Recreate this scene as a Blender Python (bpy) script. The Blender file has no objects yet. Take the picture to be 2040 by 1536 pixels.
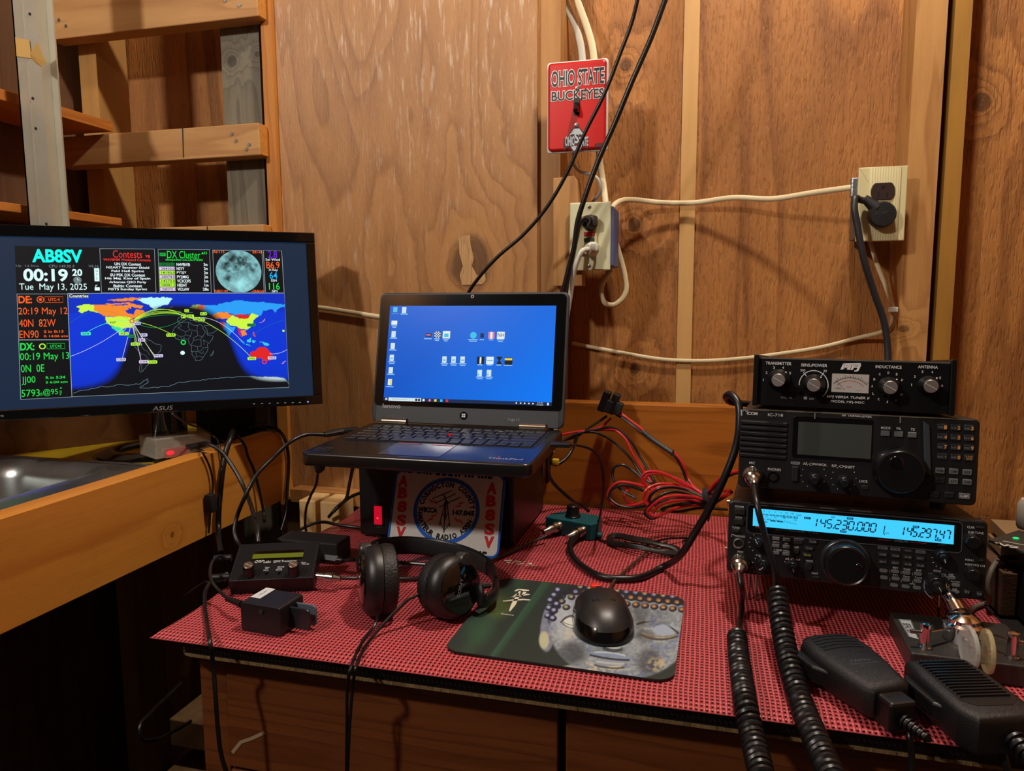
import bpy, bmesh, math, random
import numpy as np
from mathutils import Matrix, Vector, Euler
PI = math.pi
SC = bpy.context.scene
COL = SC.collection
random.seed(7)
# ---------------------------------------------------------------- camera
FPX, CAMH = 1450.0, 0.367
YAW, PITCH, ROLL = 0.25643, 0.11728, -0.00393
def cam_axes():
    cy, sy = math.cos(YAW), math.sin(YAW)
    fwd = Vector((-sy, cy, 0)); right = Vector((cy, sy, 0)); up = Vector((0, 0, 1))
    f2 = math.cos(PITCH)*fwd - math.sin(PITCH)*up
    u2 = math.cos(PITCH)*up + math.sin(PITCH)*fwd
    r3 = math.cos(ROLL)*right + math.sin(ROLL)*u2
    u3 = math.cos(ROLL)*u2 - math.sin(ROLL)*right
    return r3, u3, f2
CR, CU, CF = cam_axes()
CAM = Vector((0, 0, CAMH))
cd = bpy.data.cameras.new('camera'); co = bpy.data.objects.new('camera', cd); COL.objects.link(co)
cd.sensor_fit = 'HORIZONTAL'; cd.sensor_width = 36; cd.lens = FPX/2040*36; cd.clip_start = .01
co.matrix_world = Matrix(((CR.x, CU.x, -CF.x, 0), (CR.y, CU.y, -CF.y, 0), (CR.z, CU.z, -CF.z, CAMH), (0, 0, 0, 1)))
SC.camera = co
# ---------------------------------------------------------------- world, lamps, exposure
wd = bpy.data.worlds.new('dim_shed'); SC.world = wd; wd.use_nodes = True
wd.node_tree.nodes['Background'].inputs[0].default_value = (.9, .75, .6, 1)
wd.node_tree.nodes['Background'].inputs[1].default_value = .035
SC.view_settings.view_transform = 'Standard'; SC.view_settings.look = 'None'
SC.view_settings.exposure = 0.0; SC.view_settings.gamma = 1.0
def bulb(name, loc, r, watts, col):
    d = bpy.data.lights.new(name, 'POINT'); d.shadow_soft_size = r; d.energy = watts; d.color = col
    o = bpy.data.objects.new(name, d); COL.objects.link(o); o.location = loc; return o
bulb('left_shed_bulb', (-1.12, -.55, 1.5), .06, 80, (1.0, .96, .88))
bulb('ceiling_bulb', (.12, .84, 1.58), .04, 60, (1.0, .94, .83))
SC.cycles.max_bounces = 6; SC.cycles.transparent_max_bounces = 12
SC.cycles.use_denoising = True; SC.cycles.sample_clamp_indirect = 4

# ---------------------------------------------------------------- pixel -> place helpers
def ray(px, py):
    return CR*((px-1020)/FPX) - CU*((py-768)/FPX) + CF
def w(px, py, X=None, Y=None, z=None):
    v = ray(px, py)
    if Y is not None: k = Y/v.y
    elif X is not None: k = X/v.x
    else: k = (z-CAMH)/v.z
    return CAM + v*k
class Zm:                                  # a close-up of the photograph: origin and scale
    def __init__(s, ox, oy, k): s.o = (ox, oy); s.k = k
    def __call__(s, x, y): return (s.o[0]+x/s.k, s.o[1]+y/s.k)
ID = Zm(0, 0, 1)
class Frame:                               # local frame of a thing; F: faces local -y, T: faces local +z
    def __init__(s, loc, yaw=0, tilt=0):
        s.loc = Vector(loc); s.eul = Euler((tilt, 0, yaw)); s.M = Matrix.Translation(s.loc) @ s.eul.to_matrix().to_4x4()
        s.I = s.M.inverted()
    def hit(s, px, py, ax, val):
        o = s.I @ CAM; d = (s.I.to_3x3() @ ray(px, py)); k = (val-o[ax])/d[ax]
        return o + d*k
    def F(s, px, py, d=0): return s.hit(px, py, 1, -d)
    def T(s, px, py, d=0): return s.hit(px, py, 2, d)
    def mm(s, px, py, n, plane='F', d=0):  # n pixels at that place, in metres (horizontally)
        f = s.F if plane == 'F' else s.T
        return (f(px+n/2, py, d)-f(px-n/2, py, d)).length
    def mv(s, px, py, n, plane='F', d=0):
        f = s.F if plane == 'F' else s.T
        return (f(px, py+n/2, d)-f(px, py-n/2, d)).length
# ---------------------------------------------------------------- materials
def S(r, g, b):
    f = lambda c: (c/255/12.92 if c/255 <= .04045 else ((c/255+.055)/1.055)**2.4)
    return (f(r), f(g), f(b), 1)
MC = {}
def newmat(name):
    m = bpy.data.materials.new(name); m.use_nodes = True
    return m, m.node_tree, m.node_tree.nodes['Principled BSDF']
def nd(nt, t, props=None, **ins):
    n = nt.nodes.new(t)
    for k, v in (props or {}).items(): setattr(n, k, v)
    for k, v in ins.items():
        k = int(k[1:]) if k[0] == 'i' and k[1:].isdigit() else k.replace('_', ' ')
        if isinstance(v, bpy.types.NodeSocket): nt.links.new(v, n.inputs[k])
        else: n.inputs[k].default_value = v
    return n
def mth(nt, op, a, b=0.0, c=0.0): return nd(nt, 'ShaderNodeMath', {'operation': op}, i0=a, i1=b, i2=c).outputs[0]
def mixc(nt, f, a, b):
    n = nd(nt, 'ShaderNodeMix', {'data_type': 'RGBA'}, i0=f, i6=a, i7=b); return n.outputs[2]
def ramp(nt, f, lo, hi):
    return nd(nt, 'ShaderNodeMapRange', {'clamp': True}, Value=f, i1=lo, i2=hi).outputs[0]
def plain(name, col, rough=.5, metal=0, bump=0, bscale=800, spec=.5, coat=0, var=0, alpha=1):
    if name in MC: return MC[name]
    m, nt, b = newmat(name); c = S(*col)
    b.inputs['Base Color'].default_value = c; b.inputs['Roughness'].default_value = rough
    b.inputs['Metallic'].default_value = metal; b.inputs['Specular IOR Level'].default_value = spec
    b.inputs['Coat Weight'].default_value = coat; b.inputs['Alpha'].default_value = alpha
    tc = nd(nt, 'ShaderNodeTexCoord').outputs['Object']
    if var:
        n = nd(nt, 'ShaderNodeTexNoise', Vector=tc, Scale=bscale*.08, Detail=6.0).outputs[0]
        nt.links.new(mixc(nt, ramp(nt, n, .3, .7), c, tuple(x*(1-var) for x in c[:3])+(1,)), b.inputs['Base Color'])
    if bump:
        n = nd(nt, 'ShaderNodeTexNoise', Vector=tc, Scale=bscale, Detail=3.0).outputs[0]
        nt.links.new(nd(nt, 'ShaderNodeBump', Strength=bump, Distance=.001, Height=n).outputs[0], b.inputs['Normal'])
    MC[name] = m; return m
def glow(name, col, k=1.0):
    if name in MC: return MC[name]
    m, nt, b = newmat(name)
    b.inputs['Base Color'].default_value = (0.004, .004, .005, 1); b.inputs['Roughness'].default_value = .45
    b.inputs['Specular IOR Level'].default_value = .15
    b.inputs['Emission Color'].default_value = S(*col); b.inputs['Emission Strength'].default_value = k
    MC[name] = m; return m
def painted(name, rough=.6, emit=0):       # colour comes from a colour attribute written by the mesh builder
    m, nt, b = newmat(name)
    a = nd(nt, 'ShaderNodeVertexColor', {'layer_name': 'print'}).outputs[0]
    b.inputs['Roughness'].default_value = rough
    if emit:
        b.inputs['Specular IOR Level'].default_value = .12
        b.inputs['Base Color'].default_value = (.004, .004, .005, 1)
        nt.links.new(a, b.inputs['Emission Color']); b.inputs['Emission Strength'].default_value = emit
    else: nt.links.new(a, b.inputs['Base Color'])
    return m
def wood(name, c1, c2, axis='z', rings=9, width=.14, fibre=.35, rough=.55, bump=.25, knots=(), plane='xz', stain=.25, spec=.4, flake=0, seed=0.0, stretch=.07, c3=None, gloss=0, ringk=.75, wear_glare=0, halo=None):
    m, nt, b = newmat(name)
    tc = nd(nt, 'ShaderNodeTexCoord').outputs['Object']
    sc = [1.0, 1.0, 1.0]; sc['xyz'.index(axis)] = stretch
    mp = nd(nt, 'ShaderNodeMapping', Vector=tc, Scale=sc, Location=(seed, seed*.7, seed*.3)).outputs[0]
    sep = nd(nt, 'ShaderNodeSeparateXYZ', Vector=tc)
    n1 = nd(nt, 'ShaderNodeTexNoise', Vector=mp, Scale=1/width, Detail=2.5, Roughness=.45, Distortion=.3).outputs[0]
    field = mth(nt, 'MULTIPLY', n1, float(rings))
    kmask = None; hmask = None
    for (ka, kb, kr, ke) in knots:         # knot centre in the wall's own plane, radius, elongation
        u = sep.outputs['xyz'.index(plane[0])]; v = sep.outputs['xyz'.index(plane[1])]
        du = mth(nt, 'SUBTRACT', u, ka); dv = mth(nt, 'DIVIDE', mth(nt, 'SUBTRACT', v, kb), ke)
        d = mth(nt, 'SQRT', mth(nt, 'ADD', mth(nt, 'MULTIPLY', du, du), mth(nt, 'MULTIPLY', dv, dv)))
        wob = nd(nt, 'ShaderNodeTexNoise', Vector=tc, Scale=.6/kr, Detail=3.0).outputs[0]
        dn = mth(nt, 'MULTIPLY', mth(nt, 'DIVIDE', d, kr), mth(nt, 'ADD', mth(nt, 'MULTIPLY', wob, .7), .65))
        e = mth(nt, 'EXPONENT', mth(nt, 'MULTIPLY', dn, -.55))
        field = mth(nt, 'ADD', field, mth(nt, 'MULTIPLY', e, 6.0))
        k1 = nd(nt, 'ShaderNodeMapRange', {'clamp': True}, Value=dn, i1=1.05, i2=.75).outputs[0]
        kmask = k1 if kmask is None else mth(nt, 'MAXIMUM', kmask, k1)
        if halo: hmask = mth(nt, 'MULTIPLY', ramp(nt, dn, 1.0, 1.15), nd(nt, 'ShaderNodeMapRange', {'clamp': True}, Value=dn, i1=1.75, i2=1.3).outputs[0])
    fr_ = mth(nt, 'FRACT', field)          # each growth ring darkens slowly, then ends sharply
    wv = mth(nt, 'MULTIPLY', mth(nt, 'POWER', fr_, 2.6), nd(nt, 'ShaderNodeMapRange', {'clamp': True}, Value=fr_, i1=1.0, i2=.9).outputs[0])
    f2 = nd(nt, 'ShaderNodeTexNoise', Vector=mp, Scale=330.0, Detail=4.0, Roughness=.7).outputs[0]
    f3 = nd(nt, 'ShaderNodeTexNoise', Vector=mp, Scale=60.0, Detail=5.0, Roughness=.65).outputs[0]
    st = nd(nt, 'ShaderNodeTexNoise', Vector=tc, Scale=3.2, Detail=5.0, Roughness=.6).outputs[0]
    mixf = mth(nt, 'ADD', mth(nt, 'MULTIPLY', wv, ringk), mth(nt, 'MULTIPLY', ramp(nt, f3, .3, .75), fibre))
    mixf = mth(nt, 'ADD', mixf, mth(nt, 'MULTIPLY', ramp(nt, f2, .45, .7), fibre*.5))
    col = mixc(nt, mth(nt, 'MINIMUM', mixf, 1.0), S(*c1), S(*c2))
    dk = S(*c3) if c3 else tuple(x*.45 for x in S(*c2)[:3])+(1,)
    col = mixc(nt, mth(nt, 'MULTIPLY', ramp(nt, st, .48, .78), stain), col, dk)
    if hmask is not None: col = mixc(nt, mth(nt, 'MULTIPLY', hmask, .7), col, S(*halo))
    if wear_glare:  # pale flecks mix worn streaks with glare painted in, denser higher up
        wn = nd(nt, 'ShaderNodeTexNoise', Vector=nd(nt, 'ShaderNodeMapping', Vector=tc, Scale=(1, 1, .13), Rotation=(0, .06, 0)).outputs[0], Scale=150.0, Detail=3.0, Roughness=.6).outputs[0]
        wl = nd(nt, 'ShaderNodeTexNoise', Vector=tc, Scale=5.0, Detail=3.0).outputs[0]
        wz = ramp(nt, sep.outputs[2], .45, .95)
        col = mixc(nt, mth(nt, 'MULTIPLY', mth(nt, 'MULTIPLY', ramp(nt, wn, .56, .72), ramp(nt, mth(nt, 'ADD', wl, mth(nt, 'MULTIPLY', wz, .25)), .45, .8)), wear_glare), col, (.80, .70, .56, 1))
    if kmask is not None: col = mixc(nt, mth(nt, 'MULTIPLY', kmask, .75), col, tuple(x*.33 for x in S(*c2)[:3])+(1,))
    if flake:
        fl = nd(nt, 'ShaderNodeTexNoise', Vector=nd(nt, 'ShaderNodeMapping', Vector=tc, Scale=(1, 1, .16)).outputs[0], Scale=260.0, Detail=2.0).outputs[0]
        col = mixc(nt, mth(nt, 'MULTIPLY', ramp(nt, fl, .56, .64), flake), col, tuple(x*.35 for x in S(*c2)[:3])+(1,))
    nt.links.new(col, b.inputs['Base Color'])
    b.inputs['Roughness'].default_value = rough; b.inputs['Specular IOR Level'].default_value = spec
    hgt = mth(nt, 'ADD', mth(nt, 'MULTIPLY', f3, .6), mth(nt, 'MULTIPLY', wv, .25))
    if flake: hgt = mth(nt, 'SUBTRACT', hgt, mth(nt, 'MULTIPLY', ramp(nt, fl, .5, .66), .9))
    if gloss:
        g = nd(nt, 'ShaderNodeTexNoise', Vector=nd(nt, 'ShaderNodeMapping', Vector=tc, Scale=(1, 1, .12)).outputs[0], Scale=240.0, Detail=5.0, Roughness=.8).outputs[0]
        hgt = mth(nt, 'ADD', hgt, mth(nt, 'MULTIPLY', g, gloss))
    nt.links.new(nd(nt, 'ShaderNodeBump', Strength=bump, Distance=.002, Height=hgt).outputs[0], b.inputs['Normal'])
    return m
# ---------------------------------------------------------------- mesh builder
TXT = {}
def glyphs(s, bold=0):
    k = (s, bold)
    if k not in TXT:
        c = bpy.data.curves.new('lettering', 'FONT'); c.body = s; c.resolution_u = 3; c.offset = bold; c.fill_mode = 'FRONT'
        o = bpy.data.objects.new('lettering', c); me = bpy.data.meshes.new_from_object(o)
        TXT[k] = ([v.co.copy() for v in me.vertices], [tuple(p.vertices) for p in me.polygons])
        bpy.data.objects.remove(o); bpy.data.curves.remove(c); bpy.data.meshes.remove(me)
    return TXT[k]
def circle(r, n, a0=0, a1=2*PI, end=False):
    return [(r*math.cos(a0+(a1-a0)*i/(n-(1 if end else 0))), r*math.sin(a0+(a1-a0)*i/(n-(1 if end else 0)))) for i in range(n)]
def rrect(x0, z0, x1, z1, r, n=4):
    out = []
    for cx, cz, a in ((x1-r, z1-r, 0), (x0+r, z1-r, PI/2), (x0+r, z0+r, PI), (x1-r, z0+r, 1.5*PI)):
        out += [(cx+r*math.cos(a+PI/2*i/n), cz+r*math.sin(a+PI/2*i/n)) for i in range(n+1)]
    return out
def smooth_path(pts, sub=8):
    P = [Vector(p) for p in pts]; n = len(P)
    if n < 3: return P
    d = [max((P[i+1]-P[i]).length, 1e-6) for i in range(n-1)]; T = []
    for i in range(n):                     # unit-speed tangents weighted by the neighbouring spans, so long spans never overshoot
        if i == 0: T.append((P[1]-P[0])/d[0])
        elif i == n-1: T.append((P[-1]-P[-2])/d[-1])
        else: T.append(((P[i]-P[i-1])/d[i-1]*d[i]+(P[i+1]-P[i])/d[i]*d[i-1])/(d[i-1]+d[i]))
    out = []
    for i in range(n-1):
        for j in range(sub):
            t = j/sub; t2, t3 = t*t, t**3
            out.append(P[i]*(2*t3-3*t2+1)+T[i]*d[i]*(t3-2*t2+t)+P[i+1]*(3*t2-2*t3)+T[i+1]*d[i]*(t3-t2))
    return out+[P[-1]]
class MB:
    def __init__(s): s.v = []; s.f = []; s.m = []; s.sm = []; s.slots = []; s.M = Matrix()
    def mi(s, m):
        if m not in s.slots: s.slots.append(m)
        return s.slots.index(m)
    def add(s, vs, fs, m, sm=False):
        b = len(s.v); i = s.mi(m)
        s.v += [tuple(s.M @ Vector(p)) for p in vs]
        for f in fs: s.f.append(tuple(b+q for q in f)); s.m.append(i); s.sm.append(sm)
        return s
    def bm(s, bm, m, sm=False):
        bm.verts.ensure_lookup_table(); bm.verts.index_update()
        s.add([v.co.copy() for v in bm.verts], [[v.index for v in f.verts] for f in bm.faces], m, sm); bm.free(); return s
    def box(s, c, d, m, bev=0, seg=2, R=None):
        bm = bmesh.new(); bmesh.ops.create_cube(bm, size=1)
        for v in bm.verts: v.co = Vector((v.co.x*d[0], v.co.y*d[1], v.co.z*d[2]))
        if bev: bmesh.ops.bevel(bm, geom=list(bm.edges), offset=bev, segments=seg, affect='EDGES', profile=.5)
        if R is not None: bmesh.ops.transform(bm, matrix=R.to_4x4(), verts=bm.verts)
        for v in bm.verts: v.co += Vector(c)
        return s.bm(bm, m)
    def span(s, a, b, m, bev=0, seg=2):
        a, b = Vector(a), Vector(b)
        return s.box((a+b)/2, [abs(q) for q in (b-a)], m, bev, seg)
    def prism(s, pts, y0, y1, m, bev=0, plane='F', seg=2, tf=None, sm=False):
        # F: pts are (x,z), extruded along y from y0 (front) to y1; T: pts are (x,y), extruded along z
        bm = bmesh.new()
        mk = (lambda p, h: (p[0], h, p[1])) if plane == 'F' else (lambda p, h: (p[0], p[1], h))
        A = [bm.verts.new(mk(p, y0)) for p in pts]; B = [bm.verts.new(mk(p, y1)) for p in pts]
        n = len(pts); fa = bm.faces.new(A); fb = bm.faces.new(B[::-1])
        for i in range(n): bm.faces.new((A[i], B[i], B[(i+1) % n], A[(i+1) % n]))
        bmesh.ops.recalc_face_normals(bm, faces=bm.faces)
        if bev: bmesh.ops.bevel(bm, geom=list(set(fa.edges) | set(fb.edges)), offset=bev, segments=seg, affect='EDGES', profile=.5)
        if tf: bmesh.ops.transform(bm, matrix=tf, verts=bm.verts)
        return s.bm(bm, m, sm or (bev > 0 and seg > 2))
    def flat(s, pts, m, d=0, plane='F'):
        # one flat printed polygon d in front of the face
        P = [(p[0], -d, p[1]) if plane == 'F' else (p[0], p[1], d) for p in pts]
        return s.add(P, [tuple(range(len(P)))], m)
    def strip(s, pts, wd, m, d=0, plane='F', closed=False):
        P = [Vector(p) for p in pts]; n = len(P); L = []; Rr = []
        for i in range(n):
            a = P[(i-1) % n] if (closed or i) else P[i]; b = P[(i+1) % n] if (closed or i < n-1) else P[i]
            t = (b-a); t = t.normalized() if t.length else Vector((1, 0)); nn = Vector((-t.y, t.x))*wd/2
            L.append(P[i]+nn); Rr.append(P[i]-nn)
        k = n if closed else n-1
        V = [(p.x, -d, p.y) if plane == 'F' else (p.x, p.y, d) for p in L+Rr]
        return s.add(V, [(i, (i+1) % n, n+(i+1) % n, n+i) for i in range(k)], m)
    def text(s, t, c, h, wd=None, m=None, d=0, plane='F', bold=0, shear=0, rot=0, align='C'):
        V, F = glyphs(t, bold)
        if not V: return s
        x0 = min(v.x for v in V); x1 = max(v.x for v in V); y0 = min(v.y for v in V); y1 = max(v.y for v in V)
        k = h/max(y1-y0, 1e-6); kx = k if wd is None else wd/max(x1-x0, 1e-6)
        ox = {'C': (x0+x1)/2, 'L': x0, 'R': x1}[align]; cr, sr = math.cos(rot), math.sin(rot); P = []
        for v in V:
            x = (v.x-ox)*kx; y = (v.y-(y0+y1)/2)*k; x += shear*y
            x, y = x*cr-y*sr+c[0], x*sr+y*cr+c[1]
            P.append((x, -d, y) if plane == 'F' else (x, y, d))
        return s.add(P, F, m)
    def lathe(s, prof, o, ax, m, n=24, sm=True, knurl=0, cap=True):
        # prof: (radius, height along ax)
        ax = Vector(ax).normalized(); q = Vector((0, 0, 1)).rotation_difference(ax); o = Vector(o); V = []; F = []
        for j, (r, h) in enumerate(prof):
            for i in range(n):
                a = 2*PI*i/n; rr = r*(1-knurl*(i % 2)) if knurl else r
                V.append(o+q @ Vector((rr*math.cos(a), rr*math.sin(a), h)))
        for j in range(len(prof)-1):
            for i in range(n): F.append((j*n+i, j*n+(i+1) % n, (j+1)*n+(i+1) % n, (j+1)*n+i))
        s.add(V, F, m, sm)
        if cap:
            s.add(V[:n], [tuple(range(n-1, -1, -1))], m); s.add(V[-n:], [tuple(range(n))], m)
        return s
    def tube(s, pts, r, m, n=8, cap=True, flat=1.0, up=None):
        P = [Vector(p) for p in pts]; N = len(P); V = []; F = []
        t0 = (P[1]-P[0]).normalized(); ref = Vector(up) if up else (Vector((0, 0, 1)) if abs(t0.z) < .9 else Vector((1, 0, 0)))
        u = (ref-t0*ref.dot(t0)).normalized()
        for i in range(N):
            t = (P[min(i+1, N-1)]-P[max(i-1, 0)]); t = t.normalized() if t.length > 1e-9 else t0
            rf = Vector(up) if up else u
            u2 = rf-t*rf.dot(t)
            if u2.length > 1e-4: u = u2.normalized()
            b = t.cross(u); rr = r[i] if isinstance(r, (list, tuple)) else r
            for j in range(n):
                a = 2*PI*j/n; V.append(P[i]+u*(rr*math.cos(a))+b*(rr*flat*math.sin(a)))
        for i in range(N-1):
            for j in range(n): F.append((i*n+j, i*n+(j+1) % n, (i+1)*n+(j+1) % n, (i+1)*n+j))
        s.add(V, F, m, True)
        if cap: s.add(V[:n], [tuple(range(n-1, -1, -1))], m); s.add(V[-n:], [tuple(range(n))], m)
        return s
    def cyl(s, a, b, r, m, n=20, r2=None, bev=0):
        a, b = Vector(a), Vector(b); L = (b-a).length; r2 = r if r2 is None else r2
        pr = [(r, 0), (r2, L)] if not bev else [(r-bev, 0), (r, bev), (r2, L-bev), (r2-bev, L)]
        return s.lathe(pr, a, b-a, m, n, sm=True)
    def ball(s, c, r, m, sc=(1, 1, 1), n=14):
        bm = bmesh.new(); bmesh.ops.create_uvsphere(bm, u_segments=n, v_segments=max(6, n*2//3), radius=r)
        for v in bm.verts: v.co = Vector((v.co.x*sc[0], v.co.y*sc[1], v.co.z*sc[2]))+Vector(c)
        return s.bm(bm, m, True)
    def obj(s, name, parent=None, label=None, kind=None):
        me = bpy.data.meshes.new(name); me.from_pydata(s.v, [], s.f)
        for m in s.slots: me.materials.append(m)
        me.polygons.foreach_set('material_index', s.m); me.polygons.foreach_set('use_smooth', s.sm); me.update()
        if any(s.sm): me.set_sharp_from_angle(angle=math.radians(42))
        o = bpy.data.objects.new(name, me); COL.objects.link(o)
        if parent is not None: o.parent = parent
        if label: o['label'] = label
        if kind: o['kind'] = kind
        return o
def thing(name, label, cat, frame=None, group=None):
    o = bpy.data.objects.new(name, None); COL.objects.link(o); o.empty_display_size = .02
    if frame is not None: o.location = frame.loc; o.rotation_euler = frame.eul
    o['label'] = label; o['category'] = cat
    if group: o['group'] = group
    return o
def tag(o, label, cat, group=None):
    o['label'] = label; o['category'] = cat
    if group: o['group'] = group
    return o
# ================================================================ THE ROOM
PLY = wood('plywood_panel', (178, 128, 76), (128, 82, 42), 'z', rings=13, width=.17, knots=[(w(940, 522, Y=1.285).x, w(940, 522, Y=1.285).z, .043, 1.3)], bump=.4, rough=.42, spec=.55, gloss=1.6, stain=.25, c3=(110, 66, 34), seed=3.1, stretch=.16, fibre=.3, ringk=.6, wear_glare=.5, halo=(178, 128, 74))
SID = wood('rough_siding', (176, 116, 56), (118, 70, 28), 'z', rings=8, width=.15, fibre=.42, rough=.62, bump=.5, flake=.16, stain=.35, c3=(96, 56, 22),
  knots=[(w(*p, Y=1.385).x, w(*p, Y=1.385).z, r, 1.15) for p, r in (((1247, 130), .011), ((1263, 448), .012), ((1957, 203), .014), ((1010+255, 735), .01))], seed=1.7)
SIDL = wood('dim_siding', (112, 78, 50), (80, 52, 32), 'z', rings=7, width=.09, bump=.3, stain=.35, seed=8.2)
STUD = wood('stud_wood', (186, 138, 80), (150, 100, 50), 'z', rings=4, width=.05, fibre=.35, bump=.2, stain=.25, seed=5.5, knots=[(w(1800, 655, Y=1.30).x, w(1800, 655, Y=1.30).z, .009, .7)])
ORG = wood('orange_strip_wood', (190, 124, 48), (160, 92, 28), 'z', rings=4, width=.03, stain=.2, seed=2.2)
GREY = wood('weathered_board_wood', (118, 110, 92), (82, 74, 60), 'z', rings=5, width=.05, stain=.5, c3=(130, 130, 126), seed=7.1, knots=[(w(462, 122, Y=1.29).x, w(462, 122, Y=1.29).z, .011, 1), (w(512, 108, Y=1.29).x, w(512, 108, Y=1.29).z, .006, 1)])
BAT = wood('pale_batten_wood', (196, 152, 92), (172, 126, 70), 'z', rings=3, width=.05, fibre=.2, stain=.15, seed=4.4)
YEL = wood('yellow_strip_wood', (164, 118, 46), (136, 92, 30), 'z', rings=3, width=.06, fibre=.3, stain=.3, seed=9.9)
CLT = wood('cleat_wood', (188, 142, 88), (156, 106, 60), 'x', rings=5, width=.06, fibre=.3, stain=.25, seed=6.3, rough=.6)
ENDG = plain('end_grain', (205, 136, 52), .7, var=.3, bscale=2500, bump=.3)
SHF = wood('shelf_edge_wood', (196, 122, 48), (164, 92, 30), 'y', rings=4, width=.03, stain=.2, seed=1.3)
PLK = wood('stained_plank_wood', (168, 100, 30), (128, 70, 16), 'x', rings=6, width=.07, fibre=.4, rough=.4, bump=.12, stain=.3, seed=3.7, plane='xz')
SBR = wood('sink_board_wood', (204, 138, 54), (172, 104, 34), 'y', rings=4, width=.09, fibre=.4, rough=.5, bump=.12, stain=.25, c3=(110, 62, 22), plane='yz', seed=5.2, knots=[(w(343, 1066, X=-.783).y, w(343, 1066, X=-.783).z, .005, 1)])
DRW = wood('drawer_wood', (112, 60, 26), (80, 40, 15), 'x', rings=8, width=.05, fibre=.5, rough=.45, bump=.1, stain=.3, seed=2.9)
BRN = wood('brown_panel_wood', (120, 78, 38), (90, 54, 22), 'x', rings=5, width=.1, stain=.4, seed=4.9)
PALE = wood('pale_scrap_wood', (214, 178, 122), (190, 148, 92), 'z', rings=3, width=.04, stain=.1, seed=1.1)
DARKW = plain('dark_table_paint', (26, 20, 18), .5, var=.3, bscale=300)
FLR = plain('dark_floor', (46, 38, 32), .8, var=.4, bscale=60)
TOPZ, FLZ = 1.75, -.75
def struct(name, a, b, m, bev=0):
    o = MB().span(a, b, m, bev).obj(name, kind='structure'); return o
struct('floor', (-1.9, -1.2, FLZ-.05), (1.5, 1.6, FLZ), FLR)
struct('ceiling', (-1.4, -1.2, TOPZ), (1.4, 1.6, TOPZ+.03), BRN)
struct('wall_back', (-1.36, 1.385, FLZ), (1.3, 1.41, TOPZ), SID)
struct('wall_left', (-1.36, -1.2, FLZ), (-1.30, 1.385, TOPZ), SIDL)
struct('wall_right', (1.25, -1.2, FLZ), (1.30, 1.385, TOPZ), SID)
XPL = w(551, 300, Y=1.285).x; XPR = w(1070, 300, Y=1.285).x
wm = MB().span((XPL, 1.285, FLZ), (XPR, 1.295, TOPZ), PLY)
def wp(*q): return [(w(*p, Y=1.2842).x, w(*p, Y=1.2842).z) for p in q]
wm.flat(wp((914, 476), (920, 470), (936, 468), (938, 490), (944, 512), (940, 530), (950, 548), (966, 545), (968, 558), (962, 566), (920, 568), (916, 548), (922, 530), (915, 505)), wood('split_knot_wood', (196, 156, 104), (150, 106, 62), 'z', rings=20, width=.02), -1.2842)
wm.obj('wall_middle', kind='structure')
struct('trim_1', (w(1068, 300, Y=1.297).x, 1.2955, FLZ), (w(1117, 200, Y=1.297).x, 1.384, TOPZ), STUD)
struct('trim_2', (w(1809.5, 300, Y=1.30).x, 1.30, FLZ), (w(1871, 300, Y=1.30).x, 1.384, TOPZ), STUD)
struct('trim_3', (w(1364, 0, Y=1.381).x, 1.380, FLZ), (w(1395, 0, Y=1.381).x, 1.3845, TOPZ), BAT)
struct('trim_4', (w(1885, 300, Y=1.315).x, 1.315, FLZ), (w(1919, 300, Y=1.315).x, 1.3845, TOPZ), YEL)
struct('trim_5', (w(517, 0, Y=1.275).x, 1.275, FLZ), (w(538.6, 0, Y=1.275).x, 1.384, TOPZ), ORG)
struct('trim_6', (w(445, 200, Y=1.29).x, 1.29, FLZ), (w(521, 200, Y=1.29).x, 1.384, TOPZ), GREY)
struct('trim_7', (w(178, 200, Y=1.32).x, 1.30, FLZ), (w(212, 200, Y=1.32).x, 1.384, TOPZ), wood('corner_stud_wood', (176, 130, 70), (140, 96, 46), 'z', seed=3.3))
struct('slot_shade', (-.8, 1.292, FLZ), (w(551, 300, Y=1.292).x+.01, 1.384, TOPZ), DARKW)  # dark sheet giving the open slot beside the plywood its shade
struct('baseboard_back', (-.286, 1.26, -.03), (.303, 1.2945, .187), PLK, .002)
# cleats and shelves in the corner recess
NAIL = plain('nail_steel', (150, 150, 150), .35, 1)
def cleat(name, label, zt, zb, pr, line=None, nails=()):
    xr = w(*pr, Y=1.25).x
    t = thing(name, label, 'wooden board', Frame((xr-.25, 1.268, zb)), 'boards nailed across the corner recess')
    t.location = (0, 0, 0)
    MB().span((-1.29, 1.25, zb), (xr, 1.2885, zt), CLT, .002).obj('board', t)
    MB().box((xr+.0006, 1.269, (zt+zb)/2), (.001, .035, zt-zb-.004), ENDG).obj('sawn_end', t, 'orange sawn end of the board')
    for p in nails:
        q = w(*p, Y=1.25); MB().cyl((q.x, 1.2505, q.z), (q.x, 1.2485, q.z), .0032, NAIL, 10).obj('nail', t)
    if line:
        a, b = w(*line[0], Y=1.25), w(*line[1], Y=1.25)
        MB().strip([(a.x, a.z), (b.x, b.z)], .0025, plain('pencil', (40, 34, 30)), -1.2495).obj('pencil_line', t)
C1B = w(514, 32, Y=1.25).z; C2T = w(516, 244, Y=1.25).z; C2B = w(517, 309, Y=1.25).z; C3T = w(524, 446.5, Y=1.25).z
cleat('wall_board', 'tan board across corner recess at the top edge of the photo', C1B+.086, C1B, (514, 32), nails=((449, 1), (478, 10), (132, 52), (118, 40)))
cleat('wall_board', 'middle tan board across corner recess with black pencil line and nails', C2T, C2B, (516, 260), ((364, 254), (366, 314)), ((463, 266), (471, 280), (497, 288), (492, 297)))
cleat('wall_board', 'lowest tan board across corner recess just above the monitor top', C3T, C3T-.066, (524, 447), ((413, 451), (414, 470)))
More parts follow.
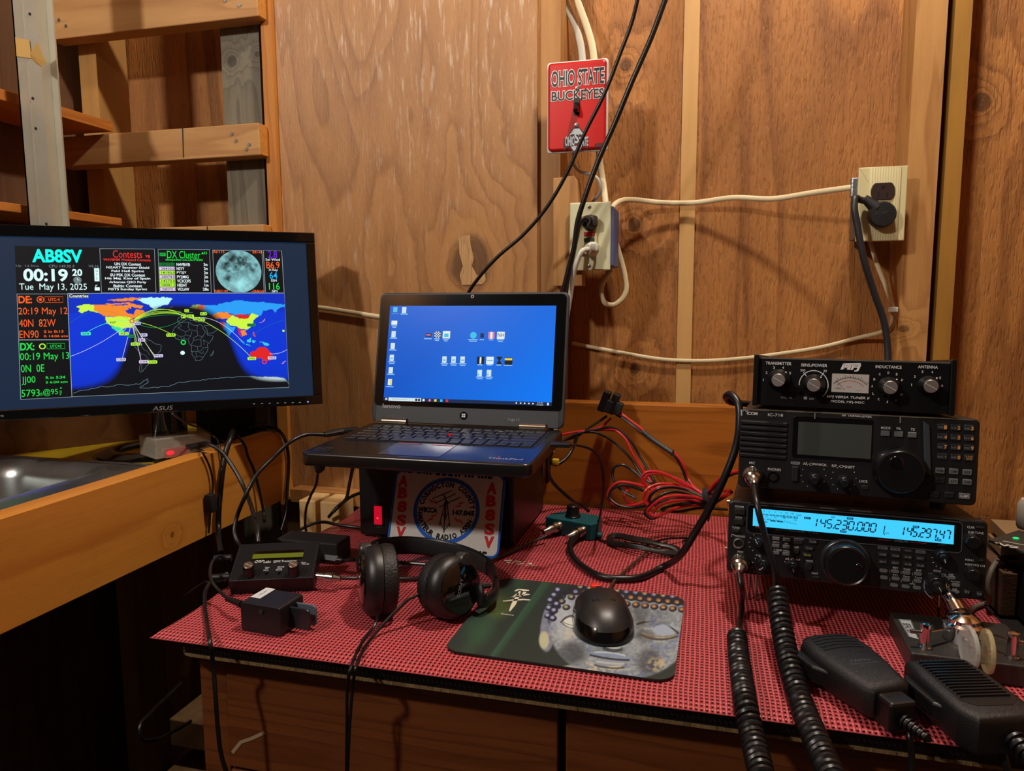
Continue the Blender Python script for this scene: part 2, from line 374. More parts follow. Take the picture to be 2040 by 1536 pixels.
def shelf(label, pt, pb, y0):
    a, b = w(*pt, Y=1.262), w(*pb, Y=1.262)
    t = MB().span((-1.298, y0, b.z), (a.x, 1.262, a.z), SHF, .0015).obj('wall_shelf')
    tag(t, label, 'shelf', 'shelves on the left wall')
shelf('orange edged shelf on left wall resting on the middle recess board', (225, 243), (227, 262.5), -.2)
shelf('lower orange edged shelf on left wall just above the monitor top', (243, 435), (243, 450), -.2)
# pale prop above the upper shelf, mostly out of frame
# aluminium angle post in front of the shelves
ALU = plain('aluminium', (190, 186, 168), .42, .55, var=.12, bscale=200); ALB = plain('aluminium_dull', (140, 150, 160), .5, .6)
px0 = w(22, 0, Y=1.03).x; pz = .27; pxa = w(43.5, 0, Y=1.03).x; pxb = w(71, 0, Y=1.03).x; pxc = w(85, 0, Y=1.03).x
post = thing('metal_post', 'upright pale aluminium channel post with peeling tape at far left', 'post', Frame((px0, 1.03, pz)))
post.location = (0, 0, 0)
b = MB()
b.span((px0, 1.03, pz), (pxb+.001, 1.033, TOPZ), ALU).span((px0, 1.03, pz), (px0+.003, 1.058, TOPZ), ALB)
b.span((pxb-.002, 1.033, pz), (pxb+.001, 1.05, TOPZ), ALU).span((pxb-.002, 1.048, pz), (pxc, 1.051, TOPZ), ALU).span((pxa-.0012, 1.0294, pz), (pxa+.0012, 1.0302, TOPZ), ALU)
b.obj('channel', post)
for p in ((60, 28), (66, 196), (93, 446), (72, 256)):
    q = w(*p, Y=1.03); MB().cyl((q.x, 1.0295, q.z), (q.x, 1.0285, q.z), .0022, plain('hole_black', (14, 12, 10)), 10).obj('screw_hole', post)
TAPE = plain('masking_tape', (196, 158, 88), .7)
q0, q1, q2, q3, q4, q5 = [w(*p, Y=1.028) for p in ((48, 78), (58, 80), (62, 116), (68, 110), (90, 90), (94, 130))]
MB().add([(w(30, 74, Y=1.0285).x, 1.0285, w(30, 74, Y=1.0285).z), (q1.x, 1.0285, q1.z), (q2.x, 1.0285, q2.z), (w(33, 112, Y=1.0285).x, 1.0285, w(33, 112, Y=1.0285).z)], [(0, 1, 2, 3)], TAPE)\
  .add([tuple(q2), (q3.x, 1.02, q3.z), (q4.x, 1.012, q4.z), (w(93, 126, Y=1.014).x, 1.014, w(93, 126, Y=1.014).z), (w(82, 132, Y=1.02).x, 1.02, w(82, 132, Y=1.02).z), (q3.x, 1.026, w(66, 122, Y=1.026).z)], [(0, 1, 2, 5), (1, 2, 3, 4), (1, 4, 5)], TAPE).obj('peeling_tape', post, 'curled piece of yellowed tape')
# ================================================================ SINK BENCH
XB = -.783; ZC = .095; ZBT = .116
sb = MB()
yend = 1.268; xin = XB-.036
pts = [(.2, -.018), (yend, -.018), (yend-.045, ZBT), (.2, ZBT)]     # slanted far end
bmv = [(XB, y, z) for y, z in pts]+[(xin, y, z) for y, z in pts]
sb.add(bmv, [(0, 1, 2, 3), (7, 6, 5, 4), (0, 4, 5, 1), (1, 5, 6, 2), (2, 6, 7, 3), (3, 7, 4, 0)], SBR)
tag(sb.obj('sink_board'), 'long varnished plank edging the sink bench with cables draped over it', 'wooden plank')
CY = plain('yellow_counter', (196, 160, 24), .5, var=.2, bscale=300)
XS0, XS1, YS1, YS0 = -1.12, -.905, .932, .30                          # basin opening
RX0, RX1, RY1 = -1.215, -.825, .985
ct = MB()
ct.span((-1.298, RY1+.001, ZC-.02), (xin-.0005, 1.38, ZC), CY).span((-1.298, .1, ZC-.02), (RX0-.001, RY1+.0005, ZC), CY).span((RX1+.001, .1, ZC-.02), (xin-.0005, RY1+.0005, ZC), CY)
tag(ct.obj('counter'), 'yellow counter top around the steel sink', 'counter')
STEEL = plain('stainless_steel', (168, 172, 170), .30, .92, bump=.05, bscale=160, var=.3)
sk = MB(); zr = ZC+.006
outer = rrect(RX0, .16, RX1, RY1, .03, 6); inner = rrect(XS0, YS0, XS1, YS1, .045, 6)
rings = [(outer, zr-.006), ([(x*.995+(-1.02)*.005, y) for x, y in outer], zr), (rrect(XS0-.02, YS0-.02, XS1+.02, YS1+.018, .055, 6), zr+.001), (rrect(XS0-.012, YS0-.012, XS1+.012, YS1+.011, .05, 6), zr+.0065), (inner, zr+.001), (rrect(XS0+.01, YS0+.01, XS1-.01, YS1-.01, .05, 6), zr-.02), (rrect(XS0+.018, YS0+.02, XS1-.018, YS1-.016, .05, 6), zr-.16), (rrect(XS0+.05, YS0+.05, XS1-.05, YS1-.05, .04, 6), zr-.175)]
n = len(outer); V = [(x, y, z) for r, z in rings for x, y in r]
sk.add(V, [(j*n+i, j*n+(i+1) % n, (j+1)*n+(i+1) % n, (j+1)*n+i) for j in range(len(rings)-1) for i in range(n)], STEEL, True)
sk.add(V[-n:], [tuple(range(n))], STEEL)
sk.add([(-1.0, .978, zr+.0012), (-.99, .97, zr+.0012), (-.86, .966, zr+.0012), (-.86, .975, zr+.0012)], [(0, 1, 2, 3)], STEEL)
tag(sk.obj('sink'), 'stainless steel sink basin set behind the varnished plank', 'sink')
pa, pb_ = Vector((-1.205, .99, 0)), Vector((-1.03, 1.255, 0)); dv = (pb_-pa).normalized(); nv = Vector((-dv.y, dv.x, 0))
bk = MB(); F_ = [pa, pb_, pb_+nv*.016, pa+nv*.016]
bk.add([(p.x, p.y, ZC+.0005) for p in F_]+[(p.x, p.y, .33) for p in F_], [(0, 1, 5, 4), (1, 2, 6, 5), (2, 3, 7, 6), (3, 0, 4, 7), (4, 5, 6, 7), (3, 2, 1, 0)], BRN)
tag(bk.obj('brown_panel'), 'brown wooden panel standing on the counter behind the monitor', 'wooden panel')
# ledge and scraps low in the corner between bench and desk
tag(MB().span((-.782, 1.25, -.03), (-.55, 1.284, -.0035), wood('ledge_wood', (170, 118, 62), (140, 92, 44), 'x', seed=2.0), .001).obj('low_ledge'), 'narrow tan ledge low on wall between sink plank and desk', 'ledge')
for x0, x1, l in ((-.728, -.694, 'pale wood stick under low ledge, nearer the sink plank'), (-.684, -.645, 'pale wood stick under low ledge, nearer the desk')):
    tag(MB().span((x0, 1.19, -.30), (x1, 1.2495, -.006), PALE, .002).obj('wood_stick'), l, 'wood stick', 'pale sticks under the ledge')
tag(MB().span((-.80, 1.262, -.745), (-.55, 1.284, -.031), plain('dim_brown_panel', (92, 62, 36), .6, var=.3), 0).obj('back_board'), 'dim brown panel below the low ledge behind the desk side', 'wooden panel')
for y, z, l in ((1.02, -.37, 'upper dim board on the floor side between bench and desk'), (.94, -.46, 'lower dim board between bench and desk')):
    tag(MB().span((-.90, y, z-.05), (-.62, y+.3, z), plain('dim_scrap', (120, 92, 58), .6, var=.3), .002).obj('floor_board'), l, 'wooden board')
# ================================================================ DESK
desk = thing('desk', 'wooden desk with drawer fronts under the red woven mat', 'desk', Frame((0, .95, FLZ)))
desk.location = (0, 0, 0)
TX0, TX1, TY0, TY1 = -.562, .56, .655, 1.258
MB().prism(rrect(TX0, TY0, TX1, TY1, .02), -.027, -.0032, DARKW, .002, 'T').obj('tabletop', desk, 'dark tabletop')
EDG = wood('rope_edge', (150, 122, 80), (60, 44, 28), 'z', rings=60, width=.02, fibre=.6, seed=.4)
for z0, z1, nm in ((-.0265, -.0235, 'lower_edge_trim'), (-.0085, -.0045, 'upper_edge_trim')):
    pr = rrect(TX0-.0015, TY0-.0015, TX1+.0015, TY1-.01, .0205)
    MB().prism(pr, z0, z1, EDG, 0, 'T').obj(nm, desk, 'tan stitched edge strip')
MB().span((-.552, .695, FLZ), (.55, 1.25, -.0275), DARKW).obj('carcass', desk)
MB().span((-.553, .68, FLZ), (-.518, .6945, -.0275), DRW, .001).obj('stile', desk)
zs = (-.034, -.172, -.32, -.50, -.74)
for x0, x1 in ((-.516, -.131), (-.123, .55)):
    for i in range(4):
        MB().span((x0, .676, zs[i+1]+.004), (x1, .6945, zs[i]), DRW, .002).obj('drawer_front', desk)
MB().strip([(-.512, -.150), (-.5, -.135), (-.485, -.128), (-.468, -.118)], .004, plain('scuff', (150, 130, 105)), -.6755).obj('scuff_mark', desk, 'pale scuff on the drawer front')
# the mat
MX0, MX1, MY0, MY1 = -.582, .336, .640, 1.252
mm_, nt, bs = newmat('woven_mat')
tc = nd(nt, 'ShaderNodeTexCoord').outputs['Object']; sp = nd(nt, 'ShaderNodeSeparateXYZ', Vector=tc)
wobx = nd(nt, 'ShaderNodeTexNoise', Vector=tc, Scale=14.0, Detail=2.0).outputs[0]
u = mth(nt, 'ADD', mth(nt, 'MULTIPLY', sp.outputs[0], PI/.0048), mth(nt, 'MULTIPLY', wobx, 2.2)); v = mth(nt, 'ADD', mth(nt, 'MULTIPLY', sp.outputs[1], PI/.0058), mth(nt, 'MULTIPLY', wobx, 1.6))
a = mth(nt, 'ABSOLUTE', mth(nt, 'SINE', u)); c = mth(nt, 'ABSOLUTE', mth(nt, 'SINE', v))
hh = mth(nt, 'MAXIMUM', mth(nt, 'MULTIPLY', a, mth(nt, 'ADD', mth(nt, 'MULTIPLY', c, .35), .65)), mth(nt, 'MULTIPLY', c, .62))
hole = ramp(nt, hh, .30, .40)
colr = mixc(nt, ramp(nt, hh, .45, .95), S(150, 46, 54), S(206, 92, 96))
nt.links.new(colr, bs.inputs['Base Color']); bs.inputs['Roughness'].default_value = .42
nt.links.new(nd(nt, 'ShaderNodeBump', Strength=1.0, Distance=.0022, Height=hh).outputs[0], bs.inputs['Normal'])
nt.links.new(hole, bs.inputs['Alpha'])
mt = MB(); NX, NY = 60, 40
gr = [(MX0+(MX1-MX0)*i/NX+.004*math.sin(j*.5)*(1 if i == 0 else 0), MY0+(MY1-MY0)*j/NY, -.0002+(-.0022 if j == 0 else 0)) for j in range(NY+1) for i in range(NX+1)]
mt.add(gr, [(j*(NX+1)+i, j*(NX+1)+i+1, (j+1)*(NX+1)+i+1, (j+1)*(NX+1)+i) for j in range(NY) for i in range(NX)], mm_)
mt.strip([(MX0, MY0), (MX1, MY0), (MX1, MY1), (MX0, MY1)], .003, plain('mat_underside', (96, 26, 32), .6), -.0024, 'T', True)
mto = mt.obj('table_mat'); THR = plain('bare_thread', (206, 190, 172), .7); b = MB()
for i in range(16):
    p = w(1004+i*3.6+3*math.sin(i*2.1), 1117+i*.55+3*math.sin(i*1.7), z=.0006); b.tube([p, p+Vector((.004+.002*math.sin(i), .0015*math.cos(i*3), .0004))], .0006, THR, 5)
b.obj('worn_threads', mto, 'pale worn threads')
tag(mto, 'red woven mesh mat covering the desk top', 'mat')
# ================================================================ LAPTOP ON THE POWER SUPPLY
BLK = plain('black_plastic', (14, 14, 15), .42); BLKM = plain('matt_black', (16, 16, 17), .7); BLKG = plain('gloss_black', (6, 6, 7), .08, coat=.6)
BLKT = plain('textured_black', (18, 18, 19), .5, bump=.5, bscale=2600); DGR = plain('dark_grey', (48, 50, 52), .5); CHR = plain('chrome', (215, 215, 218), .12, 1)
WHT = plain('white_print', (210, 212, 214), .6); GRYP = plain('grey_print', (130, 134, 138), .6); DIMP = plain('dim_print', (70, 72, 76), .6); SILV = plain('silver_metal', (190, 186, 176), .28, 1)
NICK = plain('nickel_metal', (184, 182, 174), .22, 1); RUB = plain('rubber_black', (13, 13, 14), .55); GOLD = plain('brass', (190, 150, 80), .25, 1)
REDP = plain('red_print', (170, 34, 38), .6)
def solid_attr(o, cols):
    a = o.data.color_attributes.new('print', 'FLOAT_COLOR', 'POINT'); a.data.foreach_set('color', np.asarray(cols, dtype=np.float32).ravel())
def lin(c): return S(*c)
HG = Vector((-.359, 1.066, .1705)); LYAW = .006
LB = Frame(HG, LYAW, .020); LID = Frame((-.359, 1.096, .2815), LYAW, -.232)
lap = thing('laptop', 'open black laptop with blue desktop screen standing on the black power supply', 'laptop', LB)
KB = plain('laptop_deck', (20, 20, 21), .26, spec=.6); KEY = plain('key_black', (17, 17, 18), .38)
MB().prism(rrect(-.158, -.2165, .158, .006, .012, 6), -.018, 0, KB, .0035, 'T', 3).obj('base', lap)
z6 = Zm(640, 840, 3.923)
kx0, kx1, ky1, ky0 = -.139, .139, -.021, -.124
MB().flat(rrect(kx0-.003, ky0-.003, kx1+.003, ky1+.003, .003), plain('key_well', (9, 9, 10), .5), .0002, 'T').obj('keyboard_well', lap)
rows = [('Esc F1 F2 F3 F4 F5 F6 F7 F8 F9 F10 F11 F12 Home End Ins Del'.split(), [1]*17, .6),
 (list('`1234567890-=')+['Backspace'], [1]*13+[2], 1), (['Tab']+list('QWERTYUIOP[]\\'), [1.5]+[1]*12+[1.5], 1),
 (['Caps']+list("ASDFGHJKL;'")+['Enter'], [1.75]+[1]*11+[2.25], 1), (['Shift']+list('ZXCVBNM,./')+['Shift'], [2.25]+[1]*10+[2.75], 1),
 (['Fn', 'Ctrl', 'O', 'Alt', '', 'Alt', 'PrtSc', 'Ctrl', '<', '^', '>', 'Pg'], [1, 1, 1, 1, 5, 1, 1, 1, 1, 1, 1, 1], 1)]
tot = sum(r[2] for r in rows); y = ky1; H1 = (ky1-ky0)/tot
for names, ws, hr in rows:
    hgt = H1*hr; x = kx0; un = (kx1-kx0)/sum(ws)
    for nme, wu in zip(names, ws):
        b = MB().box((x+un*wu/2, y-hgt/2, .0008), (un*wu-.0028, hgt-.0028, .0028), KEY, .0007, 2)
        if nme: b.text(nme, (x+.0035, y-.0042 if hr == 1 else y-hgt/2), .0026 if len(nme) < 2 else .0018, None, GRYP, .00225, 'T', align='L')
        b.obj('key', lap); x += un*wu
    y -= hgt
MB().cyl((.006, -.078, .001), (.006, -.078, .0042), .0034, plain('red_nub', (190, 24, 30), .6), 14).obj('pointing_stick', lap, 'small red pointing stick')
T = lambda x, y: LB.T(*z6(x, y))
tp = [T(440, 252), T(925, 282), T(1045, 188), T(590, 172)]
x0 = (tp[0].x+tp[3].x)/2; x1 = (tp[1].x+tp[2].x)/2; y0 = max(-.208, (tp[0].y+tp[1].y)/2); y1 = -.131
MB().prism(rrect(x0, y0, x1, y1, .003), .0001, .0005, plain('trackpad', (34, 34, 36), .22), 0, 'T').obj('trackpad', lap)
rb = MB(); RS = plain('red_strip', (170, 40, 36), .5)
for a, c in ((.03, .40), (.60, .97)): rb.flat(rrect(x0+(x1-x0)*a, y1-.0085, x0+(x1-x0)*c, y1-.0055, .001), RS, .0007, 'T')
rb.strip([(x0+(x1-x0)*.42, y1-.001), (x0+(x1-x0)*.42, y1-.012), ], .0006, BLKM, .0007, 'T'); rb.obj('trackpad_button_strip', lap, 'red strips above the trackpad')
lg = MB(); c = T(1460, 293); lg.text('ThinkPad', (c.x-.004, c.y), .0068, .046, plain('logo_silver', (200, 202, 206), .3, .6), .0003, 'T', bold=.012)
lg.ball((c.x-.013, c.y+.0045, .0005), .0011, plain('red_dot', (220, 30, 40), .4), n=8); lg.obj('deck_logo', lap)
c = LB.T(*Zm(580, 820, 10.2)(660, 760)); MB().strip(rrect(c.x-.009, c.y-.009, c.x+.009, c.y+.009, .002), .0009, plain('sticker_grey', (74, 74, 72), .5), .0003, 'T', True).flat(rrect(c.x-.006, c.y-.006, c.x+.006, c.y+.006, .001), plain('sticker_dark', (22, 22, 24), .4), .0003, 'T').obj('fingerprint_reader', lap)
# lid
rel = LB.I @ LID.M
LIDG = plain('lid_grey', (50, 54, 58), .5, .2)
def lidobj(b, name, label=None):
    o = b.obj(name, lap, label); o.matrix_local = rel; return o
zt = .1005; zb = -.112
shell = lidobj(MB().prism(rrect(-.158, zb, .158, zt, .010, 6), .0005, .009, LIDG, .002, 'F', 3).box((0, .0, -.0985), (.300, .0012, .026), LIDG), 'lid')
lidobj(MB().prism(rrect(-.1545, -.086, .1545, zt-.0035, .008, 6), -.0009, .0006, BLKG, .0004), 'bezel_glass')
sx, sz = .1385, .078
o = lidobj(MB().add([(-sx, -.0012, -sz), (0, -.0012, -sz), (sx, -.0012, -sz), (sx, -.0012, sz), (0, -.0012, sz), (-sx, -.0012, sz)], [(0, 1, 4, 5), (1, 2, 3, 4)], painted('laptop_display', .3, 1.0)), 'screen')
solid_attr(o, [lin((4, 84, 196)), lin((3, 104, 222)), lin((2, 122, 246)), lin((4, 104, 222)), lin((4, 96, 210)), lin((4, 92, 204))])
Z2 = Zm(600, 560, 3.517); L = lambda x, y: LID.F(*Z2(x, y), .0012)
ic = MB(); G = {k: glow('pix_'+k, v) for k, v in dict(paper=(206, 226, 232), teal=(90, 190, 220), navy=(12, 26, 60), black=(10, 14, 22), red=(226, 40, 56), yellow=(236, 206, 60), bar=(6, 34, 74), white=(225, 236, 240), cyan=(60, 190, 230), pink=(230, 120, 150), lab=(150, 200, 240)).items()}
def rc(x, y, a, c, m, d=.0015): p = L(x, y); k = .000285; ic.flat(rrect(p.x-a*k/2, p.z-c*k/2, p.x+a*k/2, p.z+c*k/2, .0002, 1), m, d)
def lab(x, y, n): 
    for i in range(n[1]): rc(x, y+11*i, n[0]-12*i, 5, G['lab'])
for x, y, k in ((722, 203, 0), (648, 372, 0), (642, 455, 0), (635, 538, 1), (628, 625, 0), (1004, 550, 1), (1068, 550, 1), (1131, 551, 1), (1251, 645, 2), (1316, 645, 2)):
    rc(x, y, 26, 36, G['paper']); 
    if k: rc(x-(8 if k == 2 else 0), y+(10 if k == 2 else 4), 16 if k == 1 else 10, 9, G['teal'], .0017)
    lab(x, y+28, (44, 1+(k > 0)))
rc(660, 200, 26, 30, G['teal']); rc(653, 292, 36, 24, G['white']); lab(653, 314, (34, 2)); rc(622, 708, 24, 36, G['white']); rc(627, 708, 9, 30, G['yellow'], .0017); lab(620, 740, (46, 1))
p = L(660, 229); ic.text('Recycle Bin', (p.x, p.z), .0016, .0125, G['lab'], .0015)
rc(893, 378, 34, 18, G['navy']); rc(893, 378, 26, 7, G['pink'], .0017); lab(888, 404, (46, 1))
for i in range(5):
    for j in range(5): rc(938+i*8.5, 358+j*8.5, 8, 8, G['white'] if (i+j) % 2 else G['navy'])
lab(952, 405, (34, 2)); rc(1018, 376, 44, 42, G['white']); rc(1018, 380, 26, 20, G['cyan'], .0017); lab(1014, 408, (34, 2))
p = L(1207, 380); ic.flat([(p.x+a, p.z+c) for a, c in circle(.0055, 16)], G['cyan'], .0015); lab(1204, 410, (56, 2)); rc(1268, 382, 20, 26, G['bar']); lab(1266, 411, (24, 1))
rc(1333, 380, 36, 38, G['pink']); rc(1333, 380, 14, 38, G['white'], .0017); lab(1332, 412, (24, 1)); rc(1399, 380, 44, 40, G['white']); p = L(1399, 378); ic.text('NH', (p.x, p.z), .006, .010, G['black'], .0017); lab(1396, 412, (38, 2))
rc(1257, 556, 42, 42, G['black']); rc(1257, 556, 10, 36, G['white'], .0017); lab(1253, 587, (28, 1)); rc(1323, 557, 42, 42, G['white']); rc(1323, 557, 34, 6, G['teal'], .0017); lab(1320, 588, (28, 1))
p = L(1388, 557); ic.flat([(p.x-.005, p.z+.006), (p.x+.005, p.z+.006), (p.x+.001, p.z), (p.x+.005, p.z-.006), (p.x-.005, p.z-.006), (p.x-.001, p.z)], G['black'], .0015); lab(1384, 588, (28, 1))
rc(1453, 562, 44, 40, G['black']); rc(1453, 548, 42, 12, G['yellow'], .0017); lab(1450, 590, (48, 1))
tb = sz*.93; ic.flat([(-sx, -sz), (sx, -sz), (sx, -tb), (-sx, -tb)], G['bar'], .0014)
def at(f): return -sx+2*sx*f
zc = -(sz+tb)/2; hh_ = (sz-tb)
for i in range(2):
    for j in range(2): ic.flat([(at(.012)+i*.0019, zc-.0018+j*.0019), (at(.012)+i*.0019+.0016, zc-.0018+j*.0019), (at(.012)+i*.0019+.0016, zc-.0002+j*.0019), (at(.012)+i*.0019, zc-.0002+j*.0019)], G['white'], .0016)
ic.flat([(at(.032), -sz), (at(.235), -sz), (at(.235), -tb), (at(.032), -tb)], G['paper'], .0016).text('Type here to search', (at(.055), zc), .0019, .0255, plain('grey_text', (70, 90, 100)), .0018, align='L')
for f, m in ((.205, 'black'), (.222, 'black'), (.25, 'white'), (.287, 'pink'), (.322, 'yellow'), (.358, 'cyan'), (.392, 'red')): ic.flat([(at(f)+a, zc+c) for a, c in (circle(.0021, 12) if f < .3 else rrect(-.002, -.002, .002, .002, .0005, 2))], G[m], .0018)
for f in (.80, .825, .848, .872, .895): ic.flat([(at(f)+a, zc+c) for a, c in circle(.0013, 8)], G['white'], .0018)
ic.text('8:19 PM', (at(.935), zc+.0013), .0018, .0085, G['white'], .0018).text('5/12/2025', (at(.935), zc-.0017), .0018, .0105, G['white'], .0018).flat(rrect(at(.975), zc-.002, at(.985), zc+.002, .0003, 1), G['white'], .0018)
lidobj(ic, 'desktop_icons')
lt = MB(); p = L(633, 875); lt.text('lenovo', (p.x, p.z), .0072, .031, plain('logo_grey', (140, 142, 146), .4, .3), .0011, bold=.02)
p = LID.F(*z6(1500, 38)); lt.text('Yoga 12', (p.x, -.1015), .0055, .019, GRYP, .0008); lidobj(lt, 'lid_lettering')
p = L(1200, 108); lidobj(MB().cyl((p.x, -.0008, p.z), (p.x, -.0016, p.z), .0028, plain('lens_ring', (60, 60, 64), .3), 14).cyl((p.x, -.0015, p.z), (p.x, -.0018, p.z), .0013, BLKG, 10), 'webcam')
p = LID.F(*Z2(1138, 972)); wb = MB().cyl((p.x, -.0005, -.0975), (p.x, -.0016, -.0975), .0062, BLKG, 20)
for i in (-1, 1):
    for j in (-1, 1): wb.flat([(p.x+i*.0016+a, -.0975+j*.0016+c) for a, c in rrect(-.0013, -.0013, .0013, .0013, .0001, 1)], plain('white_lit', (190, 205, 210), .5), .0018)
lidobj(wb, 'home_button')
for a, c in ((578, 745), (1538, 1720)):
    xa, xc = LID.F(*Z2(a, 975)).x, LID.F(*Z2(c, 985)).x
    MB().cyl((xa, .003, .003), (xc, .003, .003), .0062, plain('hinge_metal', (188, 178, 158), .2, 1), 16).obj('hinge', lap, 'shiny metal hinge barrel')
# power supply
PS0, PS1 = w(717, 1070, z=0), w(1025, 1094, z=0)
psx0, psx1, psy = PS0.x, PS1.x, 1.006
psu = thing('power_supply', 'black power supply box with glowing red rocker switch under the laptop', 'power supply', Frame(((psx0+psx1)/2, psy, 0)))
PM = plain('powder_black', (14, 14, 15), .32, bump=.15, bscale=1800); hw = (psx1-psx0)/2; PT = HG.z-.018-.0050
MB().prism(rrect(-hw, .004, hw, PT, .003), 0, .206, PM, .002).obj('body', psu)
MB().prism(rrect(-hw+.003, .007, hw-.003, PT-.003, .002), -.0022, .0002, BLK, .0008).obj('front_plate', psu)
for x in (-.1, .1):
    for y_ in (.02, .18): MB().cyl((x, y_, .0002), (x, y_, .0045), .009, RUB, 14).obj('rubber_foot', psu)
PF = Frame(((psx0+psx1)/2, psy, 0)); a = PF.F(754, 1026, .003)
MB().prism(rrect(a.x-.0085, a.z-.017, a.x+.0085, a.z+.017, .002), -.004, .0, BLKM, .0006).obj('switch_frame', psu)
MB().prism(rrect(a.x-.0062, a.z-.0145, a.x+.0062, a.z+.0145, .0015), -.0065, -.003, glow('red_switch', (214, 14, 44), .8), .001).ball((a.x, -.0065, a.z-.004), .0016, glow('switch_lamp', (255, 60, 60), 1.6)).obj('rocker_switch', psu, 'glowing red rocker switch')
p = PF.F(755, 1047, .003); MB().text('OFF', (p.x, p.z-.002), .004, .011, DIMP, .0024).obj('switch_lettering', psu)
# embroidered patch leaning on it
PA = w(768, 1098, z=.002); PB = w(994, 1112.5, z=.002); TL_, TR_ = w(788, 934.5, Y=1.0005), w(1003, 948.5, Y=1.0005)
pyaw = math.atan2(PB.y-PA.y, PB.x-PA.x); pc = (PA+PB)/2; tcn = (TL_+TR_)/2; pw = ((PB-PA).length+(TR_-TL_).length)/2; ph = (tcn-pc).length
PCH = Frame(pc, pyaw*.3, -math.atan2(tcn.y-pc.y, tcn.z-pc.z))
pt = thing('embroidered_patch', 'white embroidered club patch with blue ring and antenna tower leaning on the power supply', 'patch', PCH)
CLW = plain('patch_cloth', (208, 204, 198), .85, bump=.8, bscale=900, var=.06); CLB = plain('patch_blue', (24, 92, 196), .8, bump=.9, bscale=1400); CLR_ = plain('patch_red', (196, 30, 40), .8, bump=.6, bscale=1400); CLK = plain('patch_black', (14, 14, 16), .85)
hp = pw/2
MB().prism(rrect(-hp, .001, hp, ph, .010, 5), -.0012, .0012, CLW, .0006).obj('cloth', pt)
MB().tube([(x, 0, z) for x, z in rrect(-hp+.001, .002, hp-.001, ph-.001, .010, 5)+[(hp-.001, ph-.011)]], .0022, CLB, 8).obj('blue_edging', pt, 'blue stitched edging')
Z7 = Zm(760, 920, 7.68); Pq = lambda x, y: PCH.F(*Z7(x, y), .0014)
cc = Pq(990, 745); rx_ = (Pq(1465, 770).x-Pq(510, 720).x)/2; rz_ = (Pq(990, 262).z-Pq(1000, 1225).z)/2
MB().strip([(cc.x+rx_*math.cos(t), cc.z+rz_*math.sin(t)) for t in [2*PI*i/72 for i in range(72)]], .0058, CLB, .0015, closed=True).obj('blue_ring', pt, 'blue stitched ring')
lt = MB()
def arc(s, r, a0, a1, h, flip=False):
    for i, chx in enumerate(s):
        t = math.radians(a0+(a1-a0)*i/(len(s)-1)); 
        if chx == ' ': continue
        wk = h*.5 if chx in 'I.' else h*.78
        lt.text(chx, (cc.x+r*rx_*math.cos(t), cc.z+r*rz_*math.sin(t)), h if chx != '.' else h*.25, wk if chx not in 'I.' else h*.25, CLK, .0017, bold=.05, rot=t-PI/2+(PI if flip else 0))
arc('COSHOCTON COUNTY', .835, 165, 11, .0080); arc('AMATEUR RADIO ASSN.', .845, 190, 346, .0080, True)
for s, x, y, ww in (('W8CCA', 706, 735, 300), ('147.045', 1255, 783, 335)): p = Pq(x, y); lt.text(s, (p.x, p.z), .0080, PCH.mm(*Z7(x, y), ww/7.68), CLK, .0017, bold=.05)
lt.obj('black_lettering', pt)
rts = [MB(), MB()]
for i, (chx, ya, yb) in enumerate((('A', 295, 405), ('B', 478, 602), ('8', 685, 815), ('S', 893, 1030), ('V', 1080, 1230))):
    for rt, (x, y) in zip(rts, ((335-i*10, ya), (1690-i*12, yb))): p = Pq(x, y); rt.text(chx, (p.x, p.z), .0168, .0150, CLR_, .0017, bold=.055)
for rt in rts: rt.obj('red_lettering', pt)
def bolt(x0, y0, x1, y1):
    rt = MB()
    a, b_ = Pq(x0, y0), Pq(x1, y1); a = Vector((a.x, a.z)); b_ = Vector((b_.x, b_.z)); d = b_-a; n_ = Vector((-d.y, d.x))*.16
    rt.flat([tuple(a), tuple(a+d*.55+n_*.1), tuple(a+d*.45+n_*1.0), tuple(b_), tuple(a+d*.45-n_*.1), tuple(a+d*.58-n_*1.0)], CLR_, .0017).obj('red_bolt', pt)
bolt(875, 668, 705, 550); bolt(1105, 705, 1285, 610); bolt(675, 915, 870, 795); bolt(1100, 835, 1262, 970)
an = MB()
def ln(*q, wd=.0013): an.strip([(Pq(*p).x, Pq(*p).z) for p in q], wd, CLK, .0018)
ln((780, 565), (1082, 440)); ln((820, 635), (1140, 488)); ln((880, 695), (1210, 540)); ln((945, 495), (1000, 610), wd=.0018); ln((985, 590), (885, 975)); ln((995, 590), (975, 900)); ln((1000, 600), (1045, 985)); ln((975, 640), (955, 1085)); ln((900, 930), (958, 1050), (1040, 945)); ln((940, 800), (975, 860), (1020, 790))
an.flat([(Pq(*p).x, Pq(*p).z) for p in ((985, 560), (955, 650), (1030, 640))], CLK, .0018); an.obj('antenna_tower', pt)
ms = MB()
for xa, xb, y in ((345, 380, 145), (400, 480, 150), (540, 615, 160), (640, 670, 170), (685, 715, 175), (735, 765, 180), (830, 900, 187), (925, 995, 193), (1020, 1095, 202), (1120, 1150, 210), (1170, 1205, 213), (1270, 1300, 220), (1325, 1350, 222), (1375, 1405, 226), (1475, 1505, 232), (1525, 1555, 235), (1575, 1600, 238), (1625, 1700, 245), (1440, 1470, 1375), (1490, 1515, 1382), (1540, 1612, 1390)):
    p, q = Pq(xa, y), Pq(xb, y); ms.flat(rrect(p.x, p.z-.0019, max(q.x, p.x+.0036), p.z+.0019, .0016, 3), CLK, .0017)
    if xb == 1700: ms.obj('morse_marks', pt); ms = MB()
ms.obj('morse_marks', pt)
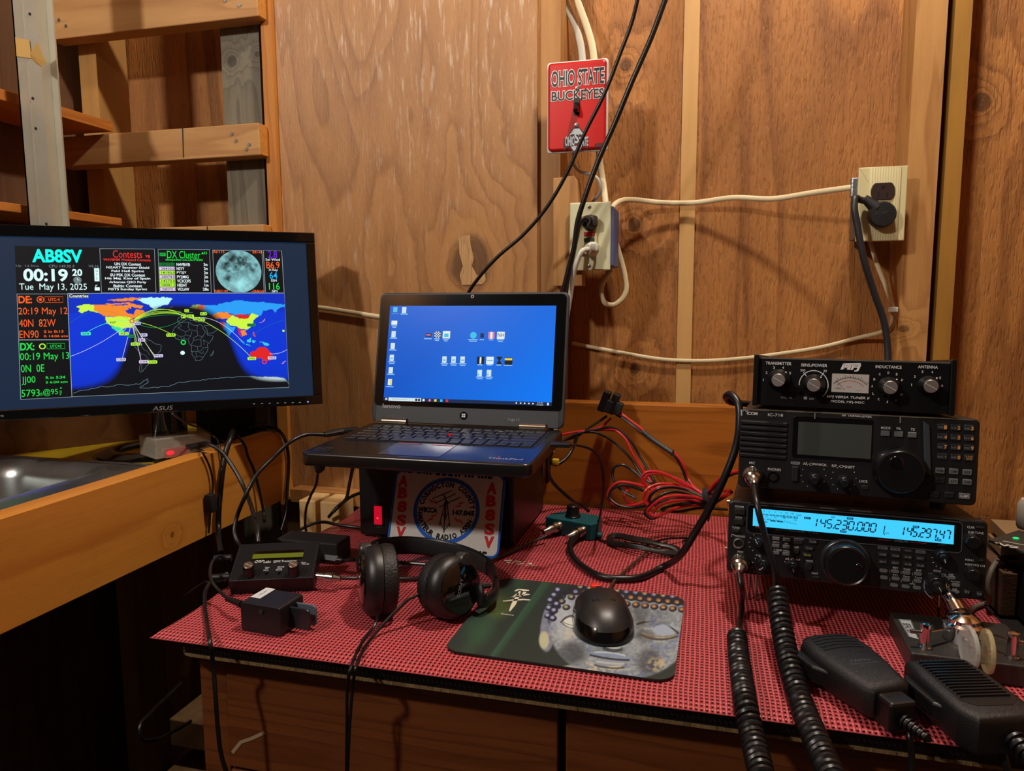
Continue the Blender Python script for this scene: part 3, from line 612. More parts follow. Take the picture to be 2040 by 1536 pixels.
# ================================================================ MONITOR
def vnoise(x, y, seed, oct=4):             # value noise on numpy arrays
    out = np.zeros_like(x); amp = 1.0; tot = 0
    for o in range(oct):
        rs = np.random.RandomState(seed+o); g = rs.rand(64, 64)
        xi = np.floor(x).astype(int); yi = np.floor(y).astype(int); fx = x-xi; fy = y-yi
        fx = fx*fx*(3-2*fx); fy = fy*fy*(3-2*fy); a = lambda i, j: g[(yi+j) % 64, (xi+i) % 64]
        out += amp*((a(0, 0)*(1-fx)+a(1, 0)*fx)*(1-fy)+(a(0, 1)*(1-fx)+a(1, 1)*fx)*fy); tot += amp; amp *= .5; x = x*2.03+7.1; y = y*2.03+3.7
    return out/tot
def inpoly(x, y, P):
    r = np.zeros(x.shape, bool); n = len(P)
    for i in range(n):
        x0, y0 = P[i]; x1, y1 = P[(i+1) % n]
        if y0 == y1: continue
        r ^= ((y0 > y) != (y1 > y)) & (x < (x1-x0)*(y-y0)/(y1-y0)+x0)
    return r
def linc(c): return np.array(S(*c))[:3]
def grid_obj(b_rows, cols, NXg, NYg, m, name, parent):
    b = MB(); b.slots = [m]; b.v = b_rows
    b.f = [(j*(NXg+1)+i, j*(NXg+1)+i+1, (j+1)*(NXg+1)+i+1, (j+1)*(NXg+1)+i) for j in range(NYg) for i in range(NXg)]
    b.m = [0]*len(b.f); b.sm = [False]*len(b.f); o = b.obj(name, parent)
    solid_attr(o, np.concatenate([cols, np.ones((len(cols), 1))], 1)); return o
KM = .897
MON = Frame((-.863, 1.013, .335), .611, -.148)
mon = thing('monitor', 'black desktop monitor showing a world map clock on the sink counter', 'monitor', MON)
hx, hz = .2655*KM, .1495*KM
tR, bR = MON.F(625, 464.4), MON.F(644, 803.5)
bx = (tR.x+bR.x)/2; bt = tR.z; bb = bR.z-.001
MB().prism(rrect(-bx, bb, bx, bt, .004), .004, .045, BLKM, .006).obj('back_shell', mon)
fr = MB()
for a, c in (((-bx, bb), (bx, -hz)), ((-bx, hz), (bx, bt)), ((-bx, -hz), (-hx, hz)), ((hx, -hz), (bx, hz))): fr.span((a[0], -.004, a[1]), (c[0], .006, c[1]), BLKG, .0015)
fr.obj('bezel', mon)
MB().add([(-hx, -.0005, -hz), (hx, -.0005, -hz), (hx, -.0005, hz), (-hx, -.0005, hz)], [(0, 1, 2, 3)], glow('panel_dark', (20, 38, 62), 1.0)).obj('screen', mon)
M1 = Zm(0, 470, 4.388); M2 = Zm(320, 470, 4.388)
EM = {k: glow('mon_'+k, v, g) for k, (v, g) in dict(cyan=((0, 255, 240), 1), ice=((222, 255, 252), 1), gray=((110, 124, 128), 1), red=((236, 52, 48), 1), green=((30, 226, 76), 1), orange=((250, 98, 34), 1), purple=((112, 40, 226), 1), sky=((20, 180, 244), 1), white=((236, 250, 252), 1), lilac=((226, 204, 242), 1), lime=((186, 248, 62), 1), dgreen=((0, 118, 44), 1), black=((3, 4, 8), 1), ink=((30, 50, 50), 1), line=((150, 168, 176), 1), mint=((70, 240, 200), 1), wpath=((206, 206, 240), 1), gpath=((20, 140, 80), 1)).items()}
def mt_(b, t, Z, x, y, wz, hz_, c, bold=.008, d=.0012, align='C'):
    p = MON.F(*Z(x, y), d); q = Z(x, y); return b.text(t, (p.x, p.z), MON.mv(*q, hz_/4.388), MON.mm(*q, wz/4.388), EM[c], d, bold=bold, align=align)
def quadpts(Z, pts): return [(MON.F(*Z(*p)).x, MON.F(*Z(*p)).z) for p in pts]
def mbox(b, Z, pts, c, wd=.0009, d=.001): b.strip(quadpts(Z, pts), wd, EM[c], d, closed=True)
def mfill(b, Z, pts, c, d=.0008): b.flat(quadpts(Z, pts), EM[c], d)
wx, wz_ = hx*.8333, hz*.8889
b = MB().flat([(-wx, -wz_), (wx, -wz_), (wx, wz_), (-wx, wz_)], EM['black'], .0006)
mt_(b, 'AB8SV', M1, 502, 175, 440, 118, 'cyan', .035); mt_(b, 'Up  1d 21m', M1, 240, 264, 200, 24, 'gray'); mt_(b, 'CPU 149.95 F', M1, 540, 265, 225, 24, 'gray'); mt_(b, 'V4.16', M1, 818, 265, 88, 24, 'gray')
mt_(b, '00:19', M1, 400, 343, 390, 112, 'ice', .03); mt_(b, '20', M1, 675, 320, 88, 62, 'ice', .03); mt_(b, 'Tue  May 13, 2025', M1, 468, 452, 590, 72, 'ice', .0)
p = MON.F(*M1(678, 387)); b.flat([(p.x+x, p.z+z) for x, z in circle(.0058, 18)], EM['gray'], .001).strip([(p.x, p.z+.0035), (p.x, p.z), (p.x+.003, p.z)], .0008, EM['ice'], .0014)
mfill(b, M1, [(823, 283), (868, 283), (871, 398), (828, 398)], 'ice')
for i, c in enumerate('UTC'): mt_(b, c, M1, 846, 308+i*32, 16, 18, 'ink')
mfill(b, M1, [(828, 450), (872, 450), (873, 478), (830, 478)], 'ice'); b.strip(quadpts(M1, [(838, 448), (838, 434), (852, 430)]), .0011, EM['ice'], .001)
b.obj('clock_readout', mon)
b = MB(); mbox(b, M1, [(873, 112), (1350, 116), (1365, 498), (888, 498)], 'line')
mt_(b, 'Contests', M1, 1115, 160, 255, 64, 'red', 0); mt_(b, '1', M1, 1302, 180, 14, 24, 'red'); mfill(b, M1, [(1270, 170), (1294, 170), (1282, 190)], 'red'); mt_(b, 'WA7BNM Weekend Contests', M1, 1112, 209, 415, 22, 'red', .02)
for t, y, ww in (('UN DX Contest', 246, 232), ('NZART Sangster Shield', 279, 375), ('Feld Hell Sprint', 310, 285), ('EU PSK DX Contest', 342, 302), ('His Maj. King of Spain', 374, 395), ('Arkansas QSO Party', 406, 325), ('Baltic Contest', 437, 250), ('FISTS Sunday Sprint', 468, 338)): mt_(b, t, M1, 1118, y, ww, 25, 'white', .02)
b.obj('contest_list', mon)
b = MB(); mbox(b, M2, [(-22, 118), (428, 122), (443, 497), (-8, 497)], 'line'); mt_(b, 'DX Cluster', M2, 202, 165, 290, 66, 'green', 0); mt_(b, '33', M2, 390, 150, 30, 22, 'green'); mfill(b, M2, [(355, 160), (376, 160), (366, 140)], 'green')
mfill(b, M2, [(-12, 145), (48, 147), (48, 180), (-12, 178)], 'dgreen'); mt_(b, 'CLR', M2, 20, 163, 46, 24, 'green'); mt_(b, 'dxspider.co.uk:7300', M2, 206, 212, 325, 23, 'green', .02)
for i, (f, c, a, t) in enumerate((('50072.0', 'dgreen', 'N4VBV/B', '3m'), ('28450.0', 'lilac', 'N2YY', '2m'), ('14190.0', 'lime', 'PY2JY', '2m'), ('28074.0', 'lilac', 'PY2MIG', '2m'), ('14270.0', 'lime', 'VC3COPS', '1m'), ('18081.2', 'lime', 'HB2AT', '1m'), ('28075.1', 'lilac', 'VK2LAW', '28s'))):
    y = 250+i*36; k = i*1.6; mfill(b, M2, [(-14+k, y-16), (122+k, y-15), (123+k, y+16), (-13+k, y+16)], c); mt_(b, f, M2, 62+k, y, 118, 22, 'ink', .01); mt_(b, a, M2, 138+k, y, len(a)*17, 26, 'white', .02, align='L'); mt_(b, t, M2, 410+k, y, len(t)*17, 26, 'white', .02, align='R')
b.obj('cluster_list', mon)
b = MB(); mbox(b, M2, [(455, 125), (885, 130), (905, 495), (470, 495)], 'line'); mbox(b, M2, [(898, 127), (1058, 132), (1080, 495), (916, 495)], 'line')
mt_(b, 'Az:115', M2, 507, 138, 100, 26, 'orange', .02); mt_(b, 'El:-0', M2, 845, 140, 80, 26, 'orange', .02); mt_(b, 'R@21:00', M2, 530, 482, 118, 24, 'orange', .02); mt_(b, '-364m/s', M2, 850, 482, 110, 24, 'orange', .02)
for t, x, y, ww, h, c in (('2.8', 978, 162, 80, 60, 'purple'), ('Sol Wind', 980, 207, 125, 22, 'white'), ('B6.9', 982, 255, 116, 60, 'orange'), ('X-Ray', 984, 299, 82, 24, 'white'), ('64', 986, 346, 66, 60, 'sky'), ('SSN', 990, 390, 50, 20, 'white'), ('116', 994, 440, 94, 60, 'green'), ('SFI', 996, 483, 48, 20, 'white')): mt_(b, t, M2, x, y, ww, h, c)
b.obj('space_weather', mon)
mc = MON.F(*M2(683, 312)); Rm = MON.mm(*M2(683, 312), 199/4.388)
nr, na = 40, 96; vv = [(mc.x, -.0014, mc.z)]; ff = []
for i in range(1, nr+1):
    for j in range(na): a = 2*PI*j/na; vv.append((mc.x+Rm*i/nr*math.cos(a), -.0014, mc.z+Rm*i/nr*math.sin(a)))
ff = [(0, 1+j, 1+(j+1) % na) for j in range(na)]+[(1+i*na+j, 1+(i+1)*na+j, 1+(i+1)*na+(j+1) % na, 1+i*na+(j+1) % na) for i in range(nr-1) for j in range(na)]
o = MB().add(vv, ff, painted('moon_picture', .5, 1.0)).obj('moon_picture', mon)
A = np.array(vv); mx = (A[:, 0]-mc.x)/Rm; mz = (A[:, 2]-mc.z)/Rm
tone = .62+.5*(vnoise(mx*6+20, mz*6+20, 3)-.5)
for x, z, r, k in ((-.25, .55, .34, .42), (.12, .45, .22, .36), (.42, .3, .2, .38), (.62, .1, .15, .3), (-.62, .25, .26, .36), (-.5, -.3, .2, .34), (.78, .32, .1, .4), (-.15, .05, .25, .25), (.35, .62, .2, .2)): tone -= k*np.clip(1.15-np.hypot(mx-x, mz-z)/r+(vnoise(mx*9+31, mz*9+11, 8)-.5)*1.2, 0, 1)
for x, z, r, k in ((.1, -.62, .42, .3), (-.3, .0, .1, .3)): tone += k*np.clip(1-np.hypot(mx-x, mz-z)/r, 0, 1)
tone = np.clip(tone, .12, 1)**1.6
solid_attr(o, np.concatenate([tone[:, None]*linc((170, 244, 250))[None], np.ones((len(A), 1))], 1))
b = MB(); mbox(b, M1, [(150, 508), (592, 508), (606, 906), (165, 908)], 'line'); mt_(b, 'DE:', M1, 220, 557, 118, 66, 'orange', .03); p = MON.F(*M1(355, 557)); b.strip([(p.x+x, p.z+z) for x, z in circle(.0046, 20)], .0012, EM['orange'], .001, closed=True).flat([(p.x+x, p.z+z) for x, z in circle(.0022, 12)], EM['orange'], .001)
mbox(b, M1, [(392, 533), (550, 532), (552, 582), (394, 583)], 'orange', .0006); mt_(b, 'UTC-4', M1, 472, 556, 98, 26, 'orange', .02)
for t, x, y, ww, h in (('20:19 May 12', 378, 665, 430, 78), ('40N  82W', 328, 762, 320, 66), ('EN90', 254, 860, 168, 66), ('S in 0:13', 470, 836, 170, 24), ('R 14:06 ago', 490, 878, 210, 26)): mt_(b, t, M1, x, y, ww, h, 'orange', .0 if h > 30 else .02)
b.obj('home_readout', mon)
b = MB(); mbox(b, M1, [(165, 912), (606, 910), (630, 1408), (183, 1430)], 'line'); mt_(b, 'DX:', M1, 238, 968, 124, 66, 'green', .03); p = MON.F(*M1(372, 966)); b.strip([(p.x+x, p.z+z) for x, z in circle(.0038, 20)], .0016, EM['lime'], .001, closed=True)
mbox(b, M1, [(410, 941), (566, 939), (568, 986), (412, 989)], 'green', .0006); mt_(b, 'UTC+0', M1, 488, 964, 98, 26, 'green', .02)
for t, x, y, ww, h in (('00:19 May 13', 392, 1060, 430, 80), ('0N  0E', 286, 1158, 205, 66), ('JJ00', 250, 1265, 120, 74), ('R in 5:34', 485, 1237, 170, 24), ('S 6:20 ago', 497, 1280, 192, 26), ('5793', 268, 1374, 160, 62), ('@95', 442, 1368, 130, 62), ('mi', 362, 1380, 16, 36), ('o', 532, 1330, 16, 14), ('SP', 530, 1372, 18, 40)): mt_(b, t, M1, x, y, ww, h, 'green', .0 if h > 30 else .02)
b.obj('distant_readout', mon)
# world map
mTL, mBR = MON.F(*M1(597, 508)), MON.F(575.4, 771.3); mTR = MON.F(*M2(1082, 497)); mBL = MON.F(*M1(629, 1408))
ux0 = (mTL.x+mBL.x)/2; ux1 = (mTR.x+mBR.x)/2; uz1 = (mTL.z+mTR.z)/2; uz0 = (mBL.z+mBR.z)/2
def gm(lo, la, d=.0012): return (ux0+(ux1-ux0)*(lo+180)/360, uz0+(uz1-uz0)*(la+90)/180)
NXg, NYg = 420, 210; lo, la = np.meshgrid(np.linspace(-180, 180, NXg+1), np.linspace(-90, 90, NYg+1))
jx = (vnoise(lo*.22+50, la*.22+50, 21)-.5)*7; jy = (vnoise(lo*.22+90, la*.22+10, 33)-.5)*6
sd = math.radians(18.4); cz = np.sin(np.radians(la))*math.sin(-sd)+np.cos(np.radians(la))*math.cos(sd)*np.cos(np.radians(lo+4.8))
night = np.clip((cz+.02)/.16, 0, 1)
blue = linc((0, 52, 214)); img = np.zeros(lo.shape+(3,))+blue*(1-.35*np.clip((-la-40)/90, 0, 1))[..., None]
img[la > 55] *= .8
LAND = [('yel', [(-168, 66), (-156, 71), (-141, 70), (-141, 60), (-132, 55), (-150, 60), (-160, 55), (-165, 60), (-162, 63)]), ('org', [(-141, 70), (-125, 70), (-110, 68), (-95, 69), (-82, 69), (-82, 62), (-94, 59), (-90, 56), (-80, 52), (-78, 58), (-75, 62), (-64, 59), (-56, 52), (-66, 46), (-75, 45), (-84, 46), (-95, 49), (-123, 49), (-132, 55), (-141, 60)]),
 ('org', [(-125, 72), (-105, 72), (-85, 73), (-62, 67), (-66, 62), (-78, 65), (-90, 71), (-118, 69)]), ('org', [(-120, 77), (-95, 76), (-80, 76), (-64, 82), (-90, 82), (-110, 79)]), ('ice', [(-73, 78), (-60, 82), (-30, 83), (-15, 80), (-22, 70), (-40, 65), (-44, 60), (-52, 65), (-55, 70), (-68, 76)]), ('yel', [(-124, 48), (-95, 49), (-84, 46), (-78, 43), (-68, 46), (-71, 41), (-76, 35), (-81, 31), (-80, 25), (-84, 30), (-97, 27), (-104, 30), (-117, 33), (-123, 39)]),
 ('mint', [(-117, 32), (-104, 30), (-97, 26), (-97, 20), (-90, 21), (-88, 16), (-93, 15), (-105, 20), (-110, 26)]), ('lblu', [(30, 68), (60, 69), (72, 72), (100, 77), (115, 74), (140, 73), (165, 70), (180, 69), (180, 65), (165, 60), (162, 54), (156, 60), (140, 56), (138, 50), (131, 44), (120, 51), (105, 51), (88, 50), (70, 55), (55, 51), (45, 48), (38, 47), (30, 56)]), ('org', [(48, 48), (60, 54), (75, 54), (86, 48), (78, 42), (60, 43), (52, 42)]),
 ('red', [(88, 49), (100, 51), (118, 49), (112, 43), (98, 42)]), ('yel', [(75, 39), (86, 48), (98, 42), (112, 43), (120, 52), (133, 47), (122, 40), (121, 30), (110, 21), (99, 23), (90, 28), (80, 31)]), ('lblu', [(68, 24), (72, 35), (78, 33), (80, 29), (90, 26), (87, 21), (80, 14), (77, 8), (73, 18)]), ('orr', [(62, 25), (62, 36), (72, 36), (70, 25)]), ('red', [(93, 27), (99, 22), (98, 16), (100, 8), (94, 16)]), ('org', [(99, 20), (107, 21), (108, 12), (102, 9)]),
 ('cyn', [(95, 5), (104, -2), (106, -6), (100, -1)]), ('cyn', [(109, 1), (117, 7), (117, -3), (110, -2)]), ('cyn', [(106, -6), (114, -7), (115, -9), (106, -8)]), ('cyn', [(119, 1), (125, 1), (121, -5), (119, -3)]), ('cyn', [(131, -1), (141, -3), (150, -9), (141, -9), (135, -4)]), ('orr', [(120, 18), (123, 14), (126, 8), (122, 9)]), ('pnk', [(131, 33), (140, 36), (142, 43), (137, 36)]), ('red', [(114, -22), (122, -18), (130, -12), (136, -12), (141, -11), (146, -19), (153, -26), (150, -37), (140, -38), (130, -32), (116, -35)]), ('pnk', [(167, -46), (174, -41), (178, -38), (172, -45)]),
 ('whi', [(-180, -84), (-150, -77), (-110, -75), (-75, -73), (-58, -64), (-60, -75), (-30, -78), (0, -71), (45, -67), (80, -67), (110, -66), (150, -69), (172, -72), (180, -84), (180, -90), (-180, -90)]), ('mxa', [(8, 58), (20, 69), (30, 70), (24, 60), (14, 56)]), ('mxb', [(24, 60), (30, 70), (40, 66), (36, 58)]), ('org', [(-24, 64), (-14, 66), (-16, 63)])]
LC = dict(yel=(206, 248, 70), org=(248, 140, 44), ice=(190, 250, 252), mint=(60, 226, 160), lblu=(40, 160, 248), red=(226, 34, 34), orr=(220, 80, 40), cyn=(60, 206, 230), pnk=(236, 160, 150), whi=(216, 240, 244), mxa=(170, 190, 90), mxb=(220, 110, 60))
isl = np.zeros(lo.shape, bool)
for k, P in LAND:
    q = inpoly(lo+jx*.6, la+jy*.6, P)
    img[q] = linc(LC[k])
for P in ([(-92, 57), (-80, 52), (-78, 58), (-86, 63)], ): img[inpoly(lo+jx, la+jy, P)] = blue*.8
dark = linc((4, 7, 16))
img = img*(1-night[..., None])+dark*night[..., None]
xs = ux0+(ux1-ux0)*(lo+180)/360; zs_ = uz0+(uz1-uz0)*(la+90)/180
grid_obj(list(zip(xs.ravel().tolist(), [-.0009]*xs.size, zs_.ravel().tolist())), img.reshape(-1, 3), NXg, NYg, painted('map_picture', .5, 1.0), 'world_map', mon)
OUT = glow('coast_line', (104, 140, 150), 1); b = MB()
def coast(P, closed=True, wd=.0004, jit=1.2, n=4):
    rs = random.Random(len(P)*7+int(P[0][0])); Q = []; m = len(P)
    for i in range(m if closed else m-1):
        a, c = P[i], P[(i+1) % m]
        for t in range(n): Q.append((a[0]+(c[0]-a[0])*t/n+rs.uniform(-jit, jit)*(t > 0), a[1]+(c[1]-a[1])*t/n+rs.uniform(-jit, jit)*(t > 0)))
    if not closed: Q.append(P[-1])
    b.strip([gm(*q) for q in Q], wd, OUT, .0011, closed=closed)
coast([(-16, 22), (-6, 35), (10, 37), (20, 31), (32, 31), (36, 22), (43, 12), (51, 11), (46, 2), (40, -5), (40, -15), (35, -22), (32, -28), (26, -34), (19, -34), (15, -25), (12, -15), (13, -7), (9, 0), (9, 4), (4, 6), (-8, 5), (-14, 10), (-17, 15)], n=3)
for q in ([(-6, 35), (-2, 30), (-9, 27)], [(10, 37), (9, 30), (12, 23), (4, 19), (-5, 25), (-9, 27)], [(12, 23), (24, 20), (24, 31)], [(24, 20), (24, 12), (34, 11), (36, 18)], [(4, 19), (4, 13), (13, 13), (15, 20)], [(-17, 15), (-11, 15), (-5, 11), (4, 13)], [(13, 13), (9, 6)], [(24, 12), (16, 8), (18, 4), (28, 5), (34, 11)], [(18, 4), (12, -5), (22, -8), (30, -8), (30, 2), (28, 5)], [(12, -17), (24, -17), (22, -8)], [(24, -17), (30, -15), (33, -10), (40, -11)], [(20, -18), (20, -28), (26, -25), (32, -28)], [(25, -18), (30, -22), (33, -17)], [(34, 4), (42, -1)], [(34, 4), (34, -5)], [(40, 14), (42, 12)], [(-8, 5), (-8, 10)], [(-3, 5), (-3, 11)], [(1, 6), (1, 11)]): coast(q, False, .0003, .8)
coast([(44, -25), (50, -16), (49, -22), (46, -26)], n=2); coast([(36, 30), (42, 16), (52, 17), (59, 22), (50, 27), (48, 30)], n=2)
coast([(-78, 8), (-72, 12), (-60, 9), (-50, 1), (-36, -5), (-39, -15), (-48, -27), (-58, -36), (-63, -42), (-68, -50), (-72, -52), (-74, -45), (-71, -30), (-70, -18), (-80, -5)], n=3)
for q in ([(-70, -18), (-62, -22), (-58, -30), (-54, -34)], [(-70, -4), (-66, -10), (-60, -14), (-56, -22)], [(-70, -50), (-70, -30)], [(-72, 11), (-70, 2), (-78, 0)], [(-62, 8), (-60, 2)]): coast(q, False, .0003, .8)
coast([(-8, 43), (-2, 48), (4, 52), (9, 54), (18, 55)], False); coast([(-8, 43), (-9, 37), (0, 38), (8, 44), (14, 40), (20, 40), (28, 37), (36, 36)], False); coast([(-5, 50), (0, 52), (-3, 58), (-6, 56)], n=2); coast([(28, 44), (34, 46), (40, 44), (38, 41)], False)
coast([(-178, -84), (-150, -77), (-130, -75), (-100, -73), (-75, -73), (-60, -64), (-62, -72), (-75, -79), (-30, -79), (-10, -72), (30, -69), (60, -67), (90, -66), (150, -69), (172, -72), (180, -84)], False, .0006, 1.6, 6)
b.obj('coastline', mon)
b = MB()
def gpath(a, c, col, bow, wd=.0007):
    Q = []
    for i in range(25): t = i/24; p = gm(a[0]+(c[0]-a[0])*t, a[1]+(c[1]-a[1])*t+bow*4*t*(1-t)); Q.append(p)
    b.strip(Q, wd, EM[col], .0016)
DEp = (-82, 40)
for c, col, bow in (((2, 48), 'lime', 17), ((8, 46), 'lime', 14), ((14, 44), 'lime', 13), ((-5, 50), 'gpath', 4), ((0, 43), 'gpath', -14), ((20, 41), 'lime', 20), ((-15, 13), 'lime', 4), ((-155, 20), 'mint', 8), ((-98, 20), 'lime', 0), ((-78, 1), 'lime', 0), ((-48, -22), 'lime', -3), ((-50, -22), 'lilac', 0), ((-70, -32), 'lilac', 0), ((-68, -4), 'wpath', 0), ((-100, -26), 'wpath', 0), ((116, -32), 'lime', 42), ((-80, 34), 'lime', 0)): gpath(DEp, c, col, bow)
gpath((14, 44), (100, 0), 'wpath', 16); gpath((-180, -20), (-82, 40), 'wpath', -6); gpath((180, -18), (148, -25), 'wpath', -3); gpath((118, 10), (178, 38), 'gpath', 4, .0003); gpath((-178, 38), (-84, 40), 'gpath', 20, .0003)
for t, lo_, la_, col in (('AH6', -155, 19, 'mint'), ('CE0', -102, -28, 'wpath'), ('CA4', -66, -33, 'lilac'), ('PY2', -42, -23, 'wpath'), ('CX4', -52, -34, 'lime'), ('VK6', 116, -33, 'lime'), ('VK2', 152, -33, 'wpath'), ('D44', -20, 14, 'lime'), ('XE1', -96, 18, 'lime'), ('HC1', -78, -1, 'lime'), ('HK', -64, 15, 'wpath'), ('V4', -84, 13, 'gpath'), ('G', 8, 58, 'lime'), ('R3', 36, 52, 'lime'), ('DL', 14, 48, 'lime'), ('OE', 24, 43, 'lime'), ('S5', 32, 41, 'lime'), ('F', 2, 47, 'lime'), ('W4', -74, 36, 'wpath'), ('BD4', 118, 30, 'gpath'), ('N7', -112, 38, 'lime'), ('HP', -68, 6, 'lilac')):
    p = gm(lo_, la_); k = .0018+.0017*len(t); b.flat(rrect(p[0]-k, p[1]-.0026, p[0]+k, p[1]+.0026, .0012, 2), EM[col], .0019).text(t, p, .0032, k*1.5, EM['ink'], .0022, bold=.01)
for lo_, la_, col, r in ((-82, 40, 'orange', .003), (0, 0, 'green', .0032), (138, -40, 'red', .0032)): p = gm(lo_, la_); b.strip([(p[0]+x, p[1]+z) for x, z in circle(r, 18)], .0018, EM[col], .0021, closed=True)
for lo_, la_, col, r in ((-2, -19, 'ice', .0034), (175, 18, 'lime', .002)): p = gm(lo_, la_); b.flat([(p[0]+x, p[1]+z) for x, z in circle(r, 16)], EM[col], .0021)
b.strip([(ux0, uz0), (ux1, uz0), (ux1, uz1), (ux0, uz1)], .0007, EM['line'], .0012, closed=True)
p = MON.F(*M1(688, 523)); mfill(b, M1, [(598, 508), (776, 508), (776, 541), (598, 542)], 'black', .0012); mt_(b, 'Countries', M1, 688, 524, 166, 25, 'white', .02, .0016); b.strip(quadpts(M1, [(598, 508), (776, 508), (776, 541), (598, 542)]), .0005, EM['line'], .0016, closed=True)
b.obj('map_overlay', mon)
p = MON.F(325, 813); lg = MB().text('ASUS', (p.x, p.z), .0068, .029, plain('badge_silver', (170, 172, 176), .3, .6), .0042, shear=.25); lg.obj('badge_lettering', mon)
p = MON.F(4, 829); MB().text('HDMI', (p.x-.004, p.z), .003, .014, GRYP, .0042).obj('port_lettering', mon)
bt_ = MB(); 
for px in (506, 522, 537, 553, 568, 583, 597): q = MON.F(px, 804.5-(px-506)*.03); bt_.flat(rrect(q.x-.0017, q.z-.0007, q.x+.0017, q.z+.0007, .0003, 1), GRYP, .0043)
bt_.obj('button_marks', mon); q = MON.F(613, 800.5); MB().flat([(q.x+x, q.z+z) for x, z in circle(.0013, 10)], glow('blue_led', (120, 150, 255), 2.0), .0044).obj('power_light', mon)
# stand: neck and ring foot (world positions turned into the tilted frame)
nb = Vector((math.sin(.611), -math.cos(.611), 0)); mcx = Vector((-.863, 1.013, 0))-nb*.055
def inmon(b): 
    b.v = [tuple(MON.I @ Vector(p)) for p in b.v]; return b
inmon(MB().tube([mcx+Vector((0, 0, ZC+.006)), mcx+Vector((0, 0, .20)), mcx+Vector((0, 0, .30))], [.019, .017, .017], BLKG, 12, flat=1.6, up=nb)).obj('stand_neck', mon)
rc_ = Vector((-.945, 1.10, 0)); side = Vector((nb.y, -nb.x, 0)); rb2 = MB(); R1, R2, n = .112, .074, 48; V = []
for r, z in ((R1, ZC+.0005), (R1-.001, ZC+.004), (R1-.018, ZC+.010), (R2+.008, ZC+.011), (R2, ZC+.006), (R2, ZC+.0005)):
    for i in range(n): a = 2*PI*i/n; V.append(rc_+side*(r*math.cos(a))+nb*(r*.82*math.sin(a))+Vector((0, 0, z)))
rb2.add(V, [(j*n+i, j*n+(i+1) % n, (j+1)*n+(i+1) % n, (j+1)*n+i) for j in range(5) for i in range(n)], BLKG, True)
rb2.box((mcx.x, mcx.y, ZC+.005), (.05, .085, .008), BLKG, .002, R=Matrix.Rotation(.611, 3, 'Z')); inmon(rb2).obj('ring_foot', mon)
# small clear cased computer
CF_ = Frame((w(338, 905, z=ZC+.016).x-.012, w(338, 905, z=ZC+.016).y+.03, ZC+.012), 1.10, 0)
sbc = thing('small_computer', 'small computer in a clear case with a red light behind the sink plank', 'computer', CF_)
CLE = plain('clear_acrylic', (196, 186, 170), .15, alpha=.42)
MB().box((0, 0, .017), (.095, .065, .034), CLE, .002).obj('clear_case', sbc)
MB().box((0, 0, .009), (.085, .056, .0016), plain('circuit_green', (36, 66, 40), .5)).obj('circuit_board', sbc)
MB().box((.01, -.01, .0165), (.03, .02, .011), plain('connector_tin', (150, 144, 134), .35, .7), .0006).obj('connector_block', sbc); MB().box((-.03, -.024, .013), (.012, .012, .006), SILV, .0006).obj('power_socket', sbc)
MB().ball((-.024, -.0338, .008), .0046, glow('red_lamp', (255, 40, 50), 1.4), (1.5, .3, .8)).obj('red_light', sbc, 'glowing red status light')
MB().box((-.012, -.0338, .008), (.040, .0012, .016), plain('pink_lit', (190, 110, 104), .5, alpha=.5)).obj('socket_window', sbc)
tag(MB().span((-.965, 1.215, ZC+.0005), (-.83, 1.266, ZC+.075), BLKM, .003).obj('black_box'), 'black box lying in shadow behind the clear cased computer', 'box')
# ================================================================ RADIOS
class Panel:                                # lettering and controls on the front of a radio, read from a close-up
    def __init__(s, fr, root, Z): s.fr = fr; s.root = root; s.Z = Z; s.let = MB()
    def p(s, x, y, d=0): return s.fr.F(*s.Z(x, y), d)
    def len(s, x, y, n, d=0): return s.fr.mm(*s.Z(x, y), n/s.Z.k, 'F', d)
    def vlen(s, x, y, n, d=0): return s.fr.mv(*s.Z(x, y), n/s.Z.k, 'F', d)
    def t(s, t, x, y, ww, h, m=None, d=.0004, bold=.0, shear=0, b=None, rot=0):
        q = s.p(x, y, d); (b or s.let).text(t, (q.x, q.z), s.vlen(x, y, h), s.len(x, y, ww), m or WHT, d, bold=bold, shear=shear, rot=rot)
    def rect(s, b, x, y, ww, h, m, d, r=.0006):
        q = s.p(x, y, d); a, c = s.len(x, y, ww)/2, s.vlen(x, y, h)/2; b.flat(rrect(q.x-a, q.z-c, q.x+a, q.z+c, min(r, a*.9, c*.9), 3), m, d)
    def button(s, x, y, ww, h, m, pro=.0016, r=.0012, name='button', lab=None, lm=None, lh=None, lw=None, label=None):
        q = s.p(x, y, pro); a, c = s.len(x, y, ww)/2, s.vlen(x, y, h)/2
        b = MB().prism(rrect(q.x-a, q.z-c, q.x+a, q.z+c, min(r, a*.95, c*.95), 3), -pro, .0005, m, min(.0005, pro*.4))
        if lab: b.text(lab, (q.x, q.z), (lh or h*.5)/s.Z.k*0+s.vlen(x, y, lh or h*.45), s.len(x, y, lw or ww*.7), lm or WHT, pro+.0002, bold=.01)
        return b.obj(name, s.root, label)
    def line(s, pts, wd, m, d=.0004, b=None): (b or s.let).strip([(s.p(*q, d).x, s.p(*q, d).z) for q in pts], wd, m, d)
KNB = plain('knob_black', (17, 17, 18), .3); ALF = plain('turned_alu', (176, 168, 164), .38, .9)
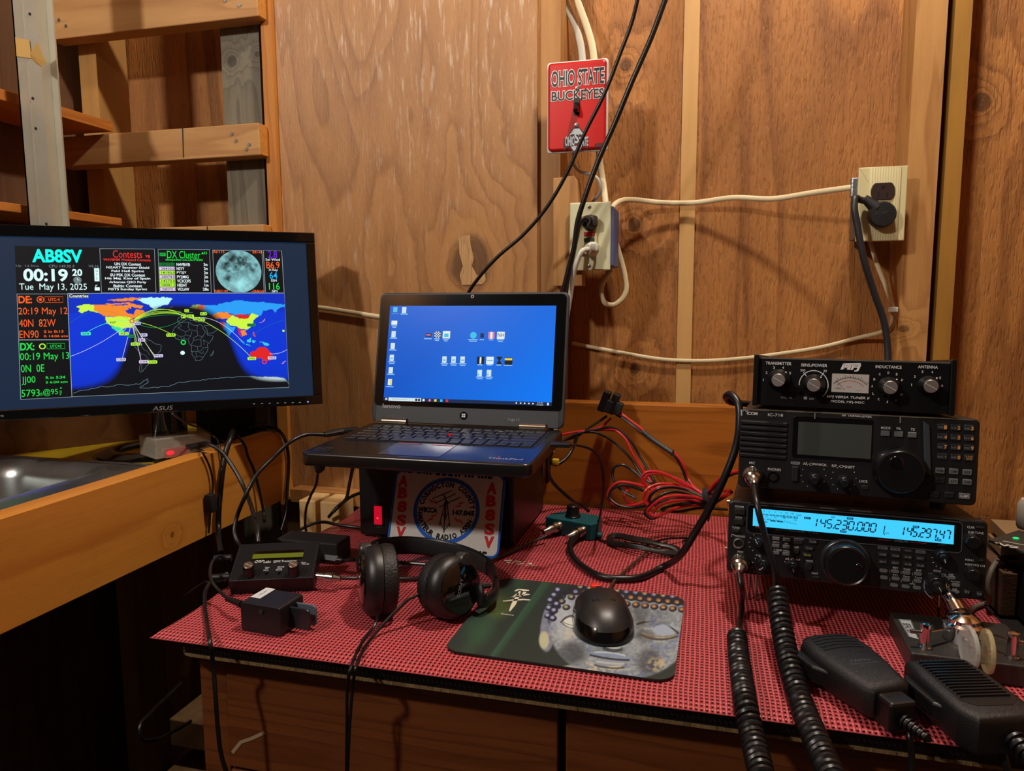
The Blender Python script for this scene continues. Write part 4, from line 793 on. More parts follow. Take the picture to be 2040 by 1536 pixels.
def knob(P, x, y, r, pro, m=KNB, name='knob', cap=None, capr=.8, skirt=None, pointer=0, knurl=.03, n=36, ptm=None):
    q = P.p(x, y, pro); R_ = P.len(x, y, r, pro); k = P.root
    b = MB(); pr = []
    if skirt: sk_ = P.len(x, y, skirt, .004); pr = [(sk_, 0), (sk_, .0025), (sk_*.93, .005), (R_*1.12, .007)]
    else: pr = [(R_*1.08, 0)]
    b.lathe(pr+[(R_*1.04, pro*.55), (R_, pro-.0012), (R_-.0010, pro)], (q.x, .0, q.z), (0, -1, 0), m, n, knurl=0)
    if knurl and not skirt: b.lathe([(R_*1.085, pro*.25), (R_*1.06, pro*.85)], (q.x, 0, q.z), (0, -1, 0), m, n, sm=False, knurl=knurl, cap=False)
    if pointer is not None and not cap:
        a = pointer; b.strip([(q.x+R_*.15*math.cos(a), q.z+R_*.15*math.sin(a)), (q.x+R_*.92*math.cos(a), q.z+R_*.92*math.sin(a))], R_*.12, ptm or WHT, pro+.0002)
    o = b.obj(name, k)
    if cap:
        c = MB().lathe([(R_*capr, pro-.0002), (R_*capr, pro+.0005), (R_*capr-.0004, pro+.0008)], (q.x, 0, q.z), (0, -1, 0), cap, n)
        c.strip([(q.x-R_*capr*.92*math.cos(.52), q.z+R_*capr*.92*math.sin(.52)), (q.x+R_*capr*.92*math.cos(.52), q.z-R_*capr*.92*math.sin(.52))], R_*.07, plain('bright_line', (235, 235, 235), .3, .5), pro+.0010)
        c.obj('knob_cap', o, 'bright turned metal knob cap')
        if skirt:
            c = MB(); a = .9; c.ball((q.x+R_*1.35*math.cos(a), -.0062, q.z+R_*1.35*math.sin(a)), .0009, WHT, n=8); c.obj('knob_dot', o, 'white dot')
    return o
def radio(name, label, cat, fr): return thing(name, label, cat, fr)
# ---- all mode transceiver (bottom of the stack)
FTF = Frame((.1642, .8486, .367-.2744), -.0785, -.105)
ft = thing('radio_transceiver', 'widest radio with bright blue display, bottom of the stack of three', 'radio', FTF, 'stacked radios')
Z5 = Zm(1420, 960, 3.29); P5 = Panel(FTF, ft, Z5)
hw, hh = .1305, .042
FB = plain('radio_front', (17, 18, 20), .42, bump=.1, bscale=2000); FBK = plain('radio_case', (24, 23, 22), .5, .2, var=.15, bscale=300)
MB().prism(rrect(-hw, -hh, hw, hh, .005, 4), .0, .02, FB, .002).obj('front_panel', ft)
MB().prism(rrect(-hw+.003, -hh+.002, hw-.003, hh-.0015, .004, 3), .0205, .262, FBK, .001).obj('case', ft)
g = MB()
for i in range(7): g.span((-.05+i*.03-.022*(i % 2), .03+.02*(i % 3), hh-.0018), (-.03+i*.03-.01, .034+.02*(i % 3), hh-.0011), GOLD if False else plain('vent_dust', (92, 74, 58), .7))
g.obj('top_vents', ft)
a, c, e, f_ = [P5.p(*q, .0015) for q in ((265, 170), (1582, 288), (1580, 408), (262, 290))]
lx0, lx1, lz1, lz0 = (a.x+f_.x)/2, (c.x+e.x)/2, (a.z+c.z)/2, (e.z+f_.z)/2
MB().prism(rrect(lx0-.006, lz0-.008, lx1+.007, lz1+.006, .004), -.001, .002, BLKG, .0008).strip(rrect(lx0-.0065, lz0-.0085, lx1+.0075, lz1+.004, .004), .0012, plain('bezel_grey', (70, 74, 80), .4, .3), .0012, closed=True).obj('display_bezel', ft)
LCDB = glow('lcd_blue', (64, 204, 252), 1.05); LK = plain('lcd_ink', (6, 40, 84), .5); LK2 = plain('lcd_faint', (14, 90, 160), .5)
MB().flat([(lx0, lz0), (lx1, lz0), (lx1, lz1), (lx0, lz1)], LCDB, .0013).obj('display', ft, 'bright sky blue backlit display')
SEG = {'0': 'abcdef', '1': 'fe', '2': 'abged', '3': 'abgcd', '4': 'fgbc', '5': 'afgcd', '6': 'afgedc', '7': 'abcf', '8': 'abcdefg', '9': 'abcdfg', 'L': 'fe'}
SEG['7'] = 'abc'
def segs(b, s, xc, zc_, wd_, h, m, d, th=.13, sl=.14):
    n = sum(.32 if q == '.' else (.6 if q == '1' else 1) for q in s); cw = wd_/n; x = xc-wd_/2; dw = cw*.74
    for q in s:
        if q == '.': 
            z0 = zc_-h/2; b.flat([(x+i+(z-zc_)*sl, z) for i, z in ((0, z0), (h*th*1.1, z0), (h*th*1.1, z0+h*th*1.1), (0, z0+h*th*1.1))], m, d); x += cw*.32; continue
        t = h*th; gq = t*.18
        pos = {'a': ((0, h/2), (dw, h/2)), 'g': ((0, 0), (dw, 0)), 'd': ((0, -h/2), (dw, -h/2)), 'f': ((0, h/2), (0, 0)), 'b': ((dw, h/2), (dw, 0)), 'e': ((0, 0), (0, -h/2)), 'c': ((dw, 0), (dw, -h/2))}
        for k in SEG[q]:
            (xa, za), (xb, zb_) = pos[k]
            A_ = Vector((x+xa, zc_+za*.93)); B_ = Vector((x+xb, zc_+zb_*.93)); dv_ = (B_-A_).normalized(); nn = Vector((-dv_.y, dv_.x)); A_ += dv_*gq; B_ -= dv_*gq
            pts = [A_+dv_*t*.0, A_+dv_*t*.5+nn*t*.5, B_-dv_*t*.5+nn*t*.5, B_, B_-dv_*t*.5-nn*t*.5, A_+dv_*t*.5-nn*t*.5]
            b.flat([(p.x+(p.y-zc_)*sl, p.y) for p in pts], m, d)
        x += cw*(.6 if q == '1' else 1)
b = MB(); D = .0016
for t, x, y, ww, h in (('145.230.000', 878, 285, 398, 60), ('145.297.47', 1407, 336, 312, 62)): q = P5.p(x, y, D); segs(b, t, q.x, q.z, P5.len(x, y, ww, D), P5.vlen(x, y, h, D), LK, D)
b.obj('frequency_digits', ft)
b = MB(); q = P5.p(1128, 318, D); b.strip([(q.x, q.z+.005), (q.x-.0012, q.z-.003), (q.x, q.z-.005)], .0009, LK, D); P5.t('CH', 1142, 336, 22, 14, LK, D, b=b)
for x, y, t in ((620, 237, 'BUSY'), (900, 240, 'ENC'), (855, 325, 'FM'), (1332, 295, 'END'), (1477, 382, 'FM')): P5.rect(b, x, y, 42, 15, LK2 if t != 'BUSY' else LK, D, .0004); P5.t(t, x, y, 28, 9, LCDB, D+.0002, b=b)
P5.rect(b, 788, 230, 20, 15, LK2, D); P5.rect(b, 788, 230, 14, 9, LCDB, D+.0002)
for i in range(30):
    x = 285+i*9.3; y = 203+i*.95; P5.rect(b, x, y+5, 4.2, 17 if i > 17 else 11, LK, D, .0001)
    if i % 2 == 0: P5.rect(b, x, y+32, 3, 4, LK, D, .0001)
for x, y, t, ww in ((336, 191, '3', 7), (372, 195, '5', 7), (410, 199, '7', 7), (446, 202, '9', 7), (482, 204, '+20', 22), (520, 209, '+40', 22), (562, 218, '+60dB', 36), (352, 228, '10', 12), (410, 233, '50', 14), (470, 238, '80', 14), (540, 250, '100', 22), (370, 244, 'ALC', 24)): P5.t(t, x, y, ww, 10, LK, D, b=b)
P5.line([(285, 250), (360, 248), (440, 255), (550, 278)], .0004, LK, D, b); P5.line([(378, 255), (412, 258)], .0011, LK, D, b); P5.line([(420, 258), (460, 264)], .0011, LK, D, b); P5.line([(335, 262), (358, 264)], .0009, LK2, D, b)
b.obj('display_marks', ft)
# lettering
for t, x, y, ww, h in (('POWER', 176, 163, 60, 14), ('MOX', 171, 234, 42, 12), ('TUNER', 152, 300, 50, 12), ('PHONES', 178, 357, 66, 13), ('MIC', 182, 459, 38, 13), ('SQL', 300, 483, 36, 12), ('ATT', 416, 349, 30, 11), ('RF AMP', 486, 355, 54, 11), ('AGC-F', 414, 396, 46, 11), ('NB', 484, 404, 22, 11), ('T-SENS', 426, 446, 52, 11), ('MON', 482, 452, 38, 11), ('S.SRCH', 563, 371, 62, 12), ('NAR', 548, 428, 34, 12), ('VOICE', 632, 519, 48, 12), ('FAST', 670, 600, 42, 12), ('REV', 1198, 563, 34, 12), ('TONE', 1272, 574, 46, 12), ('ENT', 1350, 581, 34, 12), ('Pri', 1196, 610, 28, 10), ('Pace', 1270, 620, 40, 10), ('T.Lock', 1348, 628, 50, 10), ('mHz', 1308, 668, 34, 10), ('CLAR', 1692, 298, 48, 14), ('SUB-TUNE', 1724, 333, 102, 14), ('MENU', 1682, 512, 54, 13), ('MEM/VFO CH', 1718, 546, 128, 14), ('NOR', 1562, 608, 30, 10), ('Squelch', 1590, 655, 60, 11), ('N-R', 1586, 703, 28, 11)): P5.t(t, x, y, ww, h)
for t, x, y, ww in (('MIC', 275, 333, 44), ('PWR', 362, 343, 42), ('AF', 487, 505, 26), ('RF', 560, 511, 24)): P5.t(t, x, y, ww, 13)
for x, y in ((318, 338), (523, 508)): 
    q = P5.p(x, y); P5.let.strip([(q.x+i, q.z+j) for i, j in circle(.0014, 12)], .0004, WHT, .0004, closed=True); P5.line([(x-14, y-1), (x-8, y)], .0005, WHT); P5.line([(x+8, y), (x+14, y+1)], .0005, WHT)
P5.t('YAESU', 312, 300, 70, 13, REDP, .0018); P5.t('ALL MODE TRANSCEIVER', 505, 320, 190, 10, DIMP, .0018); P5.t('FT-847', 660, 334, 70, 11, DIMP, .0018); P5.t('SATELLITE', 1234, 389, 88, 10, GRYP, .0018); P5.line([(1080, 377), (1175, 385)], .0005, REDP, .0018); P5.line([(1290, 394), (1400, 405)], .0005, REDP, .0018); P5.t('SHIFT', 1503, 413, 52, 11, DIMP, .0018)
q = P5.p(132, 352); P5.let.strip([(q.x+.0015*math.cos(t), q.z+.0016*math.sin(t)) for t in [PI*i/8 for i in range(9)]]+[(q.x-.0015, q.z-.0014)], .0005, WHT, .0004)
def ticks(x, y, r, a0, a1, n, ln_=9, wd=.0006):
    for i in range(n): a = math.radians(a0+(a1-a0)*i/(n-1)); P5.line([(x+r*math.cos(a), y-r*math.sin(a)), (x+(r+ln_)*math.cos(a), y-(r+ln_)*math.sin(a))], wd, WHT)
ticks(300, 400, 58, 120, 232, 5); ticks(318, 548, 56, 100, 220, 5); ticks(516, 560, 52, 60, 140, 4); ticks(1505, 500, 62, 40, 260, 9)
for a0, a1 in ((150, 195), (25, 60), (200, 250)): P5.let.strip([(P5.p(1470+86*math.cos(t), 680-86*math.sin(t)).x, P5.p(1470+86*math.cos(t), 680-86*math.sin(t)).z) for t in [math.radians(a0+(a1-a0)*i/8) for i in range(9)]], .0012, plain('ring_grey', (120, 116, 128), .5), .0004)
for t, x, y, ww in (('LOW', 1428, 600, 30), ('CUT', 1428, 614, 30), ('HIGH', 1513, 605, 34), ('CUT', 1513, 619, 30)): P5.t(t, x, y, ww, 10, GRYP)
P5.rect(P5.let, 1470, 584, 48, 14, GRYP, .0004); P5.t('DSP', 1470, 584, 30, 9, BLK, .0006)
for i, x in enumerate((1158, 1234, 1308)):
    for y in (586, 638): P5.line([(x, y+i*9-9), (x+3, y+i*9+9)], .0005, GRYP)
P5.let.obj('lettering', ft)
PB_ = plain('button_grey', (92, 96, 98), .5); PBD = plain('button_dark', (30, 31, 33), .4); OLV = plain('olive_mark', (150, 160, 70), .5)
for x, y, ww, h in ((176, 197, 68, 36), (171, 263, 62, 36), (150, 322, 46, 20)): P5.button(x, y, ww, h, PBD, .0035)
for x, y in ((414, 372), (484, 379), (412, 419), (482, 426), (412, 466), (480, 473)): P5.button(x, y, 48, 22, PB_, .002, .0004)
P5.button(560, 397, 58, 26, PBD, .002); P5.button(547, 456, 36, 36, PBD, .003, .01)
for t, x, y, m in (('SSB', 656, 393, GRYP), ('CW', 633, 436, GRYP), ('FM/AM', 620, 480, OLV)): P5.button(x, y, 60, 28, PBD, .0022, .006, lab=t, lm=m)
P5.button(628, 553, 50, 50, PBD, .0025, .02); P5.button(677, 628, 46, 16, PBD, .002)
for t, x, y in (('RX', 1114, 432), ('TX', 1197, 441), ('TRACK', 1279, 450), ('N/W', 1362, 459)): P5.button(x, y, 64, 20, PB_ if t != 'TRACK' else PBD, .0004, .0004, 'indicator_tile', t, BLK if t != 'TRACK' else GRYP)
for i, r in enumerate((('HOME', 'VFO/M', 'A>B', 'SPLIT'), ('SAT', 'MR/W', 'A=B', 'SUB'))):
    for j, t in enumerate(r): P5.button(1115+j*82, 476+i*47+j*8.5, 62, 30, PBD, .0016, .0008, lab=t, lm=GRYP, lh=13)
for x, y in ((1120, 583), (1196, 588), (1270, 597), (1346, 604), (1122, 628), (1200, 635), (1268, 642), (1344, 651), (1190, 678), (1266, 687), (1340, 695)): P5.button(x, y, 54, 24, PB_, .0018, .004)
for x, y in ((1753, 301), (1748, 517)): P5.button(x, y, 52, 12, PBD, .0025)
for x, y in ((1566, 629), (1594, 678), (1590, 722)): P5.button(x, y, 56, 22, PB_, .0018, .004)
for x, y, t in ((1668, 722, 'RV'), (1748, 735, 'DW')): P5.button(x, y, 44, 40, PBD, .0025, .02, lab=t, lm=GRYP)
ALK = plain('dark_alu', (60, 62, 66), .25, .8)
for x, y, r, pro, pt_ in ((297, 405, 38, .013, 2.2), (330, 552, 42, .013, 4.0), (522, 562, 36, .013, -1.2), (1510, 497, 46, .014, -1.2), (1712, 402, 50, .015, None), (1712, 615, 46, .015, None), (1473, 680, 58, .016, -1.0)):
    o = knob(P5, x, y, r, pro, KNB, pointer=pt_, knurl=.06)
    if pt_ is not None: q = P5.p(x, y, pro); MB().lathe([(P5.len(x, y, r*.62, pro), pro), (P5.len(x, y, r*.58, pro), pro+.004), (P5.len(x, y, r*.5, pro), pro+.005)], (q.x, 0, q.z), (0, -1, 0), ALK, 24).strip([(q.x+.0005*math.cos(pt_), q.z+.0005*math.sin(pt_)), (q.x+.0042*math.cos(pt_), q.z+.0042*math.sin(pt_))], .0006, WHT, pro+.0053).obj('inner_knob', o)
# main dial
q = P5.p(880, 555, .022); R_ = P5.len(880, 555, 140, .022)
o = MB().lathe([(R_*1.22, .0), (R_*1.22, .004), (R_*1.17, .0055), (R_*1.10, .006)], (q.x, 0, q.z), (0, -1, 0), plain('shuttle_ring', (52, 54, 60), .25, .6), 60).lathe([(R_*1.05, .006), (R_*1.06, .018), (R_, .0215), (R_*.97, .022), (R_*.9, .0212), (R_*.85, .0215)], (q.x, 0, q.z), (0, -1, 0), plain('dial_black', (14, 14, 15), .28), 60).lathe([(R_*1.075, .008), (R_*1.075, .017)], (q.x, 0, q.z), (0, -1, 0), KNB, 120, sm=False, knurl=.018, cap=False).obj('tuning_dial', ft)
d_ = P5.p(955, 555, .022); MB().ball((d_.x, -.0228, d_.z), .0036, BLKG, (1, .35, 1)).obj('dial_dimple', o)
q = P5.p(170, 402); MB().lathe([(.0062, 0), (.0062, .0022), (.0048, .0026), (.0040, .001)], (q.x, 0, q.z), (0, -1, 0), SILV, 24, cap=False).cyl((q.x, -.0006, q.z), (q.x, .0, q.z), .0045, BLK, 18).obj('headphone_jack', ft, 'metal ringed headphone jack')
def micplug(P, x, y, root, r=52, name='mic_plug'):
    q = P.p(x, y, .012); R_ = P.len(x, y, r, .012)
    MB().lathe([(R_*1.1, 0), (R_*1.1, .003), (R_*.98, .004)], (q.x, 0, q.z), (0, -1, 0), SILV, 28).obj('mic_socket', root)
    return q, R_
MQ1, MR1 = micplug(P5, 176, 535, ft, 46)
for x in (-.105, .1): 
    MB().tube([(x, .06, -hh), (x+.0, .055, -hh-.045), ], .0013, CHR, 6).tube([(x+.008, .06, -hh), (x+.008, .055, -hh-.045)], .0013, CHR, 6).obj('stand_wire', ft)
for x in (-.11, .11): MB().cyl((x, .24, -hh+.002), (x, .24, -hh-.022), .008, RUB, 16).obj('rear_foot', ft)
for y_, z_ in ((.02, .036), (.02, -.020), (.05, .03)): MB().cyl((-hw+.003, y_, z_), (-hw-.003, y_, z_), .0035, NICK, 12).obj('side_screw', ft)
# ---- HF transceiver (middle of the stack)
ICF = Frame((.1640, .8617, .367-.1722), -.1025, -.08)
icr = thing('radio_transceiver', 'middle radio of the stack with unlit grey display and big tuning dial', 'radio', ICF, 'stacked radios')
Z4 = Zm(1400, 690, 3.1875); P4 = Panel(ICF, icr, Z4); hw, hh = .1203, .046
MB().prism(rrect(-hw, -hh, hw, hh, .006, 4), .0, .018, FB, .002).obj('front_panel', icr)
MB().prism(rrect(-hw+.003, -hh+.004, hw-.003, hh-.001, .003, 3), .0185, .236, FBK, .001).obj('case', icr)
q0, q1 = P4.p(242, 462), P4.p(528, 722); b = MB(); b.flat([(q0.x, q1.z), (q1.x, q1.z), (q1.x, q0.z), (q0.x, q0.z)], BLKM, .0003)
for i in range(7): z = q1.z+(q0.z-q1.z)*(i+.5)/7; b.prism([(q0.x, z-.002), (q1.x, z-.0026), (q1.x, z+.0014), (q0.x, z+.002)], -.003, .0, FB, .0008)
b.obj('speaker_grille', icr)
qa, qb_ = P4.p(575, 462), P4.p(1060, 715); c0, c1 = P4.p(608, 487, .001), P4.p(1066, 708, .001); zt_ = (P4.p(608, 478).z+P4.p(1066, 500).z)/2; zb_ = (P4.p(612, 690).z+P4.p(1062, 710).z)/2
MB().prism(rrect(qa.x, zb_-.004, P4.p(1082, 600).x, hh-.006, .003), -.0006, .001, BLKG, .0004).obj('display_bezel', icr)
MB().flat([(c0.x, zb_), (c1.x, zb_), (c1.x, zt_), (c0.x, zt_)], plain('lcd_off', (62, 68, 66), .3), .0009).obj('display', icr, 'unlit grey display')
b = MB(); b.prism([(P4.p(1395, 500).x, hh-.004), (P4.p(1440, 480).x, hh-.009), (P4.p(1452, 760).x, -.018), (P4.p(1408, 720).x, -.012)], -.003, .0, plain('blue_grey_rib', (56, 66, 72), .4), .001).obj('panel_rib', icr)
b = MB(); 
for x in (712, 1255): q = P4.p(x, 430); b.strip([(q.x, hh-.001), (q.x, hh-.008)], .0012, plain('seam_glint', (150, 146, 140), .4, .4), .0012)
b.strip([(-hw+.006, hh-.0008), (hw-.006, hh-.0008)], .0012, plain('edge_glint', (130, 120, 104), .35, .5), .0012); b.obj('top_edge_glint', icr)  # glints on seams and top edge painted as pale strips
for t, x, y, ww, h in (('IC-718', 462, 436, 96, 18), ('HF TRANSCEIVER', 978, 441, 190, 16), ('MODE', 1162, 518, 60, 15), ('FIL', 1246, 522, 30, 15), ('TS', 1333, 528, 26, 15), ('MIC', 313, 740, 36, 15), ('PHONES', 455, 782, 82, 16), ('AF', 650, 745, 26, 16), ('RF/SQL', 748, 752, 84, 16), ('RIT', 836, 759, 32, 16), ('SHIFT', 933, 767, 64, 16), ('LOCK', 1021, 857, 54, 16)): P4.t(t, x, y, ww, h, bold=.006)
P4.t('ICOM', 314, 426, 66, 20, bold=.02); q = P4.p(280, 408); P4.let.strip([(q.x+i, q.z+j) for i, j in circle(.0013, 12)], .0005, WHT, .0004, closed=True)
P4.rect(P4.let, 588, 741, 58, 18, GRYP, .0004, .003); P4.t('PWR', 588, 741, 40, 12, BLK, .0006)
for x, y in ((688, 748), (880, 762)): q = P4.p(x, y); P4.let.strip([(q.x+i, q.z+j) for i, j in circle(.0015, 12)], .0004, WHT, .0004, closed=True); P4.line([(x-17, y-1), (x-9, y)], .0006, WHT); P4.line([(x+9, y), (x+17, y+1)], .0006, WHT)
for cx, cy in ((703, 820), (895, 838)):
    for i in range(11): a = math.radians(-60+300*i/10); q = P4.p(cx+78*math.cos(a), cy-78*math.sin(a)); P4.let.flat([(q.x+i_, q.z+j) for i_, j in circle(.0005, 6)], WHT, .0004)
P4.line([(245, 402), (247, 440)], .0016, plain('edge_white', (170, 176, 180), .4), .0004)
P4.let.obj('lettering', icr)
for x, y in ((1160, 553), (1245, 558), (1331, 563)): P4.button(x, y, 56, 34, PB_, .0022, .0006)
AMB = plain('amber_print', (206, 140, 56), .6); KPB = plain('key_slate', (38, 42, 46), .4)
kp = [['1', 'V/M'], ['2', 'A=B'], ['3', 'A/B'], ['4', 'MW'], ['5', 'M-CL'], ['6', 'M-V'], ['7', 'SPL'], ['8', 'SCN'], ['9', 'VOX'], ['.', 'RFG'], ['0', 'AMP'], ['', 'F-INP']]
for i, (n_, t) in enumerate(kp):
    r, c = divmod(i, 3); x = 1522+c*85; y = 512+r*62.5+c*4; o = P4.button(x, y, 66, 40, KPB, .0018, .0014)
    b = MB(); P4.t(t, x-14 if n_ else x, y+(2 if n_ else -6), 32 if n_ else 42, 11, GRYP if n_ else AMB, .0021, b=b)
    if n_: P4.t(n_, x+20, y+2, 18 if n_ != '.' else 6, 24 if n_ != '.' else 6, AMB, .0021, bold=.04, b=b)
    else: P4.t('ENT', x+2, y+9, 36, 12, AMB, .0021, b=b)
    b.obj('key_lettering', o)
for t, x, y in (('NB', 1508, 790), ('COMP', 1595, 795), ('SET', 1681, 801), ('ATT', 1593, 858), ('TUNER', 1680, 863), ('MET', 1508, 852), ('BAND', 1472, 940), ('DN', 1565, 945), ('UP', 1663, 952)): P4.button(x, y, 58 if t != 'UP' else 72, 36, PB_ if t not in ('MET', 'BAND', 'DN') else PBD, .002, .0008, lab=t, lm=WHT if t == 'UP' else BLK, lh=14)
o = P4.button(586, 812, 34, 90, PBD, .004, .0008, 'power_rocker'); P4.button(586, 812, 42, 100, BLKM, .001, .0008, 'rocker_frame')
P4.button(1030, 897, 44, 26, PBD, .002)
for x, y in ((710, 850), (900, 868)): o = knob(P4, x, y, 42, .016, KNB, pointer=1.9, knurl=.08); q = P4.p(x, y, .016); MB().lathe([(P4.len(x, y, 30, .016), .016), (P4.len(x, y, 27, .016), .020), (P4.len(x, y, 22, .016), .021)], (q.x, 0, q.z), (0, -1, 0), ALK, 24).obj('inner_knob', o)
q = P4.p(1258, 800, .02); R_ = P4.len(1258, 800, 150, .02)
o = MB().lathe([(R_*1.17, 0), (R_*1.18, .004), (R_*1.14, .010), (R_*1.06, .0165), (R_, .0195), (R_*.975, .020)], (q.x, 0, q.z), (0, -1, 0), plain('dial_black', (14, 14, 15), .28), 60).lathe([(R_*1.185, .003), (R_*1.15, .0095)], (q.x, 0, q.z), (0, -1, 0), KNB, 110, sm=False, knurl=.025, cap=False).lathe([(R_*.97, .0203), (R_*.955, .0203)], (q.x, 0, q.z), (0, -1, 0), plain('dial_rim', (70, 72, 74), .2, .8), 60, cap=False).obj('tuning_dial', icr)
d_ = P4.p(1228, 745, .02); MB().ball((d_.x, -.0203, d_.z), P4.len(1228, 745, 52, .02), BLKG, (1, .18, 1), 20).obj('dial_dimple', o)
q = P4.p(448, 830); MB().lathe([(.0065, 0), (.0065, .001), (.005, .0012), (.0045, .0005)], (q.x, 0, q.z), (0, -1, 0), BLKG, 20).flat([(q.x+i, q.z+j) for i, j in circle(.0042, 16)], plain('hole_black', (14, 12, 10)), .0014).obj('headphone_jack', icr)
MQ2, MR2 = micplug(P4, 312, 818, icr, 46)
for x in (-.09, .09): 
    for y_ in (.03, .2): MB().cyl((x, y_, -hh+.0045), (x, y_, -hh-.0115), .008, RUB, 16).obj('rubber_foot', icr)
# ---- antenna tuner (top of the stack)
MFF = Frame((.159, .8725, .367-.0948), -.155, -.082)
mf = thing('antenna_tuner', 'black antenna tuner with silver capped knobs and meter, top of the radio stack', 'radio tuner', MFF)
P3 = Panel(MFF, mf, Z4); hw, hh = .1016, .0288
TB = plain('tuner_black', (9, 9, 10), .3)
MB().prism(rrect(-hw+.006, -hh+.001, hw-.006, hh-.002, .001, 1), .0, .003, TB).obj('front_panel', mf)
MB().span((-hw+.004, .0035, -hh+.002), (hw-.004, .15, hh-.001), FBK, .001).obj('case', mf)
for x0_, x1_ in ((-hw, -hw+.0055), (hw-.0055, hw)): MB().span((x0_, -.006, -hh), (x1_, .15, hh+.0015), TB, .0008).obj('side_cheek', mf)
MB().strip([(-hw+.006, hh-.0024), (hw-.006, hh-.0024)], .0009, plain('edge_glint', (130, 120, 104)), .0006).obj('top_edge_glint', mf)  # top edge highlight painted as a pale strip
for t, x, y, ww, h in (('TRANSMITTER', 481, 108, 164, 19), ('SENS./POWER', 707, 120, 166, 19), ('INDUCTANCE', 1180, 131, 166, 19), ('ANTENNA', 1430, 131, 126, 19)): P3.t(t, x, y, ww, h, bold=.012)
for t, x, y in (('1', 385, 213), ('2', 405, 167), ('3', 453, 135), ('4', 510, 135), ('5', 555, 170), ('A', 1076, 253), ('B', 1090, 209), ('C', 1124, 177), ('D', 1179, 168), ('E', 1232, 177), ('F', 1266, 215), ('L', 1083, 300), ('K', 1118, 336), ('J', 1170, 352), ('I', 1227, 342), ('H', 1262, 306), ('1', 1326, 244), ('2', 1347, 192), ('3', 1395, 161), ('4', 1458, 163), ('5', 1507, 200), ('6', 1520, 250)): P3.t(t, x, y, 4 if t in '1I' else 11, 15, bold=.01)
P3.t('300', 635, 152, 32, 15); P3.t('30', 777, 156, 22, 15); P3.t('FWD', 516, 326, 38, 12, GRYP); P3.t('REF', 692, 334, 30, 12, GRYP)
P3.t('MFJ', 938, 137, 118, 46, bold=.05, shear=.35); P3.line([(893, 114), (1003, 112)], .0022, WHT); P3.t('MFJ VERSA TUNER II', 921, 326, 268, 20, shear=.25, bold=.01); P3.t('MODEL MFJ-945C', 919, 355, 214, 18)
P3.let.strip([(P3.p(704+92*math.cos(a), 246-92*math.sin(a)).x, P3.p(704+92*math.cos(a), 246-92*math.sin(a)).z) for a in [math.radians(-52+232*i/40) for i in range(41)]], .0009, WHT, .0004)
P3.line([(640, 165), (658, 188)], .0008, WHT); P3.line([(770, 167), (752, 188)], .0008, WHT); P3.rect(P3.let, 652, 328, 22, 18, GRYP, .0004); P3.rect(P3.let, 556, 327, 22, 8, GRYP, .0004)
P3.let.obj('lettering', mf)
m0, m1 = P3.p(822, 172), P3.p(1052, 296); zt_ = (P3.p(826, 172).z+P3.p(1052, 180).z)/2; zb_ = (P3.p(822, 290).z+P3.p(1046, 297).z)/2
mtr = MB().flat([(m0.x, zb_), (m1.x, zb_), (m1.x, zt_), (m0.x, zt_)], plain('meter_face', (176, 172, 168), .5), .0006).obj('meter', mf, 'pale analogue meter window')
b = MB(); cxm = (m0.x+m1.x)/2; 
def ma(r, a): return (cxm+r*math.cos(math.radians(a)), zb_-.006+r*math.sin(math.radians(a)))
b.strip([ma(.0225, a) for a in range(42, 139, 6)], .0005, BLK, .0009); b.strip([ma(.019, a) for a in range(44, 137, 6)], .0005, REDP, .0009)
for i in range(15): a = 45+i*6.4; b.strip([ma(.0225, a), ma(.0245 if i % 3 else .0258, a)], .0004, BLK, .0009)
b.strip([ma(.010, 120), ma(.024, 128)], .0004, BLK, .0010); P3.t('SWR', 928, 258, 32, 9, REDP, .0009, b=b); P3.t('MFJ', 856, 268, 36, 12, BLK, .0009, b=b, shear=.3); P3.t('WATTS', 990, 280, 34, 7, GRYP, .0009, b=b)
b.obj('meter_scale', mtr)
for x, y, r in ((480, 215, 50), (705, 247, 51), (1192, 262, 54), (1450, 254, 55)): knob(P3, x, y, r, .021, KNB, cap=ALF, capr=.86, skirt=74, pointer=None)
q = P3.p(607, 278, .004); MB().cyl((q.x, 0, q.z), (q.x, -.005, q.z), .0034, BLKG, 14).obj('push_button', mf)
for x in (-.08, .08):
    for y_ in (.012, .12): MB().cyl((x, y_, -hh+.0025), (x, y_, -hh-.0005), .005, RUB, 12).obj('rubber_foot', mf)
# ================================================================ WALL PLATES
IVO = plain('ivory_plastic', (206, 204, 166), .4); IVY = plain('yellowed_ivory', (206, 196, 150), .42); SCW = plain('screw_steel', (176, 176, 168), .3, .9)
def screw(b, x, z, y, r=.0032): b.lathe([(r, 0), (r*.9, .0012), (r*.4, .0018)], (x, y, z), (0, -1, 0), SCW, 14).strip([(x-r*.7, z-r*.5), (x+r*.7, z+r*.5)], .0008, BLK, -(y-.0021)); return b
ZS = Zm(1040, 0, 4.8); A_ = w(1090.5, 125, Y=1.252); B_ = w(1213.5, 116.5, Y=1.252); C_ = w(1209.5, 301, Y=1.252); D_ = w(1089.5, 305.5, Y=1.252)
sw0, sw1, sz0, sz1 = (A_.x+D_.x)/2, (B_.x+C_.x)/2, (C_.z+D_.z)/2, (A_.z+B_.z)/2
SWF = Frame(((sw0+sw1)/2, 1.252, (sz0+sz1)/2)); sw = thing('light_switch', 'red light switch plate with black lettering on the wall stud', 'light switch', SWF)
W2, H2 = (sw1-sw0)/2, (sz1-sz0)/2; RED = plain('enamel_red', (196, 24, 18), .3, coat=.3); PWH = plain('plate_white', (226, 222, 218), .4)
MB().prism(rrect(-W2, -H2, W2, H2, .005, 4), -.0015, .004, PWH, .0015).obj('plate_rim', sw, 'white rim of the plate')
